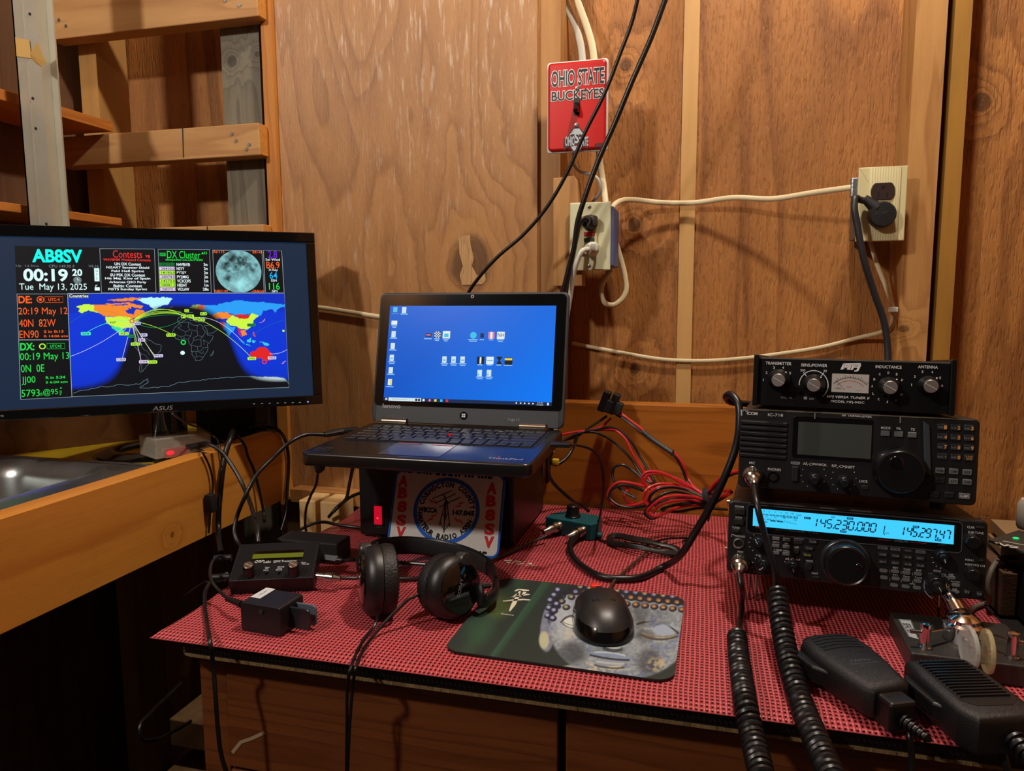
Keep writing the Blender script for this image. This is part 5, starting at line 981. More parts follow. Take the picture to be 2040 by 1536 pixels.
MB().prism(rrect(-W2+.0028, -H2+.0028, W2-.0028, H2-.0028, .006, 4), -.0062, -.001, RED, .0036, seg=2).obj('plate', sw)
MB().span((-W2*.5, .0045, -H2*.75), (W2*.42, .05, H2*.75), plain('switch_box', (70, 60, 50), .6)).obj('back_box', sw)
b = MB(); PS = Panel(SWF, sw, ZS); dd = .0066
for k, m, bo in ((0, PWH, .065), (1, BLK, .015)):
    PS.t('OHIO STATE', 530, 738, 512-(0 if k == 0 else 12), 168-(0 if k == 0 else 14), m, dd+k*.0003, bold=bo, b=b); PS.t('BUCKEYES', 530, 905, 508-(0 if k == 0 else 12), 104-(0 if k == 0 else 14), m, dd+k*.0003, bold=bo, b=b)
b.obj('lettering', sw); b = MB(); PS.rect(b, 735, 1388, 78, 38, plain('dark_red_tile', (60, 10, 10), .5), dd); PS.t('OSU', 735, 1388, 50, 18, REDP, dd+.0002, b=b)
b.obj('corner_stamp', sw)
b = MB(); GRL = plain('logo_light', (176, 184, 190), .5); q = PS.p(520, 1335, dd); ox, oz = q.x, q.z; k = PS.len(520, 1335, 1, dd)
def octo(rx, rz, c=.36): return [(ox+x*k, oz+z*k) for x, z in ((-rx*c, rz), (rx*c, rz), (rx, rz*c), (rx, -rz*c), (rx*c, -rz), (-rx*c, -rz), (-rx, -rz*c), (-rx, rz*c))]
b.flat(octo(84, 112), plain('maroon', (60, 12, 18), .5), dd).flat(octo(74, 100), GRL, dd+.0003).flat(octo(34, 58), RED, dd+.0006)
b.flat([(ox+x*k, oz+z*k) for x, z in ((-118, -92), (-122, 12), (-40, 52), (44, 44), (114, 16), (110, -92), (62, -60), (0, -48), (-66, -62))], plain('maroon', (60, 12, 18), .5), dd+.0008)
PS.t('OHIO', 458, 1350, 92, 92, GRL, dd+.0012, bold=.03, b=b); PS.t('S', 522, 1318, 44, 104, GRL, dd+.0012, bold=.03, b=b); PS.t('TATE', 590, 1352, 86, 88, GRL, dd+.0012, bold=.03, b=b); b.obj('block_letter_emblem', sw)
q = PS.p(525, 1018, dd); MB().prism(rrect(q.x-.0052, q.z-.0135, q.x+.0052, q.z+.0135, .001), -.0075, -.006, BLK, .0004).add([(q.x-.0042, -.0075, q.z-.010), (q.x+.0042, -.0075, q.z-.010), (q.x+.0042, -.0075, q.z+.006), (q.x-.0042, -.0075, q.z+.006), (q.x-.0036, -.020, q.z-.0125), (q.x+.0036, -.020, q.z-.0125), (q.x+.0036, -.0195, q.z-.0065), (q.x-.0036, -.0195, q.z-.0065)], [(4, 5, 6, 7), (0, 1, 5, 4), (1, 2, 6, 5), (2, 3, 7, 6), (3, 0, 4, 7)], BLKG).obj('toggle', sw, 'black toggle lever')
for x, y in ((530, 842), (523, 1197)): q = PS.p(x, y, dd); screw(MB(), q.x, q.z, -.0062, .0042).obj('screw', sw)
tag(MB().prism([(w(1102, 570, Y=1.26).x, w(1102, 570, Y=1.26).z), (w(1165, 570, Y=1.26).x-.004, w(1102, 570, Y=1.26).z), (-.2135, .568), (-.220, .577), (-.256, .574)], 1.26, 1.2945, STUD, .001).obj('wood_block'), 'short wood block on the stud beside the cream safety outlet', 'wood block')
Z3 = Zm(1060, 320, 4.8); GFF = Frame((-.1897, 1.2503, .473)); gf = thing('safety_outlet', 'cream wall outlet with red and black buttons and two plugs in it', 'wall outlet', GFF); PG = Panel(GFF, gf, Z3)
MB().prism(rrect(-.035, -.057, .035, .057, .002, 3), -.003, .003, IVO, .0022, seg=2).obj('plate', gf)
MB().span((-.024, .0035, -.050), (.039, .085, .050), plain('blue_box', (86, 104, 158), .5), .002).obj('junction_box', gf, 'blue plastic junction box')
q0, q1 = PG.p(456, 905, .006), PG.p(622, 540, .006); MB().prism(rrect(q0.x, q0.z, q1.x, q1.z, .001, 2), -.0078, -.002, IVY, .0008).obj('receptacle', gf)
for x, y, m, nme in ((546, 702, plain('button_red', (164, 28, 34), .4), 'reset_button'), (545, 758, plain('button_slate', (54, 66, 62), .4), 'test_button')): q = PG.p(x, y, .0085); MB().box((q.x, -.0086, q.z), (.0176, .0028, .0072), m, .0006).obj(nme, gf)
for x, y in ((549, 442), (546, 1008)): q = PG.p(x, y, .003); screw(MB(), q.x, q.z, -.0031).obj('screw', gf)
ZR = Zm(1640, 300, 3.6575); A_ = w(1711.6, 333.6, Y=1.268); B_ = w(1809.5, 330, Y=1.268); C_ = w(1800, 481, Y=1.268); D_ = w(1703, 481, Y=1.268)
OUF = Frame(((A_.x+B_.x+C_.x+D_.x)/4, 1.268, (A_.z+B_.z+C_.z+D_.z)/4)); ou = thing('wall_outlet', 'ribbed cream wall outlet with dark brown socket on the right stud', 'wall outlet', OUF); PO = Panel(OUF, ou, ZR)
W2, H2 = (B_.x-A_.x+C_.x-D_.x)/4, (A_.z-D_.z)/2
MB().prism(rrect(-W2, -H2, W2, H2, .001, 2), -.002, .004, IVY, .0015).obj('plate', ou)
b = MB(); a0, a1 = PO.p(330, 400, .005).x, PO.p(556, 400, .005).x; b.span((a0, -.0048, -H2+.0004), (a1, -.001, H2-.0004), IVY, .0008)
for i in range(11): x = a0+(a1-a0)*(.08+.084*i); b.cyl((x, -.0043, -H2+.001), (x, -.0043, H2-.001), .0009, IVY, 8)
b.obj('ribbed_panel', ou)
q = PO.p(435, 295, .007); rr_ = .0172; BRS = plain('brown_socket', (52, 38, 34), .4)
sk_ = MB().prism([(q.x+x, q.z+z) for x, z in [(rr_*math.cos(t), max(-.0128, min(.0128, rr_*math.sin(t)))) for t in [2*PI*i/40 for i in range(40)]]], -.0075, -.004, BRS, .0006).obj('socket', ou, 'dark brown socket face')
b = MB()
for x, h in ((-.0062, .0085), (.0062, .0068)): b.flat(rrect(q.x+x-.0011, q.z-.009, q.x+x+.0011, q.z-.009+h, .0002, 1), plain('hole_black', (14, 12, 10)), .0078)
b.flat([(q.x+i, q.z+.0065+j) for i, j in circle(.0026, 14)], plain('hole_black', (14, 12, 10)), .0078); b.obj('socket_slots', sk_)
q = PO.p(430, 470, .006); MB().prism([(q.x+x, q.z+z) for x, z in [(rr_*math.cos(t), max(-.0128, min(.0128, rr_*math.sin(t)))) for t in [2*PI*i/40 for i in range(40)]]], -.0062, -.004, BRS, .0006).obj('socket', ou, 'dark brown socket behind the plug')
q = PO.p(430, 388, .006); screw(MB(), q.x, q.z, -.0058, .003).obj('screw', ou)
MB().span((-W2+.008, .0045, -H2+.008), (W2-.008, .1, H2-.008), plain('steel_box', (110, 108, 104), .45, .7)).obj('junction_box', ou)
MB().box((-W2-.004, .010, PO.p(235, 265).z), (.010, .016, .030), plain('zinc', (168, 176, 180), .35, .9, bump=.5, bscale=300), .002).obj('cable_clamp', ou, 'shiny zinc cable clamp')
# ================================================================ MOUSE AND PAD
PQ = [w(*p, z=.003) for p in ((983, 1151), (1363, 1190), (1342, 1361), (904, 1291))]
pc = sum(PQ, Vector())/4; pyw = -.028; PDF = Frame((pc.x, pc.y, .0003), pyw); pdx, pdy = .1185, .104
pad = thing('mouse_pad', 'dark green mouse pad printed with a sleeping stone face', 'mouse pad', PDF)
NXg, NYg = 330, 280; PRR = .018; X_, Y_ = np.meshgrid(np.linspace(-pdx, pdx, NXg+1), np.linspace(-pdy, pdy, NYg+1))
fx_ = np.clip(np.abs(X_)-(pdx-PRR), 0, None); fy_ = np.clip(np.abs(Y_)-(pdy-PRR), 0, None); rr2 = np.maximum(fx_, fy_); hyp = np.hypot(fx_, fy_); sc_ = np.where(hyp > 1e-9, rr2/np.maximum(hyp, 1e-9), 1)
X2 = np.sign(X_)*(np.minimum(np.abs(X_), pdx-PRR)+fx_*sc_); Y2 = np.sign(Y_)*(np.minimum(np.abs(Y_), pdy-PRR)+fy_*sc_)
# print coordinates: u, v in the flat artwork (measured on a close-up of the pad lying on the desk)
wx_ = PDF.loc.x+X2*math.cos(pyw)-Y2*math.sin(pyw); wy_ = PDF.loc.y+X2*math.sin(pyw)+Y2*math.cos(pyw); wz2 = .003-CAMH
dpt = wx_*CF.x+wy_*CF.y+wz2*CF.z
U = ((wx_*CR.x+wy_*CR.y+wz2*CR.z)/dpt*FPX+1020-880)*3.923; V_ = (768-(wx_*CU.x+wy_*CU.y+wz2*CU.z)/dpt*FPX-1100)*3.923
C3 = lambda r, g, b_: linc((r, g, b_)); sst = lambda a, b_, x: np.clip((x-a)/(b_-a), 0, 1)**2*(3-2*np.clip((x-a)/(b_-a), 0, 1))
art = np.zeros(U.shape+(3,)); n1 = vnoise(U*.012+40, V_*.012+40, 5); n2 = vnoise(U*.045+11, V_*.06+5, 6); n3 = vnoise(U*.15+3, V_*.15+9, 7, 3)
art[:] = C3(34, 46, 42); 
def lay(mask, c): 
    global art
    art = art*(1-mask[..., None])+(np.asarray(c) if np.ndim(c) == 1 else c)*mask[..., None]
beam = sst(120, 0, np.abs((U-470)+(V_-420)*.75)); lay(beam*.4, C3(50, 80, 56)); lay(sst(170, 20, np.hypot(U-430, (V_-420)*1.2))*.5, C3(96, 112, 40)); lay(sst(60, 0, np.abs((U-690)+(V_-420)*.72))*.45, C3(44, 96, 66)); lay(sst(14, 0, np.abs((U-750)+(V_-300)*.70))*.15, C3(90, 130, 110)); lay(sst(180, 30, np.hypot(U-290, V_-610))*.4, C3(44, 88, 60))
lay(sst(300, 190, V_+(U-560)*.02)*sst(620, 520, U)*.6, C3(22, 22, 22))
# shoulder, ear, head
lay(sst(-12, 6, V_-(950-(U-720)*.22))*sst(700, 760, U)*sst(1200, 1050, U), C3(150, 156, 150))
ear = sst(1.12, .92, np.hypot((U-(835+(V_-600)*-.10))/62, (V_-590)/185)); lay(ear, (C3(120, 128, 150)*(.6+.7*n2[..., None]))); lay(sst(1.0, .6, np.hypot((U-800)/48, (V_-690)/85)), C3(176, 180, 150)); lay(sst(1, .5, np.hypot((U-850)/30, (V_-520)/70)), C3(40, 42, 66))
hx_, hy_ = (U-1400)/545, (V_-590)/400
head = sst(1.05, .985, np.hypot(hx_, hy_*np.where(hy_ > 0, .99, 1.0)))
skin = C3(136, 148, 156)*(.55+.9*n2[..., None]); skin = skin*(1-.6*sst(.5, .75, n1)[..., None])+C3(82, 110, 160)*.6*sst(.5, .75, n1)[..., None]
skin = skin*(1-.5*sst(.50, .82, n2*.6+n1*.4)[..., None])+C3(190, 180, 134)*.5*sst(.50, .82, n2*.6+n1*.4)[..., None]
skin = skin*(.72+.5*n3[..., None]); lay(head, skin)
lay(head*sst(190, 40, np.abs(U-975)+np.abs(V_-520)*.5)*.5, C3(188, 196, 206))
for cu, cv, ru, rv, k in ((1020, 790, 130, 110, .75), (1620, 860, 120, 130, .7), (1560, 470, 70, 130, .5), (1590, 660, 90, 60, .55), (1700, 520, 130, 90, .25), (1300, 780, 160, 60, .3)): lay(head*sst(1.15, .5, np.hypot((U-cu)/ru, (V_-cv)/rv))*k, C3(34, 36, 44))
for cu, cv, ru, rv, k in ((1250, 900, 160, 50, .5), (1680, 880, 90, 70, .5), (1000, 640, 60, 60, .4), (1330, 900, 120, 40, .4), (1760, 620, 70, 60, .4)): lay(head*sst(1.1, .4, np.hypot((U-cu)/ru, (V_-cv)/rv))*k*sst(.35, .6, n2), C3(206, 192, 140))
def curve(u0, v0, u1, v1, bow, wd_, c, k=.9):
    t = np.clip(((U-u0)*(u1-u0)+(V_-v0)*(v1-v0))/((u1-u0)**2+(v1-v0)**2), 0, 1); cu = u0+(u1-u0)*t; cv = v0+(v1-v0)*t+bow*4*t*(1-t); lay(sst(wd_, wd_*.45, np.hypot(U-cu, V_-cv))*k, C3(*c))
def eyeshape(cu, cv, ru, rv, c): lay(sst(1.1, .85, np.hypot((U-cu)/ru, (V_-cv)/rv)), C3(*c))
eyeshape(1010, 552, 66, 38, (206, 210, 200)); curve(935, 548, 1085, 520, -34, 13, (24, 26, 34)); curve(945, 560, 1085, 590, 22, 7, (40, 44, 56)); curve(950, 550, 1090, 575, 12, 5, (90, 92, 92))
eyeshape(1745, 610, 96, 44, (150, 166, 186)); curve(1530, 565, 1845, 635, -52, 13, (38, 28, 22)); curve(1560, 650, 1840, 660, 30, 11, (70, 56, 36)); curve(1570, 632, 1830, 650, 22, 6, (140, 120, 70))
eyeshape(1310, 862, 135, 32, (128, 142, 160)); curve(1180, 800, 1440, 830, -12, 26, (120, 140, 170), .85); curve(1162, 806, 1460, 846, 10, 11, (22, 22, 28)); curve(1200, 785, 1430, 812, -10, 9, (186, 198, 206), .7); curve(1215, 858, 1420, 876, 4, 12, (186, 190, 180), .6); curve(1200, 884, 1425, 905, 14, 10, (30, 32, 40), .8); curve(1270, 752, 1400, 764, 14, 20, (26, 28, 38), .8); curve(1290, 740, 1390, 750, 8, 9, (190, 200, 190), .6)
# curls of hair
hair = np.clip(sst(-8, 8, (330+.10*(U-1000)+120*np.exp(-((U-860)/70)**2)*1.6)-V_)*sst(1.1, 1.0, np.hypot((U-1400)/590, (V_-600)/400)), 0, 1)*sst(830, 850, U); lay(hair, C3(24, 26, 38))
rsx = random.Random(3)
for r_ in range(5):
    for i in range(16):
        cu = 870+i*72+(r_ % 2)*36-(40 if r_ > 2 else 0); cv = 258+r_*42+(cu-900)*.105
        if r_ >= 3 and cu > 990: continue
        if r_ == 2 and 1120 < cu: cv += 8
        rd = np.hypot((U-cu)/34, (V_-cv)/25); on = hair if cu > 1000 else np.ones_like(U)
        base = (206, 150, 84) if (cu > 1420 and r_ > 0) else ((150, 160, 190) if rsx.random() < .6 else (170, 170, 130))
        lay(sst(1.05, .85, rd)*.95*head, C3(30, 34, 52)); lay(sst(.75, .2, np.hypot((U-cu+5)/34, (V_-cv+7)/25))*.85*head, C3(*base)); lay(sst(.3, .18, np.abs(rd-.62))*.4*head, C3(20, 22, 34))
for cu, cv in ((840, 440), (880, 460), (830, 500), (870, 520), (900, 410), (850, 380), (880, 340), (910, 300)):
    rd = np.hypot((U-cu)/32, (V_-cv)/26); lay(sst(1.05, .85, rd), C3(34, 36, 56)); lay(sst(.7, .2, np.hypot((U-cu+5)/32, (V_-cv+7)/26))*.9, C3(160, 168, 206))
lay(sst(.0, .9, vnoise(U*.3, V_*.3, 44, 2))*.12, C3(10, 12, 12))
o = grid_obj(list(zip(X2.ravel().tolist(), Y2.ravel().tolist(), [.0031]*X2.size)), art.reshape(-1, 3), NXg, NYg, painted('pad_print', .55), 'printed_surface', pad)
MB().prism(rrect(-pdx, -pdy, pdx, pdy, PRR, 8), 0, .0030, RUB, .0006, 'T').obj('rubber_base', pad)
Z8 = Zm(880, 1100, 3.923); CRM = plain('brush_cream', (206, 200, 180), .6); b = MB()
def brush(pts, ws):
    P = [PDF.T(*Z8(*p), .0034) for p in pts]; L = []; Rr = []
    for i, p in enumerate(P):
        t = (P[min(i+1, len(P)-1)]-P[max(i-1, 0)]).normalized(); nn = Vector((-t.y, t.x, 0))*ws[i]; L.append(p+nn); Rr.append(p-nn)
    b.add([(p.x, p.y, .0035) for p in L+Rr], [(i, i+1, len(P)+i+1, len(P)+i) for i in range(len(P)-1)], CRM)
brush([(572, 305), (600, 292), (640, 296), (682, 300)], [.0012, .0020, .0026, .0014]); brush([(560, 345), (590, 330), (600, 322)], [.001, .0022, .0008]); brush([(650, 310), (634, 335), (612, 350)], [.0022, .0016, .0008]); brush([(545, 352), (600, 345), (670, 330), (688, 332)], [.001, .0018, .002, .001])
brush([(478, 384), (560, 375), (640, 370), (692, 375)], [.0014, .0022, .002, .0012]); brush([(612, 305), (590, 350), (560, 410), (530, 462)], [.0012, .0024, .0028, .0008])
q = PDF.T(*Z8(515, 487), .0034); b.text('Balance', (q.x, q.y), .0034, .0150, CRM, .0035, 'T'); b.obj('printed_writing', pad)
mh, mb_ = Vector((-.1115, .842, 0)), Vector((-.0845, .731, 0)); my = mh-mb_; MSF = Frame((mh.x*.5+mb_.x*.5-.0035, mh.y*.5+mb_.y*.5-.002, .0034), math.atan2(-my.x, my.y))
ms_ = thing('computer_mouse', 'black wired mouse with red cable collar resting on the printed pad', 'computer mouse', MSF)
def mshell(sc, z0, cut=None):
    V = []; F = []; na, nr = 48, 18
    for j in range(nr+1):
        t = j/nr
        for i in range(na):
            a = 2*PI*i/na; ca, sa = math.cos(a), math.sin(a); e = .78
            x = .0352*sc*abs(ca)**e*(1 if ca > 0 else -1)*(1-.10*sa*sa if True else 1); y = .0565*sc*abs(sa)**e*(1 if sa > 0 else -1)
            x *= 1-.07*math.exp(-((y-.004)/.02)**2)
            r = math.sin(t*PI/2)**.9 if t < 1 else 1; H = .034*(1-.10*((y*r+.012)/.05)**2)*sc
            V.append((x*r, y*r, z0+H*(max(0, 1-r**2.9))**.62))
    for j in range(nr):
        for i in range(na): F.append((j*na+i, j*na+(i+1) % na, (j+1)*na+(i+1) % na, (j+1)*na+i))
    return V, F
V, F = mshell(1.0, .0012); MB().add(V, F, plain('mouse_gloss', (10, 10, 11), .12), True).add(V[-48:], [tuple(range(48))], BLKM).obj('body', ms_)
V, F = mshell(1.022, .0012); b = MB(); keep = [f for f in F if sum(V[i][2] for i in f)/4 > .0105+.006*max(0, -(sum(V[i][0] for i in f)/4)/.03)+.003*max(0, -(sum(V[i][1] for i in f)/4)/.05)]
b.add(V, keep, plain('mouse_matt', (32, 32, 32), .38), True).obj('top_shell', ms_)
b = MB(); b.text('Lenovo', (.0, -.014), .0075, .026, plain('worn_logo', (20, 20, 20), .3), .0352, 'T'); b.obj('lettering', ms_); MB().box((-.002, .0585, .0185), (.012, .010, .009), plain('collar_red', (214, 46, 34), .4), .002).obj('cable_collar', ms_, 'red cable collar')
MB().cyl((-.003, .034, .0205), (.003, .034, .0205), .009, RUB, 20).obj('scroll_wheel', ms_)
# ================================================================ HEADPHONES
hpd = thing('headphones', 'black headphones with padded ear cups lying on the mat before the laptop', 'headphones', Frame((-.32, .80, 0))); hpd.location = (0, 0, 0)
LEA = plain('soft_leatherette', (16, 16, 17), .5, bump=.9, bscale=420); HPB = plain('headphone_shell', (20, 21, 23), .38, bump=.15, bscale=1600)
cL, cR_ = w(752, 1168, Y=.752), w(898, 1175, Y=.765); aL = Vector((-.83, -.54, .06)).normalized(); aR = Vector((.86, -.49, .16)).normalized()
for c, ax, nme, RC in ((cL, aL, 'left', .0415), (cR_, aR, 'right', .037)):
    c = Vector((c.x, c.y, RC+.0012)); k = RC/.0415
    ec = MB().lathe([(.0405*k, -.002), (.0412*k, .004), (.0395*k, .012), (.034*k, .0165), (.0325*k, .0172)], c, ax, HPB, 48).obj('ear_cup', hpd)
    MB().lathe([(.0322*k, .0166), (.0318*k, .0190), (.028*k, .0205), (.0005, .0210)], c, ax, BLKG, 48).obj('gloss_disc', ec)
    b = MB(); pr = [(.031*k, -.0035), (.0400*k, -.003), (.0418*k, -.010), (.0400*k, -.0175), (.033*k, -.0205), (.026*k, -.017), (.024*k, -.009)]; b.lathe(pr, c, ax, LEA, 64, knurl=.02, cap=False); b.lathe([(.026*k, -.009), (.001, -.009)], c, ax, BLKM, 32, cap=False); b.obj('ear_pad', hpd)
    qd = Vector((0, 0, 1)).rotation_difference(ax); up_ = Vector((0, 0, 1)); up_ = (up_-ax*up_.dot(ax)).normalized(); sd_ = ax.cross(up_)
    if nme == 'right':
        b = MB(); m3 = Matrix((sd_*-1, up_, ax)).transposed().to_4x4(); m3.translation = c+ax*.0213; m3 = m3 @ Matrix.Rotation(1.15, 4, 'Z'); b.M = m3; b.text('SONY', (.0, .004), .0046, .021, GRYP, 0, 'T'); b.obj('lettering', ec)
    p = c+up_*.033*k+ax*.010+sd_*(.010 if nme == 'left' else -.012); MB().lathe([(.0085, 0), (.0085, .010), (.0072, .012), (.001, .0125)], p-ax*.002, ax, plain('pivot_grey', (44, 43, 42), .35), 24).obj('pivot_cap', ec)
bandpts = [w(*p, Y=y) for p, y in (((724, 1118), .785), ((738, 1100), .83), ((768, 1090), .88), ((812, 1086), .918), ((860, 1090), .93), ((910, 1100), .925), ((952, 1116), .90), ((980, 1138), .865), ((988, 1165), .825))]
bp = smooth_path(bandpts, 8)
MB().tube(bp, .0128, BLK, 16, flat=.26, up=(0, 0, 1)).obj('headband', hpd)
inn = [p+((Vector((sum(q.x for q in bp)/len(bp), sum(q.y for q in bp)/len(bp), p.z))-p).normalized()*.0032) for p in bp[10:-10]]
MB().tube(inn, .0108, plain('band_cloth', (18, 18, 20), .8, bump=.4, bscale=900), 16, flat=.22, up=(0, 0, 1)).obj('band_padding', hpd)
yl = [bp[0], w(716, 1128, Y=.765), Vector((cL.x-.016, cL.y+.012, .070))]; yr = [bp[-1], w(982, 1188, Y=.79), w(962, 1196, Y=.772), Vector((cR_.x+.030, cR_.y+.012, .036))]
MB().tube(smooth_path(yl, 6), .0095, BLK, 12, flat=.4, up=(0, 0, 1)).obj('yoke', hpd); MB().tube(smooth_path(yr, 6), .0085, BLK, 12, flat=.5, up=(0, 0, 1)).obj('yoke', hpd)
q = w(975, 1166, Y=.80); MB().tube([w(952, 1168, Y=.785), q], .0035, DGR, 8).obj('slider_bar', hpd)
# ================================================================ SMALL TRANSCEIVER AND PADDLE
QMF = Frame((-.5255, .7985, .0345), .365, -1.155); qm = thing('pocket_transceiver', 'small black radio with yellow green display and two silver topped knobs', 'radio', QMF); Z9 = Zm(380, 1020, 5.486); PQm = Panel(QMF, qm, Z9)
BRU = plain('brushed_black', (24, 27, 30), .35, .4, bump=.3, bscale=300); hw, hh = .050, .0335
MB().prism(rrect(-hw, -hh, hw, hh, .0015, 2), 0, .026, BRU, .0012).obj('case', qm)
for x in (-hw-.0006, hw+.0006): MB().span((x-.0008, .0008, -hh+.0006), (x+.0008, .0255, hh-.0006), BLK).obj('end_plate', qm)
q0, q1 = PQm.p(655, 530), PQm.p(1240, 412); MB().prism(rrect(q0.x, min(q0.z, PQm.p(1230, 512).z), q1.x, q1.z, .001), -.0003, .0004, BLKG).obj('display_frame', qm)
b0, b1 = PQm.p(668, 520), PQm.p(1236, 440); MB().flat(rrect(b0.x, b0.z+.001, b1.x, b1.z-.0006, .0005), glow('lcd_olive', (112, 116, 14), .75), .0005).obj('display', qm, 'yellow green display')
for t, x, y, ww, h, sh in (('QRP', 745, 542, 92, 30, .25), ('Labs', 838, 542, 76, 26, .1), ('QMX Transceiver', 1030, 538, 250, 26, 0), ('Tune', 835, 605, 50, 14, 0), ('Vol', 828, 620, 32, 12, 0), ('Menu', 822, 636, 50, 13, 0), ('VFO A/B', 984, 600, 74, 14, 0), ('Preset', 974, 616, 50, 12, 0), ('Rate', 966, 632, 66, 12, 0), ('Gain', 1232, 553, 50, 13, 0), ('Message', 1256, 569, 76, 13, 0)): PQm.t(t, x, y, ww, h, shear=sh, d=.0005)
PQm.let.obj('lettering', qm)
for x, y in ((628, 582), (1118, 572)): knob(PQm, x, y, 60, .016, KNB, cap=SILV, capr=.85, pointer=None, knurl=.03)
for x, y in ((828, 672), (968, 668)): q = PQm.p(x, y); MB().cyl((q.x, 0, q.z), (q.x, -.0035, q.z), .0018, BLK, 10).obj('push_button', qm)
for x in (-.036, .036):
    MB().tube([QMF.I @ Vector((QMF.M @ Vector((x, .02, -.012))).to_3d()), QMF.I @ Vector(((QMF.M @ Vector((x, .02, -.012))).x, (QMF.M @ Vector((x, .02, -.012))).y, .001))], .006, RUB, 12).tube([QMF.M.inverted() @ (QMF.M @ Vector((x, .024, .022))), QMF.I @ Vector(((QMF.M @ Vector((x, .024, .022))).x, (QMF.M @ Vector((x, .024, .022))).y, .001))], .006, RUB, 12).obj('foot', qm)
A_, B_ = w(481, 1255, z=.0004), w(559.5, 1269.7, z=.0004); pyw2 = math.atan2(B_.y-A_.y, B_.x-A_.x); pw2 = (B_-A_).length; PKF = Frame((A_+B_)/2, pyw2); pk = thing('morse_paddle', 'small black box with two short paddle blades and white sticker', 'morse key', PKF)
ht = PKF.F(520, 1206).z; MB().prism(rrect(-pw2/2, 0, pw2/2, ht, .003, 4), 0, .042, plain('printed_black', (20, 22, 25), .42, bump=.35, bscale=500), .0008).obj('body', pk)
b = MB(); L_ = [PKF.T(*Z9(*p), ht) for p in ((650, 930), (828, 828), (925, 845), (757, 948))]; b.add([(p.x, p.y, ht+.0003) for p in L_], [(0, 1, 2, 3)][::-1], plain('sticker_white', (196, 200, 204), .6))
sc_ = sum(L_, Vector())/4; dr = (L_[1]-L_[0]); ra = math.atan2(dr.y, dr.x); b.text('CW KEY', (sc_.x-.0005, sc_.y+.0012), .0016, .013, GRYP, ht+.0005, 'T', rot=ra).text('PADDLE 3.5', (sc_.x+.0006, sc_.y-.0010), .0014, .015, GRYP, ht+.0005, 'T', rot=ra); b.obj('sticker', pk, 'small white printed sticker')
q = PKF.F(*Z9(770, 1092)); MB().lathe([(.0034, 0), (.0034, .0012), (.0018, .0012)], (q.x, 0, q.z), (0, -1, 0), BLKM, 16).cyl((q.x, -.0006, q.z), (q.x, -.0016, q.z), .0013, SILV, 10).obj('screw', pk)
for y_, m, nme in ((.018, plain('blade_dark', (30, 32, 36), .3), 'paddle_blade'), (.030, plain('blade_grey', (80, 92, 104), .4), 'paddle_blade')): MB().prism(rrect(pw2/2-.006, .004, pw2/2+.026, .028, .005, 4), y_-.0014, y_+.0014, m, .0006).obj(nme, pk)
bxf = MB().span((-.580, .885, .0005), (-.484, .925, .031), BLKM, .0025); tag(bxf.obj('power_brick'), 'plain black power brick behind the small transceiver', 'power brick')
# ================================================================ SPLITTER BOX
a, c = w(1087, 1061, z=.0004), w(1176, 1078, z=.0004); SPF = Frame((a+c)/2, math.atan2(c.y-a.y, c.x-a.x)); sp_ = thing('switch_box', 'small teal metal box with black knob and two coax plugs', 'switch box', SPF); sl = (c-a).length/2
TEAL = plain('hammered_teal', (22, 92, 100), .45, .3, bump=.2, bscale=700); ol = [(-sl, 0), (sl, 0), (sl+.006, .014), (sl-.004, .05), (-sl+.012, .05), (-sl-.002, .02)]
MB().prism(ol, 0, .026, TEAL, .0018, 'T').obj('body', sp_)
q = SPF.T(*Zm(1080, 740, 3.491)(210, 1012), .026); MB().lathe([(.0125, 0), (.0125, .002), (.0105, .004), (.0098, .018), (.0085, .019)], (q.x, q.y+.002, .026), (0, 0, 1), KNB, 28, knurl=.0).obj('knob', sp_)
for x, y in ((95, 1085), (262, 1118)): q = SPF.F(*Zm(1080, 740, 3.491)(x, y), .008); ax = Vector((-.35, -1, -.12)).normalized(); MB().lathe([(.0075, -.008), (.0075, -.002), (.0068, 0), (.0082, .001), (.0082, .010), (.0066, .011), (.0066, .018), (.0052, .021), (.0042, .030)], (q.x, -.002, max(.011, q.z)), ax, NICK, 28, knurl=.0).obj('coax_plug', sp_, 'nickel coax plug')
MB().cyl((sl+.004, .012, .007), (sl+.013, .014, .007), .0045, TEAL, 14).obj('side_lug', sp_)
# ================================================================ KEYER
b0 = w(1817, 1302, z=.021); KYF = Frame((b0.x, b0.y, .0004), -.03); ky = thing('iambic_key', 'chrome twin paddle morse key with clear finger pieces on dark base', 'morse key', KYF)
ZK = Zm(1700, 1160, 4.518); KT = lambda x, y, d=.021: KYF.T(*ZK(x, y), d)
MB().prism(rrect(-.001, 0, .112, .10, .003, 3), 0, .021, plain('crackle_grey', (52, 50, 47), .45, .3, bump=.4, bscale=900, var=.2), .0015, 'T').obj('base', ky)
L_ = [KT(*p) for p in ((405, 332), (520, 342), (590, 515), (498, 490))]; b = MB().add([(p.x, p.y, .0213) for p in L_], [(3, 2, 1, 0)], plain('label_silver', (188, 194, 196), .35, .3))
c_ = sum(L_, Vector())/4; dr = L_[3]-L_[0]; ra = math.atan2(dr.y, dr.x); b.text('BENCHER', (c_.x, c_.y), .0075, .024, BLK, .0215, 'T', rot=ra, shear=.15); b.strip([((p.x-c_.x)*.9+c_.x, (p.y-c_.y)*.9+c_.y) for p in L_], .0006, BLK, .0215, 'T', True); b.obj('name_label', ky, 'silver name label with black lettering')
def post_(x, y): q = KT(x, y); return MB().lathe([(.0062, 0), (.0062, .002), (.0050, .0025), (.0050, .021), (.0054, .022), (.0050, .0255), (.002, .0262)], (q.x, q.y, .021), (0, 0, 1), CHR, 28).obj('contact_post', ky), q
_, p1 = post_(645, 590); _, p2 = post_(1428, 680)
hc = KT(1010, 560); hc = Vector((hc.x, hc.y+.012, .021))
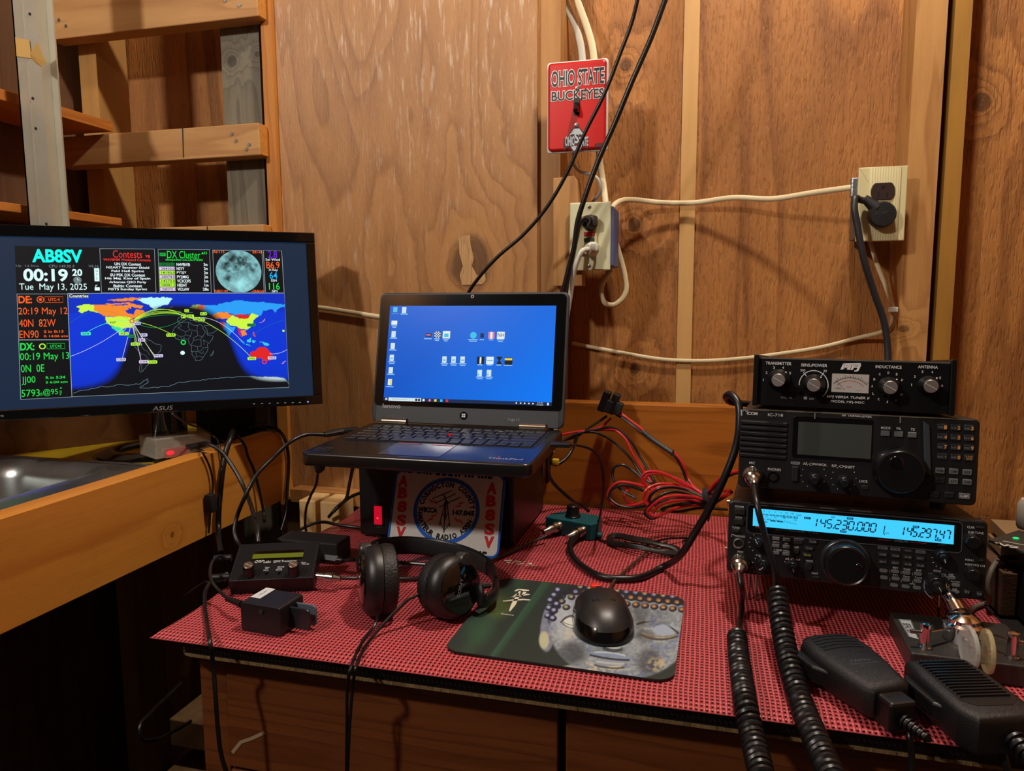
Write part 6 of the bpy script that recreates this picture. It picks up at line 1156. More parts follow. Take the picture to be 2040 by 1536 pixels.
MB().lathe([(.017, 0), (.017, .010), (.0185, .011), (.0185, .017), (.0150, .019), (.0150, .023), (.0110, .026), (.006, .028)], hc, (0, 0, 1), CHR, 40).obj('hub', ky)
MB().tube(smooth_path([hc+Vector((-.002, .010, .024)), hc+Vector((-.006, .022, .032)), hc+Vector((-.010, .034, .038))], 5), [.0085]*5+[.0075]*3+[.006]*3, CHR, 18).ball(hc+Vector((-.011, .036, .039)), .0078, CHR).obj('spring_housing', ky)
for pz_, sx_ in ((p1, -1), (p2, 1)):
    z = .021+.016; MB().tube([(pz_.x, pz_.y, z), (hc.x+sx_*.016, hc.y-.010, z-.002)], .0016, CHR, 8).tube([(pz_.x+sx_*.014, pz_.y-.001, z), (pz_.x, pz_.y, z)], .0028 if sx_ > 0 else .0022, NICK, 10).obj('contact_screw', ky)
CLP = plain('clear_paddle', (214, 216, 208), .08, alpha=.38, coat=.4); CLY = plain('clear_paddle_yellowed', (206, 192, 140), .1, alpha=.42, coat=.4)
for x, y, m, yw_ in ((1040, 585, CLP, .10), (1205, 620, CLY, -.04)):
    q = KYF.hit(*ZK(x, y), 1, -.010); R3 = Matrix.Rotation(yw_, 3, 'Z')
    b = MB().prism([(a_*.021, c_*.0205) for a_, c_ in circle(1, 40)], -.0022, .0022, m, .0012, tf=Matrix.Translation(q) @ R3.to_4x4() @ Matrix.Rotation(PI/2, 4, 'Z')); b.obj('finger_paddle', ky, 'clear oval finger paddle')
    MB().tube([(q.x, q.y+.012, q.z+.002), (hc.x+(q.x-hc.x)*.6, hc.y-.012, .034)], .0026, CHR, 10).lathe([(.0035, 0), (.0035, .003)], (q.x, q.y, q.z), (1, 0, 0), CHR, 14).obj('paddle_arm', ky)
for x in (.008, .1):
    for y_ in (.01, .09): MB().cyl((x, y_, .0005), (x, y_, -.0002), .006, RUB, 12).obj('rubber_foot', ky)
# ================================================================ RIGHT EDGE CLUTTER
OSB = plain('particle_board', (92, 64, 38), .8, bump=.5, bscale=500, var=.5)
tag(MB().span((.3420, .925, .0005), (.3575, 1.10, .052), OSB, .001).obj('particle_board_strip'), 'brown particle board strip standing at the right end of the mat', 'wooden strip')
tb_ = thing('board_offcuts', 'two stacked tan board offcuts lying behind the dark charger at far right', 'board', Frame((.43, 1.10, 0))); tb_.location = (0, 0, 0)
bl_, fl_ = w(1974, 1034, z=.036), w(2005, 1064, z=.036); fx0 = fl_.x+(fl_.x-bl_.x)*(fl_.y-1.045)/(bl_.y-fl_.y)
bo = [(bl_.x, bl_.y), (fx0, 1.045), (fx0+.14, 1.045), (bl_.x+.14, bl_.y+.002)]
for z0_, z1_, dx_, nm_ in ((.0195, .036, 0, 'upper_board'), (.0006, .0135, -.003, 'lower_board')): MB().prism([(x+dx_, y) for x, y in bo], z0_, z1_, plain('tan_board', (150, 122, 84), .7, var=.15, bscale=200), .0008, 'T').obj(nm_, tb_)
MB().prism([(x+.004, y) for x, y in bo], .0135, .0195, plain('dark_board_core', (64, 48, 34), .8), 0, 'T').obj('spacer', tb_)
chg = thing('charger', 'dark charging base with green light at the right photo edge', 'charger', Frame((.42, .96, 0))); chg.location = (0, 0, 0)
cg = MB().prism([(.3600, .885), (.50, .86), (.50, 1.02), (.3600, .985)], .0005, .078, plain('charger_black', (15, 14, 14), .5), .002, 'T').obj('body', chg)
ctp = [w(*p, z=.0805) for p in ((1969, 1077), (2029, 1058), (2090, 1075), (2060, 1108))]; b = MB().prism([(p.x, p.y) for p in ctp][::1], .0785, .0822, plain('charger_top', (52, 49, 45), .5), .0008, 'T'); b.obj('sloping_top', chg)
b = MB(); LWH = plain('logo_white', (200, 198, 190), .5)
for pq in (((1982, 1081), (1992, 1083), (1988, 1082)), ((1990, 1081), (1998, 1086), (2004, 1088)), ((2003, 1087), (2009, 1085), (2012, 1087)), ((2011, 1089), (2018, 1091), (2027, 1091)), ((2014, 1087), (2022, 1089), (2029, 1090))): b.strip([(w(*p, z=.0826).x, w(*p, z=.0826).y) for p in pq], .0030, LWH, .0826, 'T')
s0, s1 = w(1998, 1077, z=.083), w(2045, 1086, z=.083); b.strip([(s0.x, s0.y), (s1.x, s1.y)], .004, plain('stripe_grey', (150, 146, 134), .5), .0826, 'T'); b.obj('printed_mark', chg)
q = w(2024, 1072, z=.083); MB().ball((q.x, q.y, .083), .0022, glow('green_led', (20, 230, 120), 1.2), (1.6, 1, .5)).obj('status_light', chg)
q = w(2042, 1052, z=.083); tag(MB().lathe([(.014, 0), (.0155, .004), (.0155, .030), (.012, .037), (.001, .038)], (q.x+.006, q.y, .0825), (0, 0, 1), plain('white_plastic', (186, 180, 170), .5), 28).obj('white_bottle'), 'white plastic bottle top standing by the charger at right edge', 'bottle')
# ================================================================ HAND MICROPHONES
MICB = plain('mic_plastic', (19, 19, 20), .38, bump=.55, bscale=1500); CORD = plain('cord_rubber', (14, 14, 15), .36); CORDG = plain('cord_grey', (40, 42, 44), .4)
def coil(path, R_, r, pitch, seg=14):
    P = smooth_path(path, 12); L = [0]
    for a, c in zip(P, P[1:]): L.append(L[-1]+(c-a).length)
    Q = []; j = 0
    for i in range(121):                    # even spacing, then relaxed so the helix never bunches
        s_ = L[-1]*i/120
        while j < len(P)-2 and L[j+1] < s_: j += 1
        Q.append(P[j].lerp(P[j+1], (s_-L[j])/max(L[j+1]-L[j], 1e-9)))
    for _ in range(30): Q = [Q[0]]+[(Q[i-1]+Q[i]*2+Q[i+1])/4 for i in range(1, 120)]+[Q[-1]]
    P = Q; L = [0]
    for a, c in zip(P, P[1:]): L.append(L[-1]+(c-a).length)
    N = int(L[-1]/pitch*seg); out = []; j = 0
    ref = Vector((0, 0, 1)); u = None
    for i in range(N+1):
        s_ = L[-1]*i/N
        while j < len(P)-2 and L[j+1] < s_: j += 1
        t = min(1, (s_-L[j])/max(L[j+1]-L[j], 1e-9)); p = P[j].lerp(P[j+1], t); d = (P[min(j+2, len(P)-1)]-P[max(j-1, 0)]).normalized()
        if u is None: u = (ref-d*ref.dot(d)).normalized()
        u = (u-d*u.dot(d)).normalized(); v_ = d.cross(u); a = 2*PI*i/seg; k = min(1, i/seg+.15, (N-i)/seg+.15)
        out.append(p+(u*math.cos(a)+v_*math.sin(a))*R_*k)
    return out
def plug(root, q, R_, fr, d, name='coupling_plug'):
    b = MB().lathe([(R_, 0), (R_, .004), (R_*.96, .008), (R_*.9, .009), (R_*.72, .011), (R_*.72, .015), (R_*.55, .017), (R_*.42, .022)], (0, 0, 0), d, NICK, 32, knurl=0)
    b.lathe([(R_*1.03, .002), (R_*1.03, .0085)], (0, 0, 0), d, NICK, 48, sm=False, knurl=.05, cap=False)
    o_ = fr.M @ Vector((q.x, -.0045, q.z)); b.v = [tuple(Vector(p)+o_) for p in b.v]
    return b.obj(name, root, 'nickel screw coupling plug'), o_+Vector(d).normalized()*.020
def rim_world(t): t.location = (0, 0, 0); return t
m1 = thing('hand_microphone', 'black hand microphone with curved slots and fine white lettering, left of the two', 'microphone', Frame((.1425, .70, 0)), 'hand microphones'); rim_world(m1)
F1 = Frame((.1445, .700, .0005), .43)
def inframe(b, fr): b.v = [tuple(fr.M @ Vector(p)) for p in b.v]; return b
ol = [(-.022, .0505), (-.010, .0535), (.010, .0535), (.022, .0505), (.030, .041), (.0315, .020), (.029, -.005), (.022, -.043), (.016, -.049), (-.016, -.049), (-.022, -.043), (-.029, -.005), (-.0315, .020), (-.030, .041)]
inframe(MB().prism(ol, .004, .036, MICB, .0075, 'T', 3), F1).obj('body', m1)
b = MB()
for i in range(5): y = .041-.0058*i; hw = .0185+.0014*i*(1 if i < 3 else .4); b.prism([(x, y-.0013+.0035*(1-(x/hw)**2)) for x in (-hw, -hw*.5, 0, hw*.5, hw)]+[(x, y+.0013+.0035*(1-(x/hw)**2)) for x in (hw, hw*.5, 0, -hw*.5, -hw)], .0345, .0366, plain('slot_black', (6, 6, 7), .5), 0, 'T')
inframe(b, F1).obj('grille_slots', m1)
inframe(MB().text('YAESU', (0, -.006), .0042, .021, DIMP, .0363, 'T').text('DYNAMIC MICROPHONE', (0, -.0115), .0022, .031, DIMP, .0363, 'T').text('MH-31', (0, -.0155), .0020, .010, DIMP, .0363, 'T'), F1).obj('lettering', m1)
inframe(MB().prism([(-.0285, -.004), (-.0375, .010), (-.0395, .036), (-.034, .043), (-.029, .040)], .010, .026, BLK, .002, 'T'), F1).obj('talk_switch', m1)
b = MB().prism(rrect(-.0125, -.066, .0125, -.044, .003), .002, .029, BLK, .003, 'T'); inframe(b, F1).obj('tail_block', m1)
T0 = F1.M @ Vector((0, -.066, .013)); dr = (F1.M.to_3x3() @ Vector((0, -1, 0)))
def boot(root, p, d, r0, n, L): 
    pr = []
    for i in range(n): h = L*i/n; r = r0*(1-.45*i/n); pr += [(r*.78, h), (r, h+L/n*.2), (r, h+L/n*.65), (r*.74, h+L/n*.75)]
    MB().lathe(pr, p, d, CORD, 20).obj('cord_boot', root); return p+d*L
bd = (dr+Vector((.25, 0, -.12))).normalized(); e1 = boot(m1, T0, bd, .0065, 6, .024)
q, pw_ = plug(m1, MQ1, .0105, FTF, (-.10, -1, -.25))
cpath = [w(1468, 1262, z=.016), w(1471, 1300, z=.0125), w(1479, 1360, z=.0125), w(1487, 1412, z=.0125), w(1498, 1462, Y=.606), w(1515, 1536, Y=.562), w(1545, 1680, Y=.50)]
cc1 = coil(cpath, .0079, .0029, .0067)
MB().tube(cc1, .0030, CORD, 8).obj('coiled_cord', m1)
MB().tube(smooth_path([pw_, w(1476, 1165, Y=.822), w(1478, 1205, z=.012), w(1473, 1245, z=.008), cc1[0]], 8), .0030, CORD, 10).obj('straight_cord', m1)
MB().tube(smooth_path([e1, w(1806, 1430, z=.006), w(1812, 1468, z=.004), w(1816, 1500, Y=.632), w(1813, 1560, Y=.628), w(1800, 1680, Y=.62), w(1690, 1790, Y=.58), w(1580, 1790, Y=.51), cc1[-1]], 8), .0026, CORD, 10).obj('tail_cord', m1)
m2 = thing('hand_microphone', 'black hand microphone with ribbed square grille, lying against the chrome key base', 'microphone', Frame((.23, .66, 0)), 'hand microphones'); rim_world(m2)
F2 = Frame((.2285, .6655, .0005), .30)
ol = [(-.0295, .047), (-.026, .0495), (.026, .0495), (.0295, .047), (.032, .020), (.0315, -.030), (.024, -.046), (-.024, -.046), (-.0315, -.030), (-.032, .020)]
inframe(MB().prism(ol, .003, .038, MICB, .006, 'T', 3), F2).obj('body', m2)
b = MB().prism([(-.022, .044), (.022, .044), (.0235, -.022), (.015, -.030), (-.015, -.030), (-.0235, -.022)], .0372, .0384, plain('slot_black', (6, 6, 7), .5), 0, 'T')
for i in range(13):
    y = .0385-.0047*i; hw = .0215; b.prism([(-hw, y), (-hw+.003, y+.0022), (hw-.003, y+.0022), (hw, y), (hw-.003, y+.0004), (-hw+.003, y+.0004)][::-1], .038, .0402, plain('ridge_black', (24, 25, 28), .3), 0, 'T')
for i in range(9): b.span((-.018+i*.0045, .0405, .038), (-.0165+i*.0045, .0435, .0398), plain('ridge_black', (24, 25, 28), .3))
inframe(b, F2).obj('ribbed_grille', m2)
inframe(MB().prism([(-.031, -.012), (-.0365, -.006), (-.038, .030), (-.034, .040), (-.030, .040)], .012, .028, BLK, .002, 'T'), F2).obj('talk_switch', m2)
T0 = F2.M @ Vector((.006, -.044, .018)); dr = F2.M.to_3x3() @ Vector((0, -1, 0)); bd = (dr+Vector((.10, 0, -.30))).normalized(); e2 = boot(m2, T0, bd, .0095, 6, .032)
q, pw_ = plug(m2, MQ2, .0105, ICF, (.05, -1, -.40))
cpath = [w(1547, 1172, Y=.800), w(1552, 1215, Y=.774), w(1560, 1265, Y=.745), w(1578, 1345, Y=.695), w(1602, 1418, Y=.650), w(1622, 1465, Y=.612), w(1645, 1520, Y=.576), w(1678, 1600, Y=.53), w(1712, 1700, Y=.48)]
cc2 = coil(cpath, .0084, .0029, .0070)
MB().tube(cc2, .0031, CORD, 8).obj('coiled_cord', m2)
MB().tube(smooth_path([pw_, w(1508, 1005, Y=.815), w(1526, 1075, Y=.805), w(1545, 1140, Y=.798), cc2[0]], 8), .0034, CORD, 10).obj('straight_cord', m2)
MB().tube(smooth_path([e2, w(1984, 1476, z=.006), w(1998, 1505, Y=.632), w(2012, 1560, Y=.628), w(2000, 1680, Y=.62), w(1880, 1800, Y=.58), w(1760, 1820, Y=.50), cc2[-1]], 8), .0034, CORD, 10).obj('tail_cord', m2)
# ================================================================ CABLES
def P_(t):                                  # (px, py, 'Y' or 'X' or 'z', value); Y/X points never sink below the mat
    p = w(t[0], t[1], **{t[2]: t[3]})
    if t[2] == 'Y' and len(t) > 4 and p.z < t[4]: p = w(t[0], t[1], z=t[4])
    return p
def cable(label, pts, r, m=None, cat='cable', group=None, name='cable', flat=1.0, up=None, n=10, extra=None, sub=8):
    b = MB().tube(smooth_path([P_(t) if len(t) > 3 else Vector(t) for t in pts], sub), r, m or CORD, n, flat=flat, up=up)
    if extra: extra(b)
    return tag(b.obj(name), label, cat, group)
NM = plain('house_cable_cream', (206, 190, 150), .5, var=.08, bscale=300); NMG = plain('house_cable_grey', (176, 172, 158), .5, var=.08, bscale=300)
HC = 'house wiring on the wall'
def ribbon(label, pts, wd, th, m): # flat cable seen broadside: wide in the wall plane
    P = smooth_path([P_(t) if len(t) > 3 else Vector(t) for t in pts], 8); return tag(MB().tube(P, th, m, 12, flat=wd/th, up=(0, -1, 0)).obj('house_cable'), label, 'cable', HC)
ribbon('flat grey house cable above the red switch plate, left one of two', [(w(1112, -30, Y=1.35).x-.01, 1.35, 1.74), (1112, -30, 'Y', 1.35), (1136, 28, 'Y', 1.348), (1150, 62, 'Y', 1.34), (1158, 95, 'Y', 1.325), (1161, 125, 'Y', 1.31)], .0062, .0022, NMG)
ribbon('flat cream house cable above the red switch plate, right one of two', [(w(1138, -30, Y=1.335).x-.01, 1.335, 1.74), (1138, -30, 'Y', 1.335), (1157, 20, 'Y', 1.335), (1172, 62, 'Y', 1.33), (1180, 92, 'Y', 1.32), (1184, 122, 'Y', 1.308)], .0062, .0022, NM)
ribbon('flat cream house cable running from red switch plate down to cream safety outlet', [(1192, 290, 'Y', 1.31), (1196, 330, 'Y', 1.318), (1202, 365, 'Y', 1.315), (1207, 405, 'Y', 1.30)], .0052, .0022, NM)
ribbon('curled cream house cable between red switch plate and safety outlet', [(1143, 300, 'Y', 1.32), (1144, 328, 'Y', 1.315), (1158, 343, 'Y', 1.31), (1178, 347, 'Y', 1.305), (1192, 358, 'Y', 1.30), (1196, 380, 'Y', 1.305), (1188, 394, 'Y', 1.315), (1180, 402, 'Y', 1.325)], .0028, .0026, NMG)
ribbon('cream house cable sagging between the two wall outlets', [(1218, 415, 'Y', 1.31), (1226, 406, 'Y', 1.315), (1240, 399, 'Y', 1.33), (1262, 398, 'Y', 1.345), (1310, 403, 'Y', 1.36), (1380, 404, 'Y', 1.365), (1460, 394, 'Y', 1.35), (1540, 396, 'Y', 1.335), (1620, 384, 'Y', 1.31), (1700, 373, 'Y', 1.279)], .0046, .0024, NM)
ribbon('hanging loop of flat cream house cable below safety outlet', [(1221, 455, 'Y', 1.345), (1228, 485, 'Y', 1.345), (1238, 520, 'Y', 1.34), (1246, 555, 'Y', 1.335), (1247, 580, 'Y', 1.33), (1237, 598, 'Y', 1.325), (1220, 608, 'Y', 1.32), (1206, 604, 'Y', 1.315), (1198, 588, 'Y', 1.315), (1199, 568, 'Y', 1.318), (1208, 552, 'Y', 1.322), (1217, 538, 'Y', 1.33)], .0046, .0026, NM)
ribbon('cream house cable dropping from right outlet and running low along the wall', [(1733, 478, 'Y', 1.33), (1745, 520, 'Y', 1.325), (1768, 580, 'Y', 1.31), (1779, 617, 'Y', 1.30), (1778, 640, 'Y', 1.31), (1758, 661, 'Y', 1.355), (1710, 673, 'Y', 1.374), (1640, 691, 'Y', 1.376), (1560, 704, 'Y', 1.376), (1480, 714, 'Y', 1.376), (1400, 719, 'Y', 1.376), (1320, 716, 'Y', 1.376), (1240, 703, 'Y', 1.376), (1140, 684, 'Y', 1.376)], .0036, .0022, NM)
q = w(1779, 617, Y=1.297); tag(MB().box(q, (.014, .008, .009), plain('clip_clear', (200, 198, 190), .3), .0015).obj('cable_clip'), 'small clear clip holding house cable beside right stud', 'cable clip')
ribbon('cream house cable on plywood between monitor and laptop', [(560, 606, 'Y', 1.2795), (640, 613, 'Y', 1.2795), (700, 622, 'Y', 1.2795), (757, 631, 'Y', 1.2795), (850, 640, 'Y', 1.2795)], .0042, .0022, NM)
# plugs in the outlets
PGt = lambda x, y, d: GFF.M @ Vector((PG.p(x, y, d).x, -d, PG.p(x, y, d).z))
bp_ = thing('power_plug', 'black power plug in top socket of safety outlet with thick black cord', 'power plug', Frame((0, 0, 0)))
c = PGt(552, 590, .020); MB().lathe([(.0135, 0), (.0135, .004), (.0115, .009), (.010, .016), (.009, .018)], c+Vector((0, .012, 0)), (-.35, -1, .1), RUB, 24).box(c+Vector((.006, .004, .003)), (.012, .016, .016), plain('plug_grey', (52, 54, 52), .5), .003).obj('plug_body', bp_)
MB().tube(smooth_path([c+Vector((-.003, -.004, .002)), P_((1161, 436, 'Y', 1.218)), P_((1153, 450, 'Y', 1.215)), P_((1148, 475, 'Y', 1.218)), P_((1142, 505, 'Y', 1.215)), P_((1132, 550, 'Y', 1.205)), P_((1120, 610, 'Y', 1.19)), P_((1108, 720, 'Y', 1.19)), P_((1098, 860, 'Y', 1.195)), P_((1090, 960, 'Y', 1.235, .01))], 8), .0040, CORD, 12).obj('cord', bp_)
wp = thing('power_plug', 'white power plug in bottom socket of safety outlet with white cord', 'power plug', Frame((0, 0, 0)))
PWT = plain('plug_white', (206, 206, 190), .45); c = PGt(568, 843, .020)
MB().lathe([(.0125, 0), (.0125, .005), (.0105, .010), (.0085, .016)], c+Vector((.001, .011, 0)), (-.5, -1, -.05), PWT, 20).box(c+Vector((.005, .002, .002)), (.013, .018, .013), PWT, .0025).obj('plug_body', wp)
MB().tube(smooth_path([c+Vector((-.006, -.004, -.001)), P_((1160, 500, 'Y', 1.212)), P_((1150, 520, 'Y', 1.210)), P_((1142, 550, 'Y', 1.215)), P_((1136, 590, 'Y', 1.222)), P_((1128, 640, 'Y', 1.23)), P_((1116, 760, 'Y', 1.235)), P_((1100, 900, 'Y', 1.24))], 8), .0042, PWT, 12).obj('cord', wp)
ap = thing('power_plug', 'flat black angled power plug in right outlet with heavy dark cord', 'power plug', Frame((0, 0, 0)))
c = OUF.M @ Vector((PO.p(425, 468, .014).x, -.012, PO.p(425, 468, .014).z)); MB().lathe([(.0195, -.005), (.0200, 0), (.0200, .008), (.0175, .012), (.001, .0125)], c, (0, -1, 0), RUB, 32).tube([c+Vector((-.008, -.003, .010)), c+Vector((-.026, -.003, .026))], [.0105, .0062], RUB, 14).obj('plug_body', ap)
MB().text('E-P', (c.x-.002, c.z+.002), .0050, .017, plain('embossed', (48, 48, 48), .5), -(c.y-.0128)).obj('embossed_mark', ap)
MB().tube(smooth_path([c+Vector((-.020, -.003, .021)), P_((1713, 398, 'Y', 1.25)), P_((1704, 394, 'Y', 1.243)), P_((1702, 408, 'Y', 1.238)), P_((1708, 450, 'Y', 1.235)), P_((1722, 520, 'Y', 1.235)), P_((1742, 585, 'Y', 1.24)), P_((1762, 645, 'Y', 1.243)), P_((1768, 690, 'Y', 1.243)), P_((1769, 735, 'Y', 1.24)), P_((1768, 800, 'Y', 1.24))], 8), .0052, plain('cord_slate', (34, 36, 42), .45), 12).obj('cord', ap)
# antenna coax coming from the ceiling
cable('thin black cable hanging from top of photo, left one, going behind laptop', [(w(1278, -40, Y=1.14).x+.03, 1.12, 1.74), (1278, -40, 'Y', 1.14), (1270, 0, 'Y', 1.145), (1260, 40, 'Y', 1.15), (1235, 108, 'Y', 1.155), (1205, 185, 'Y', 1.16), (1165, 265, 'Y', 1.165), (1128, 348, 'Y', 1.17), (1090, 412, 'Y', 1.175), (1042, 468, 'Y', 1.18), (990, 513, 'Y', 1.182), (958, 548, 'Y', 1.185), (935, 580, 'Y', 1.19), (900, 680, 'Y', 1.20)], .0030)
cable('thick black cable hanging from top of photo, right one, passing safety outlet', [(w(1340, -40, Y=1.175).x+.10, 1.16, 1.74), (1340, -40, 'Y', 1.175), (1325, 0, 'Y', 1.175), (1300, 68, 'Y', 1.175), (1258, 165, 'Y', 1.175), (1225, 245, 'Y', 1.178), (1190, 325, 'Y', 1.18), (1163, 400, 'Y', 1.18), (1151, 440, 'Y', 1.182), (1144, 490, 'Y', 1.185), (1133, 535, 'Y', 1.188), (1121, 585, 'Y', 1.19), (1105, 680, 'Y', 1.20)], .0042)
# cables around the switch box and radios
cable('thick black coax looping from the radio stack across the mat to switch box', [(1530, 815, 'Y', 1.10), (1500, 806, 'Y', 1.06), (1472, 803, 'Y', 1.02), (1452, 799, 'Y', .99), (1447, 789, 'Y', .97), (1457, 786, 'Y', .955), (1469, 800, 'Y', .945), (1473, 840, 'Y', .935), (1466, 890, 'Y', .93), (1448, 940, 'Y', .925), (1420, 1000, 'Y', .925), (1388, 1055, 'Y', .93), (1362, 1098, 'Y', .93, .006), (1320, 1130, 'z', .006), (1262, 1152, 'z', .0055), (1205, 1150, 'z', .0055), (1160, 1128, 'z', .0055), (1137, 1100, 'z', .007), (1137, 1080, 'z', .010), (1150, 1066, 'z', .012)], .0046)
cable('thin grey cable from switch box plug past headphones to small transceiver', [(1088, 1068, 'z', .012), (1070, 1076, 'z', .009), (1040, 1089, 'z', .005), (1000, 1107, 'z', .004), (940, 1132, 'z', .004), (870, 1149, 'z', .004), (797, 1153, 'z', .005), (735, 1153, 'z', .010), (700, 1152, 'z', .014), (668, 1151, 'z', .016)], .0022, CORDG)
q = w(655, 1150, z=.018); tag(MB().lathe([(.0045, -.016), (.0045, -.004), (.0062, -.003), (.0062, .006), (.0048, .007), (.0030, .016)], q, (1, .06, -.05), NICK, 24).obj('coax_plug'), 'nickel coax plug on right side of small transceiver', 'coax plug')
ub = thing('usb_cable', 'black usb cable from small transceiver running behind headphones', 'cable', Frame((0, 0, 0))); p0, p1_ = w(648, 1113, z=.026), w(682, 1117, z=.026)
MB().tube([p0-(p1_-p0)*.25, p0+(p1_-p0)*.75], .0058, BLK, 4, flat=.6, up=(0, 0, 1)).tube([p0+(p1_-p0)*.7, p1_], [.0045, .003], CORD, 10).obj('plug', ub, 'flat grey usb plug'); MB().tube(smooth_path([p1_, w(700, 1116, z=.024), w(730, 1115, z=.015), w(790, 1120, z=.004), w(860, 1125, z=.003)], 6), .0024, CORD, 8).obj('cord', ub)
lc = thing('mouse_cable', 'thin mouse cable coming from laptop side with tied coil on the mat', 'cable', Frame((0, 0, 0)))
p0 = w(1117, 886, Y=.93); MB().box(p0, (.026, .014, .006), BLK, .0015, R=Matrix.Rotation(.1, 3, 'Z')).obj('usb_plug', lc)
MB().tube(smooth_path([p0+Vector((.012, 0, 0)), P_((1150, 887, 'Y', .95)), P_((1182, 898, 'Y', .97)), P_((1198, 925, 'Y', .99)), P_((1203, 965, 'Y', 1.0)), P_((1198, 1010, 'Y', 1.02, .004)), P_((1190, 1045, 'z', .003)), P_((1189, 1066, 'z', .003)), P_((1203, 1078, 'z', .003)), P_((1230, 1080, 'z', .004))], 8), .0018, CORD, 8).obj('cord', lc)
b = MB()
for k_ in range(5): 
    o_ = k_*2.2; b.tube(smooth_path([P_(t) for t in ((1225, 1079+o_, 'z', .004), (1211, 1072+o_, 'z', .004), (1222, 1063+o_, 'z', .005), (1262, 1069+o_, 'z', .004+.0018*k_), (1320, 1082+o_*.7, 'z', .004+.0018*k_), (1352, 1092+o_, 'z', .004), (1352, 1099+o_*.6, 'z', .004), (1335, 1098+o_*.8, 'z', .005), (1280, 1086+o_, 'z', .004+.0018*k_), (1225, 1079+o_, 'z', .004))], 6), .0017, CORD, 8)
b.obj('tied_coil', lc); q = w(1277, 1080, z=.008); MB().tube([q+Vector((.001, .006, -.004)), q+Vector((.002, .003, .004)), q+Vector((.002, -.006, .004)), q+Vector((.002, -.010, -.005))], .0015, BLK, 8).obj('cable_tie', lc)
MB().tube(smooth_path([P_(t) for t in ((1290, 1085, 'z', .008), (1320, 1075, 'z', .010), (1350, 1072, 'z', .008), (1375, 1073, 'z', .004), (1360, 1078, 'z', .004))], 6), .0017, CORD, 8).obj('cord_bend', lc)
MB().tube(smooth_path([P_((1330, 1078, 'z', .008)), P_((1300, 1092, 'z', .007)), P_((1262, 1122, 'z', .005)), P_((1225, 1156, 'z', .005)), Vector((-.1095, .856, .010)), MSF.M @ Vector((0, .058, .012))], 8), .0018, plain('cord_tan_highlight', (66, 50, 36), .4), 8).obj('cord_to_mouse', lc)  # dark cord with its golden highlight put into the colour
cable('black cable from behind laptop down into the back of switch box', [(1102, 890, 'Y', 1.02), (1094, 905, 'Y', 1.03), (1092, 935, 'Y', 1.06), (1105, 965, 'Y', 1.10), (1135, 993, 'Y', 1.12, .012), (1160, 1008, 'z', .018), (1172, 1018, 'z', .020)], .0028)
cable('black cable with yellow tag beside laptop', [(1150, 868, 'Y', 1.16), (1140, 895, 'Y', 1.15), (1122, 918, 'Y', 1.13), (1106, 926, 'Y', 1.12), (1096, 918, 'Y', 1.11), (1100, 900, 'Y', 1.11)], .0028, extra=lambda b: b.box(w(1107, 920, Y=1.115), (.010, .010, .009), plain('tag_yellow', (208, 172, 40), .5), .001))
# DC supply leads
RW = plain('wire_red', (186, 28, 34), .36); BW = plain('wire_black', (12, 12, 13), .4); ZD = Zm(1080, 740, 3.491)
def wire(root, name, pts, m, r=.0021, Y=1.19):
    P = []
    for t in pts:
        yv = t[2] if len(t) > 2 else Y; p = w(*ZD(t[0], t[1]), Y=yv)
        if p.z < .004: p = w(*ZD(t[0], t[1]), z=.004)
        P.append(p)
    return MB().tube(smooth_path(P, 8), r, m, 8).obj(name, root)
dc = thing('fused_dc_lead', 'red and black power lead with two black fuse holders on the wall plank', 'power lead', Frame((0, 0, 0)))
for x, y, h in ((435, 205, .045), (500, 222, .042)):
    c = w(*ZD(x, y), Y=1.225); MB().box(c, (.013, .022, .036), BLK, .0025, R=Matrix.Rotation(.35, 3, 'Y')).box(c+Vector((.008, -.004, -.008)), (.012, .016, .022), BLKM, .002, R=Matrix.Rotation(.35, 3, 'Y')).obj('fuse_holder', dc)
for nm, m, P in (('red_wire', RW, [(525, 275, 1.225), (560, 300, 1.22), (620, 345, 1.215), (690, 398, 1.21), (760, 462, 1.205), (850, 520, 1.20), (920, 568, 1.195), (985, 655, 1.19), (1015, 745, 1.19), (1060, 805, 1.18), (1130, 855, 1.17)]), ('black_wire', BW, [(515, 300, 1.225), (560, 325, 1.22), (640, 385, 1.21), (710, 440, 1.205), (850, 532, 1.195), (920, 588, 1.19), (975, 680, 1.188), (1005, 760, 1.185), (1060, 825, 1.175), (1130, 875, 1.17)]),
 ('black_wire', BW, [(450, 310, 1.225), (400, 345, 1.22), (320, 395, 1.21), (245, 450, 1.20), (150, 480, 1.19), (110, 490, 1.18)]), ('red_wire', RW, [(480, 325, 1.225), (420, 380, 1.22), (340, 408, 1.21), (240, 420, 1.20), (130, 440, 1.18), (90, 445, 1.17)])): wire(dc, nm, P, m)
P = smooth_path([w(*ZD(*t[:2]), Y=t[2]) for t in ((700, 418, 1.207), (760, 468, 1.203), (850, 530, 1.197), (905, 565, 1.193))], 6); MB().tube(P, .0042, plain('sleeve_grey', (44, 46, 48), .5), 10).obj('sleeve', dc); q = w(*ZD(915, 545), Y=1.19); MB().tube([q, q+Vector((-.003, 0, -.010))], .0012, BLK, 6).obj('cable_tie', dc)
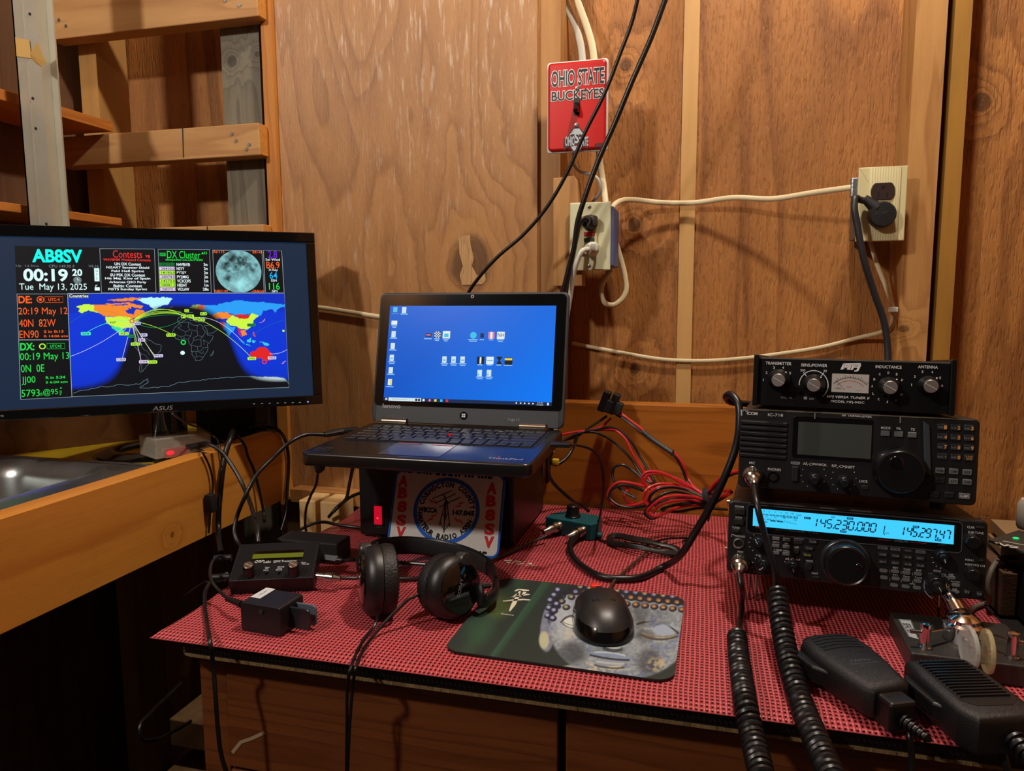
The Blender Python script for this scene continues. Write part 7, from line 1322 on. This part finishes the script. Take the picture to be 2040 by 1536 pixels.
for nm, m, P in (('black_wire', BW, [(90, 520, 1.17), (170, 468, 1.19), (260, 430, 1.20), (360, 424, 1.205), (460, 465, 1.21), (560, 545, 1.205), (640, 640, 1.20), (700, 730, 1.19), (790, 800, 1.18)]), ('black_wire', BW, [(300, 415, 1.20), (380, 405, 1.21), (455, 388, 1.215), (540, 412, 1.215), (620, 490, 1.21), (680, 590, 1.205), (735, 680, 1.195), (790, 780, 1.18)]), ('red_wire', RW, [(370, 408, 1.21), (440, 405, 1.215), (520, 416, 1.21), (580, 470, 1.205), (620, 552, 1.20), (680, 650, 1.195), (725, 720, 1.19), (800, 820, 1.18)])): wire(dc, nm, P, m)
bl = thing('bundled_dc_lead', 'coiled bundle of red and black wires tied with a black strap beside the radio stack', 'power lead', Frame((0, 0, 0)))
for nm, m, P in (
 ('red_wire', RW, [(1130, 850, 1.16), (1060, 815), (960, 770), (860, 715), (780, 695), (720, 702), (695, 735), (705, 790)]), ('red_wire', RW, [(1130, 858, 1.15), (1040, 800), (900, 735), (800, 708), (735, 722), (712, 760), (730, 800)]),
 ('red_wire', RW, [(1120, 865, 1.15), (1000, 805, 1.17), (900, 785, 1.16), (790, 788, 1.15), (725, 825, 1.14), (708, 880, 1.14), (735, 930, 1.14), (790, 915, 1.15)]), ('red_wire', RW, [(1120, 870, 1.14), (990, 815, 1.15), (880, 800, 1.14), (790, 815, 1.13), (745, 850, 1.13), (735, 895, 1.13), (770, 920, 1.14)]),
 ('black_wire', BW, [(1120, 872, 1.13), (1000, 822, 1.14), (870, 806, 1.13), (790, 828, 1.12), (752, 868, 1.12), (750, 905, 1.13), (800, 920, 1.14)]), ('black_wire', BW, [(1110, 895, 1.12), (1000, 850, 1.12), (900, 838, 1.11), (810, 872, 1.10), (738, 945, 1.10), (716, 990, 1.10), (750, 1020, 1.10), (850, 985, 1.11)]),
 ('red_wire', RW, [(1110, 888, 1.12), (1020, 868, 1.11), (920, 866, 1.10), (830, 886, 1.09), (765, 935, 1.09), (732, 980, 1.09), (760, 1005, 1.09), (870, 978, 1.10), (960, 940, 1.12), (1110, 925, 1.14)]), ('red_wire', RW, [(1100, 905, 1.13), (980, 895, 1.12), (880, 905, 1.11), (800, 945, 1.11), (770, 985, 1.11)]),
 ('black_wire', BW, [(1110, 915, 1.13), (990, 918, 1.12), (900, 935, 1.12), (830, 960, 1.12), (900, 975, 1.12), (1100, 950, 1.14), (1290, 960, 1.15)]), ('black_wire', BW, [(1105, 905, 1.14), (1000, 880, 1.14), (900, 890, 1.13), (820, 915, 1.13), (780, 935, 1.13)]),
 ('red_wire', RW, [(712, 800, 1.17), (620, 776, 1.17), (530, 772, 1.17), (475, 812, 1.165), (456, 868, 1.16), (480, 915, 1.16), (560, 935, 1.16), (660, 925, 1.15), (760, 880, 1.15)]), ('black_wire', BW, [(705, 830, 1.17), (630, 802, 1.17), (545, 795, 1.165), (480, 825, 1.16), (468, 875, 1.155), (515, 922, 1.15), (620, 948, 1.15), (720, 935, 1.14)]),
 ('black_wire', BW, [(690, 742, 1.17), (620, 682, 1.18), (555, 650, 1.18), (505, 665, 1.18), (490, 712, 1.18), (508, 775, 1.175), (560, 830, 1.17), (650, 880, 1.16)]), ('red_wire', RW, [(560, 800, 1.19), (600, 812, 1.19), (570, 860, 1.18), (595, 905, 1.17), (640, 918, 1.16)]), ('red_wire', RW, [(690, 735, 1.18), (705, 780, 1.18), (760, 820, 1.175), (820, 835, 1.17)]),
 ('red_wire', RW, [(1160, 830, 1.13), (1200, 780, 1.12), (1250, 735, 1.11), (1310, 705, 1.09), (1370, 692, 1.08)]), ('black_wire', BW, [(1160, 845, 1.13), (1230, 775, 1.12), (1300, 725, 1.10), (1370, 700, 1.09)]), ('red_wire', RW, [(1170, 838, 1.13), (1240, 832, 1.12), (1310, 830, 1.10)]), ('red_wire', RW, [(1170, 872, 1.13), (1240, 868, 1.12), (1310, 850, 1.10)]), ('black_wire', BW, [(1180, 930, 1.13), (1250, 885, 1.12), (1320, 838, 1.10)])): wire(bl, nm, P, m, .0023, 1.16)
c = w(*ZD(1150, 880), Y=1.14); MB().tube([c+Vector((-.009, 0, .0)), c+Vector((.009, 0, -.002))], .0165, plain('strap_black', (18, 18, 19), .8), 16, flat=.8).tube(smooth_path([c+Vector((.0, -.015, -.005)), c+Vector((.002, -.02, -.018)), c+Vector((.0, -.014, -.028))], 5), .008, plain('strap_black', (18, 18, 19), .8), 8, flat=.2).obj('strap', bl)
# desk left: cords from the headphones, small radio, laptop supply
hc_ = [[(757, 1203, 'Y', .722), (750, 1238, 'Y', .715, .004), (727, 1270, 'z', .0035), (706, 1310, 'z', .0035), (697, 1336, 'z', .002), (692, 1372, 'Y', .630), (691, 1440, 'Y', .628), (690, 1560, 'Y', .628), (690, 1650, 'Y', .63)], [(840, 1183, 'Y', .742), (818, 1192, 'Y', .730), (782, 1224, 'Y', .715, .004), (746, 1264, 'z', .0035), (719, 1304, 'z', .0035), (708, 1332, 'z', .002), (703, 1368, 'Y', .630), (697, 1440, 'Y', .628), (692, 1560, 'Y', .63), (691, 1650, 'Y', .632)]]
for p in hc_: MB().tube(smooth_path([P_(t) for t in p], 8), .0017, CORD, 8).obj('cord', hpd)
cable('black cord leaving the left side of morse paddle up to small transceiver', [(484, 1204, 'z', .020), (462, 1197, 'z', .018), (440, 1180, 'z', .018), (422, 1158, 'z', .026), (419, 1135, 'z', .034), (428, 1114, 'z', .040), (440, 1108, 'z', .040), (452, 1115, 'z', .034)], .0021, extra=lambda b: b.tube([w(482, 1204, z=.020), w(452, 1193, z=.018)], [.0042, .0028], CORD, 12))
cable('black cord hanging over the front left of the desk', [(455, 1142, 'z', .020), (430, 1150, 'z', .016), (412, 1172, 'z', .010), (408, 1200, 'z', .005), (412, 1240, 'z', .0035), (420, 1290, 'z', .0035), (424, 1318, 'Y', .633), (429, 1380, 'Y', .629), (434, 1450, 'Y', .628), (440, 1500, 'Y', .628), (458, 1560, 'Y', .63)], .0024)
cable('thin cord leaving small transceiver to the left', [(452, 1156, 'z', .018), (425, 1160, 'z', .012), (400, 1165, 'Y', .80), (372, 1185, 'Y', .80), (362, 1215, 'Y', .82)], .0014)
for x, y, l in ((444, 1112, 'upper'), (440, 1150, 'lower')): q = w(x, y, z=.032 if l == 'upper' else .018); tag(MB().cyl(q+Vector((-.010, -.004, 0)), q+Vector((.010, .004, 0)), .0045, BLK, 14).obj('jack_plug'), l+' black jack plug on the left side of small transceiver', 'jack plug', 'jack plugs')
cable('black lead running over the back of mat from desk edge to power supply', [(588, 1095, 'Y', .93), (592, 1070, 'Y', .945), (604, 1052, 'z', .014), (625, 1043, 'z', .016), (645, 1040, 'z', .014), (675, 1046, 'z', .008), (716, 1052, 'z', .005), (742, 1060, 'z', .004), (762, 1077, 'z', .004), (775, 1095, 'z', .004)], .0026)
lp_ = thing('laptop_power_lead', 'ribbed black plug and lead hanging below the left of laptop', 'power lead', Frame((0, 0, 0))); pa_, pb2 = w(641, 914, Y=.90), w(633, 945, Y=.91)
MB().lathe([(.0075, 0)]+[(r, .004+h*.0035) for h in range(5) for r in (.0075, .0064)]+[(.0058, .022), (.003, .026)], pa_, pb2-pa_, CORD, 18).obj('ribbed_plug', lp_); MB().tube(smooth_path([pb2, P_((631, 960, 'Y', .92)), P_((618, 990, 'Y', .95)), P_((609, 1020, 'Y', .97)), P_((608, 1045, 'Y', .97)), P_((610, 1058, 'Y', .975))], 8), .0020, CORD, 8).obj('cord', lp_)
for l, pts in (('black lead dropping behind the power supply, steep one', [(712, 905, 'Y', 1.05), (705, 925, 'Y', 1.06), (696, 965, 'Y', 1.10), (686, 998, 'Y', 1.15), (670, 1012, 'Y', 1.17), (655, 1030, 'Y', 1.18)]), ('black lead curving over mat corner behind the power supply', [(745, 978, 'Y', 1.15), (712, 984, 'Y', 1.165), (692, 994, 'Y', 1.17), (676, 1008, 'Y', 1.165), (664, 1020, 'Y', 1.16)])): cable(l, pts, .0030)
vl = thing('video_lead', 'black video lead from left side of laptop drooping to the sink plank', 'cable', Frame((0, 0, 0))); a_, c_ = w(672, 861, Y=1.0), w(646, 866, Y=.985)
MB().tube([a_+(a_-c_)*.4, a_, c_], [.0055, .0055, .0042], BLK, 10, flat=1.6, up=(0, 0, 1)).obj('plug', vl); MB().tube(smooth_path([c_, P_((610, 866, 'Y', .97)), P_((582, 878, 'Y', .95)), P_((548, 908, 'Y', .93)), P_((512, 945, 'Y', .90)), P_((488, 990, 'Y', .88)), P_((472, 1030, 'Y', .88)), P_((467, 1060, 'Y', .87)), P_((476, 1085, 'Y', .865)), P_((490, 1100, 'Y', .87))], 8), .0030, CORD, 10).obj('cord', vl)
tag(MB().tube([w(712, 856, Y=1.03), w(690, 858, Y=1.025), w(664, 863, Y=1.02)], [.0052, .0052, .0036], BLK, 10, flat=1.5, up=(0, 0, 1)).obj('data_plug'), 'small black plug in laptop left side behind the video lead', 'plug')
# cables draped over the sink plank
ZB = Zm(380, 820, 5.4875); over = lambda x, y, dx: P_((*ZB(x, y), 'X', XB+dx))
def drape(label, name, top, face, r, tail=(), m=None, extra=None):
    P = [w(*ZB(x, y), z=z) for x, y, z in top]+[over(x, y, d) for x, y, d in face]+[P_((*ZB(x, y), 'Y', yy)) for x, y, yy in tail]
    b = MB().tube(smooth_path(P, 8), r, m or CORD, 10)
    if extra: extra(b)
    return tag(b.obj(name), label, 'cable', 'cables draped over the sink plank')
drape('thick black cable arching from clear cased computer down to small transceiver', 'cable', [(40, 372, .125), (110, 352, .130), (190, 352, .132)], [(300, 410, .014), (400, 520, .030), (500, 670, .05), (580, 830, .07), (650, 1000, .10), (705, 1190, .13)], .0034, [(735, 1350, .84), (742, 1425, .835)], extra=lambda b: b.box(w(*ZB(60, 375), z=.126), (.03, .016, .008), BLK, .002, R=Matrix.Rotation(1.2, 3, 'Z')))
drape('thin black cable from monitor passing over clear cased computer', 'cable', [(-200, 20, .20), (0, 145, .165), (130, 195, .15), (250, 270, .135)], [(318, 400, .004), (338, 500, .005), (352, 600, .006)], .0018)
drape('thickest black cable hanging straight over the sink plank', 'cable', [(520, 150, .122), (460, 240, .122)], [(425, 320, .008), (388, 430, .008), (352, 620, .009), (325, 860, .010), (308, 1050, .012), (303, 1250, .014), (306, 1400, .03), (330, 1540, .05)], .0046)
drape('black cable over sink plank curling right to the shadow', 'cable', [(520, 230, .120), (490, 270, .121)], [(545, 305, .006), (590, 370, .006), (625, 490, .007), (680, 610, .008), (722, 750, .010), (770, 960, .014), (800, 1130, .02), (805, 1200, .03)], .0026)
drape('black cable with long plug lying along the far end of sink plank', 'cable', [(640, 185, .122), (760, 160, .124), (880, 175, .122)], [(965, 205, .006), (1030, 300, .007), (1066, 470, .008), (1068, 650, .009), (1055, 850, .010), (1050, 950, .012), (1040, 1090, .014), (985, 1300, .02)], .0032, extra=lambda b: b.tube([w(*ZB(690, 172), z=.124), w(*ZB(830, 165), z=.124)], [.006, .006], BLK, 10))
drape('thin black cable over sink plank with square ferrite block', 'cable', [(60, 400, .122), (95, 415, .121)], [(130, 450, .004), (175, 530, .005), (215, 630, .006), (240, 760, .007), (234, 900, .008), (218, 1000, .009), (212, 1100, .008), (196, 1330, .008)], .0018, extra=lambda b: b.box(over(218, 1000, .0095), (.014, .015, .030), BLKM, .002))
cable('black cable loop low in the shadow left of the desk', [(380, 1437, 'Y', .80), (340, 1460, 'Y', .76), (305, 1474, 'Y', .72), (280, 1470, 'Y', .70), (278, 1455, 'Y', .70), (300, 1420, 'Y', .74), (335, 1385, 'Y', .80), (360, 1360, 'Y', .85)], .0024)
cable('grey cable bending down beside particle board strip at right', [(2016, 1112, 'Y', .97), (2002, 1110, 'Y', .96), (1988, 1117, 'Y', .945), (1975, 1137, 'Y', .93), (1968, 1165, 'Y', .925), (1970, 1192, 'Y', .925), (1962, 1203, 'z', .004), (1945, 1208, 'z', .004), (1928, 1222, 'z', .004)], .0030, plain('cord_dusty', (104, 94, 82), .6))
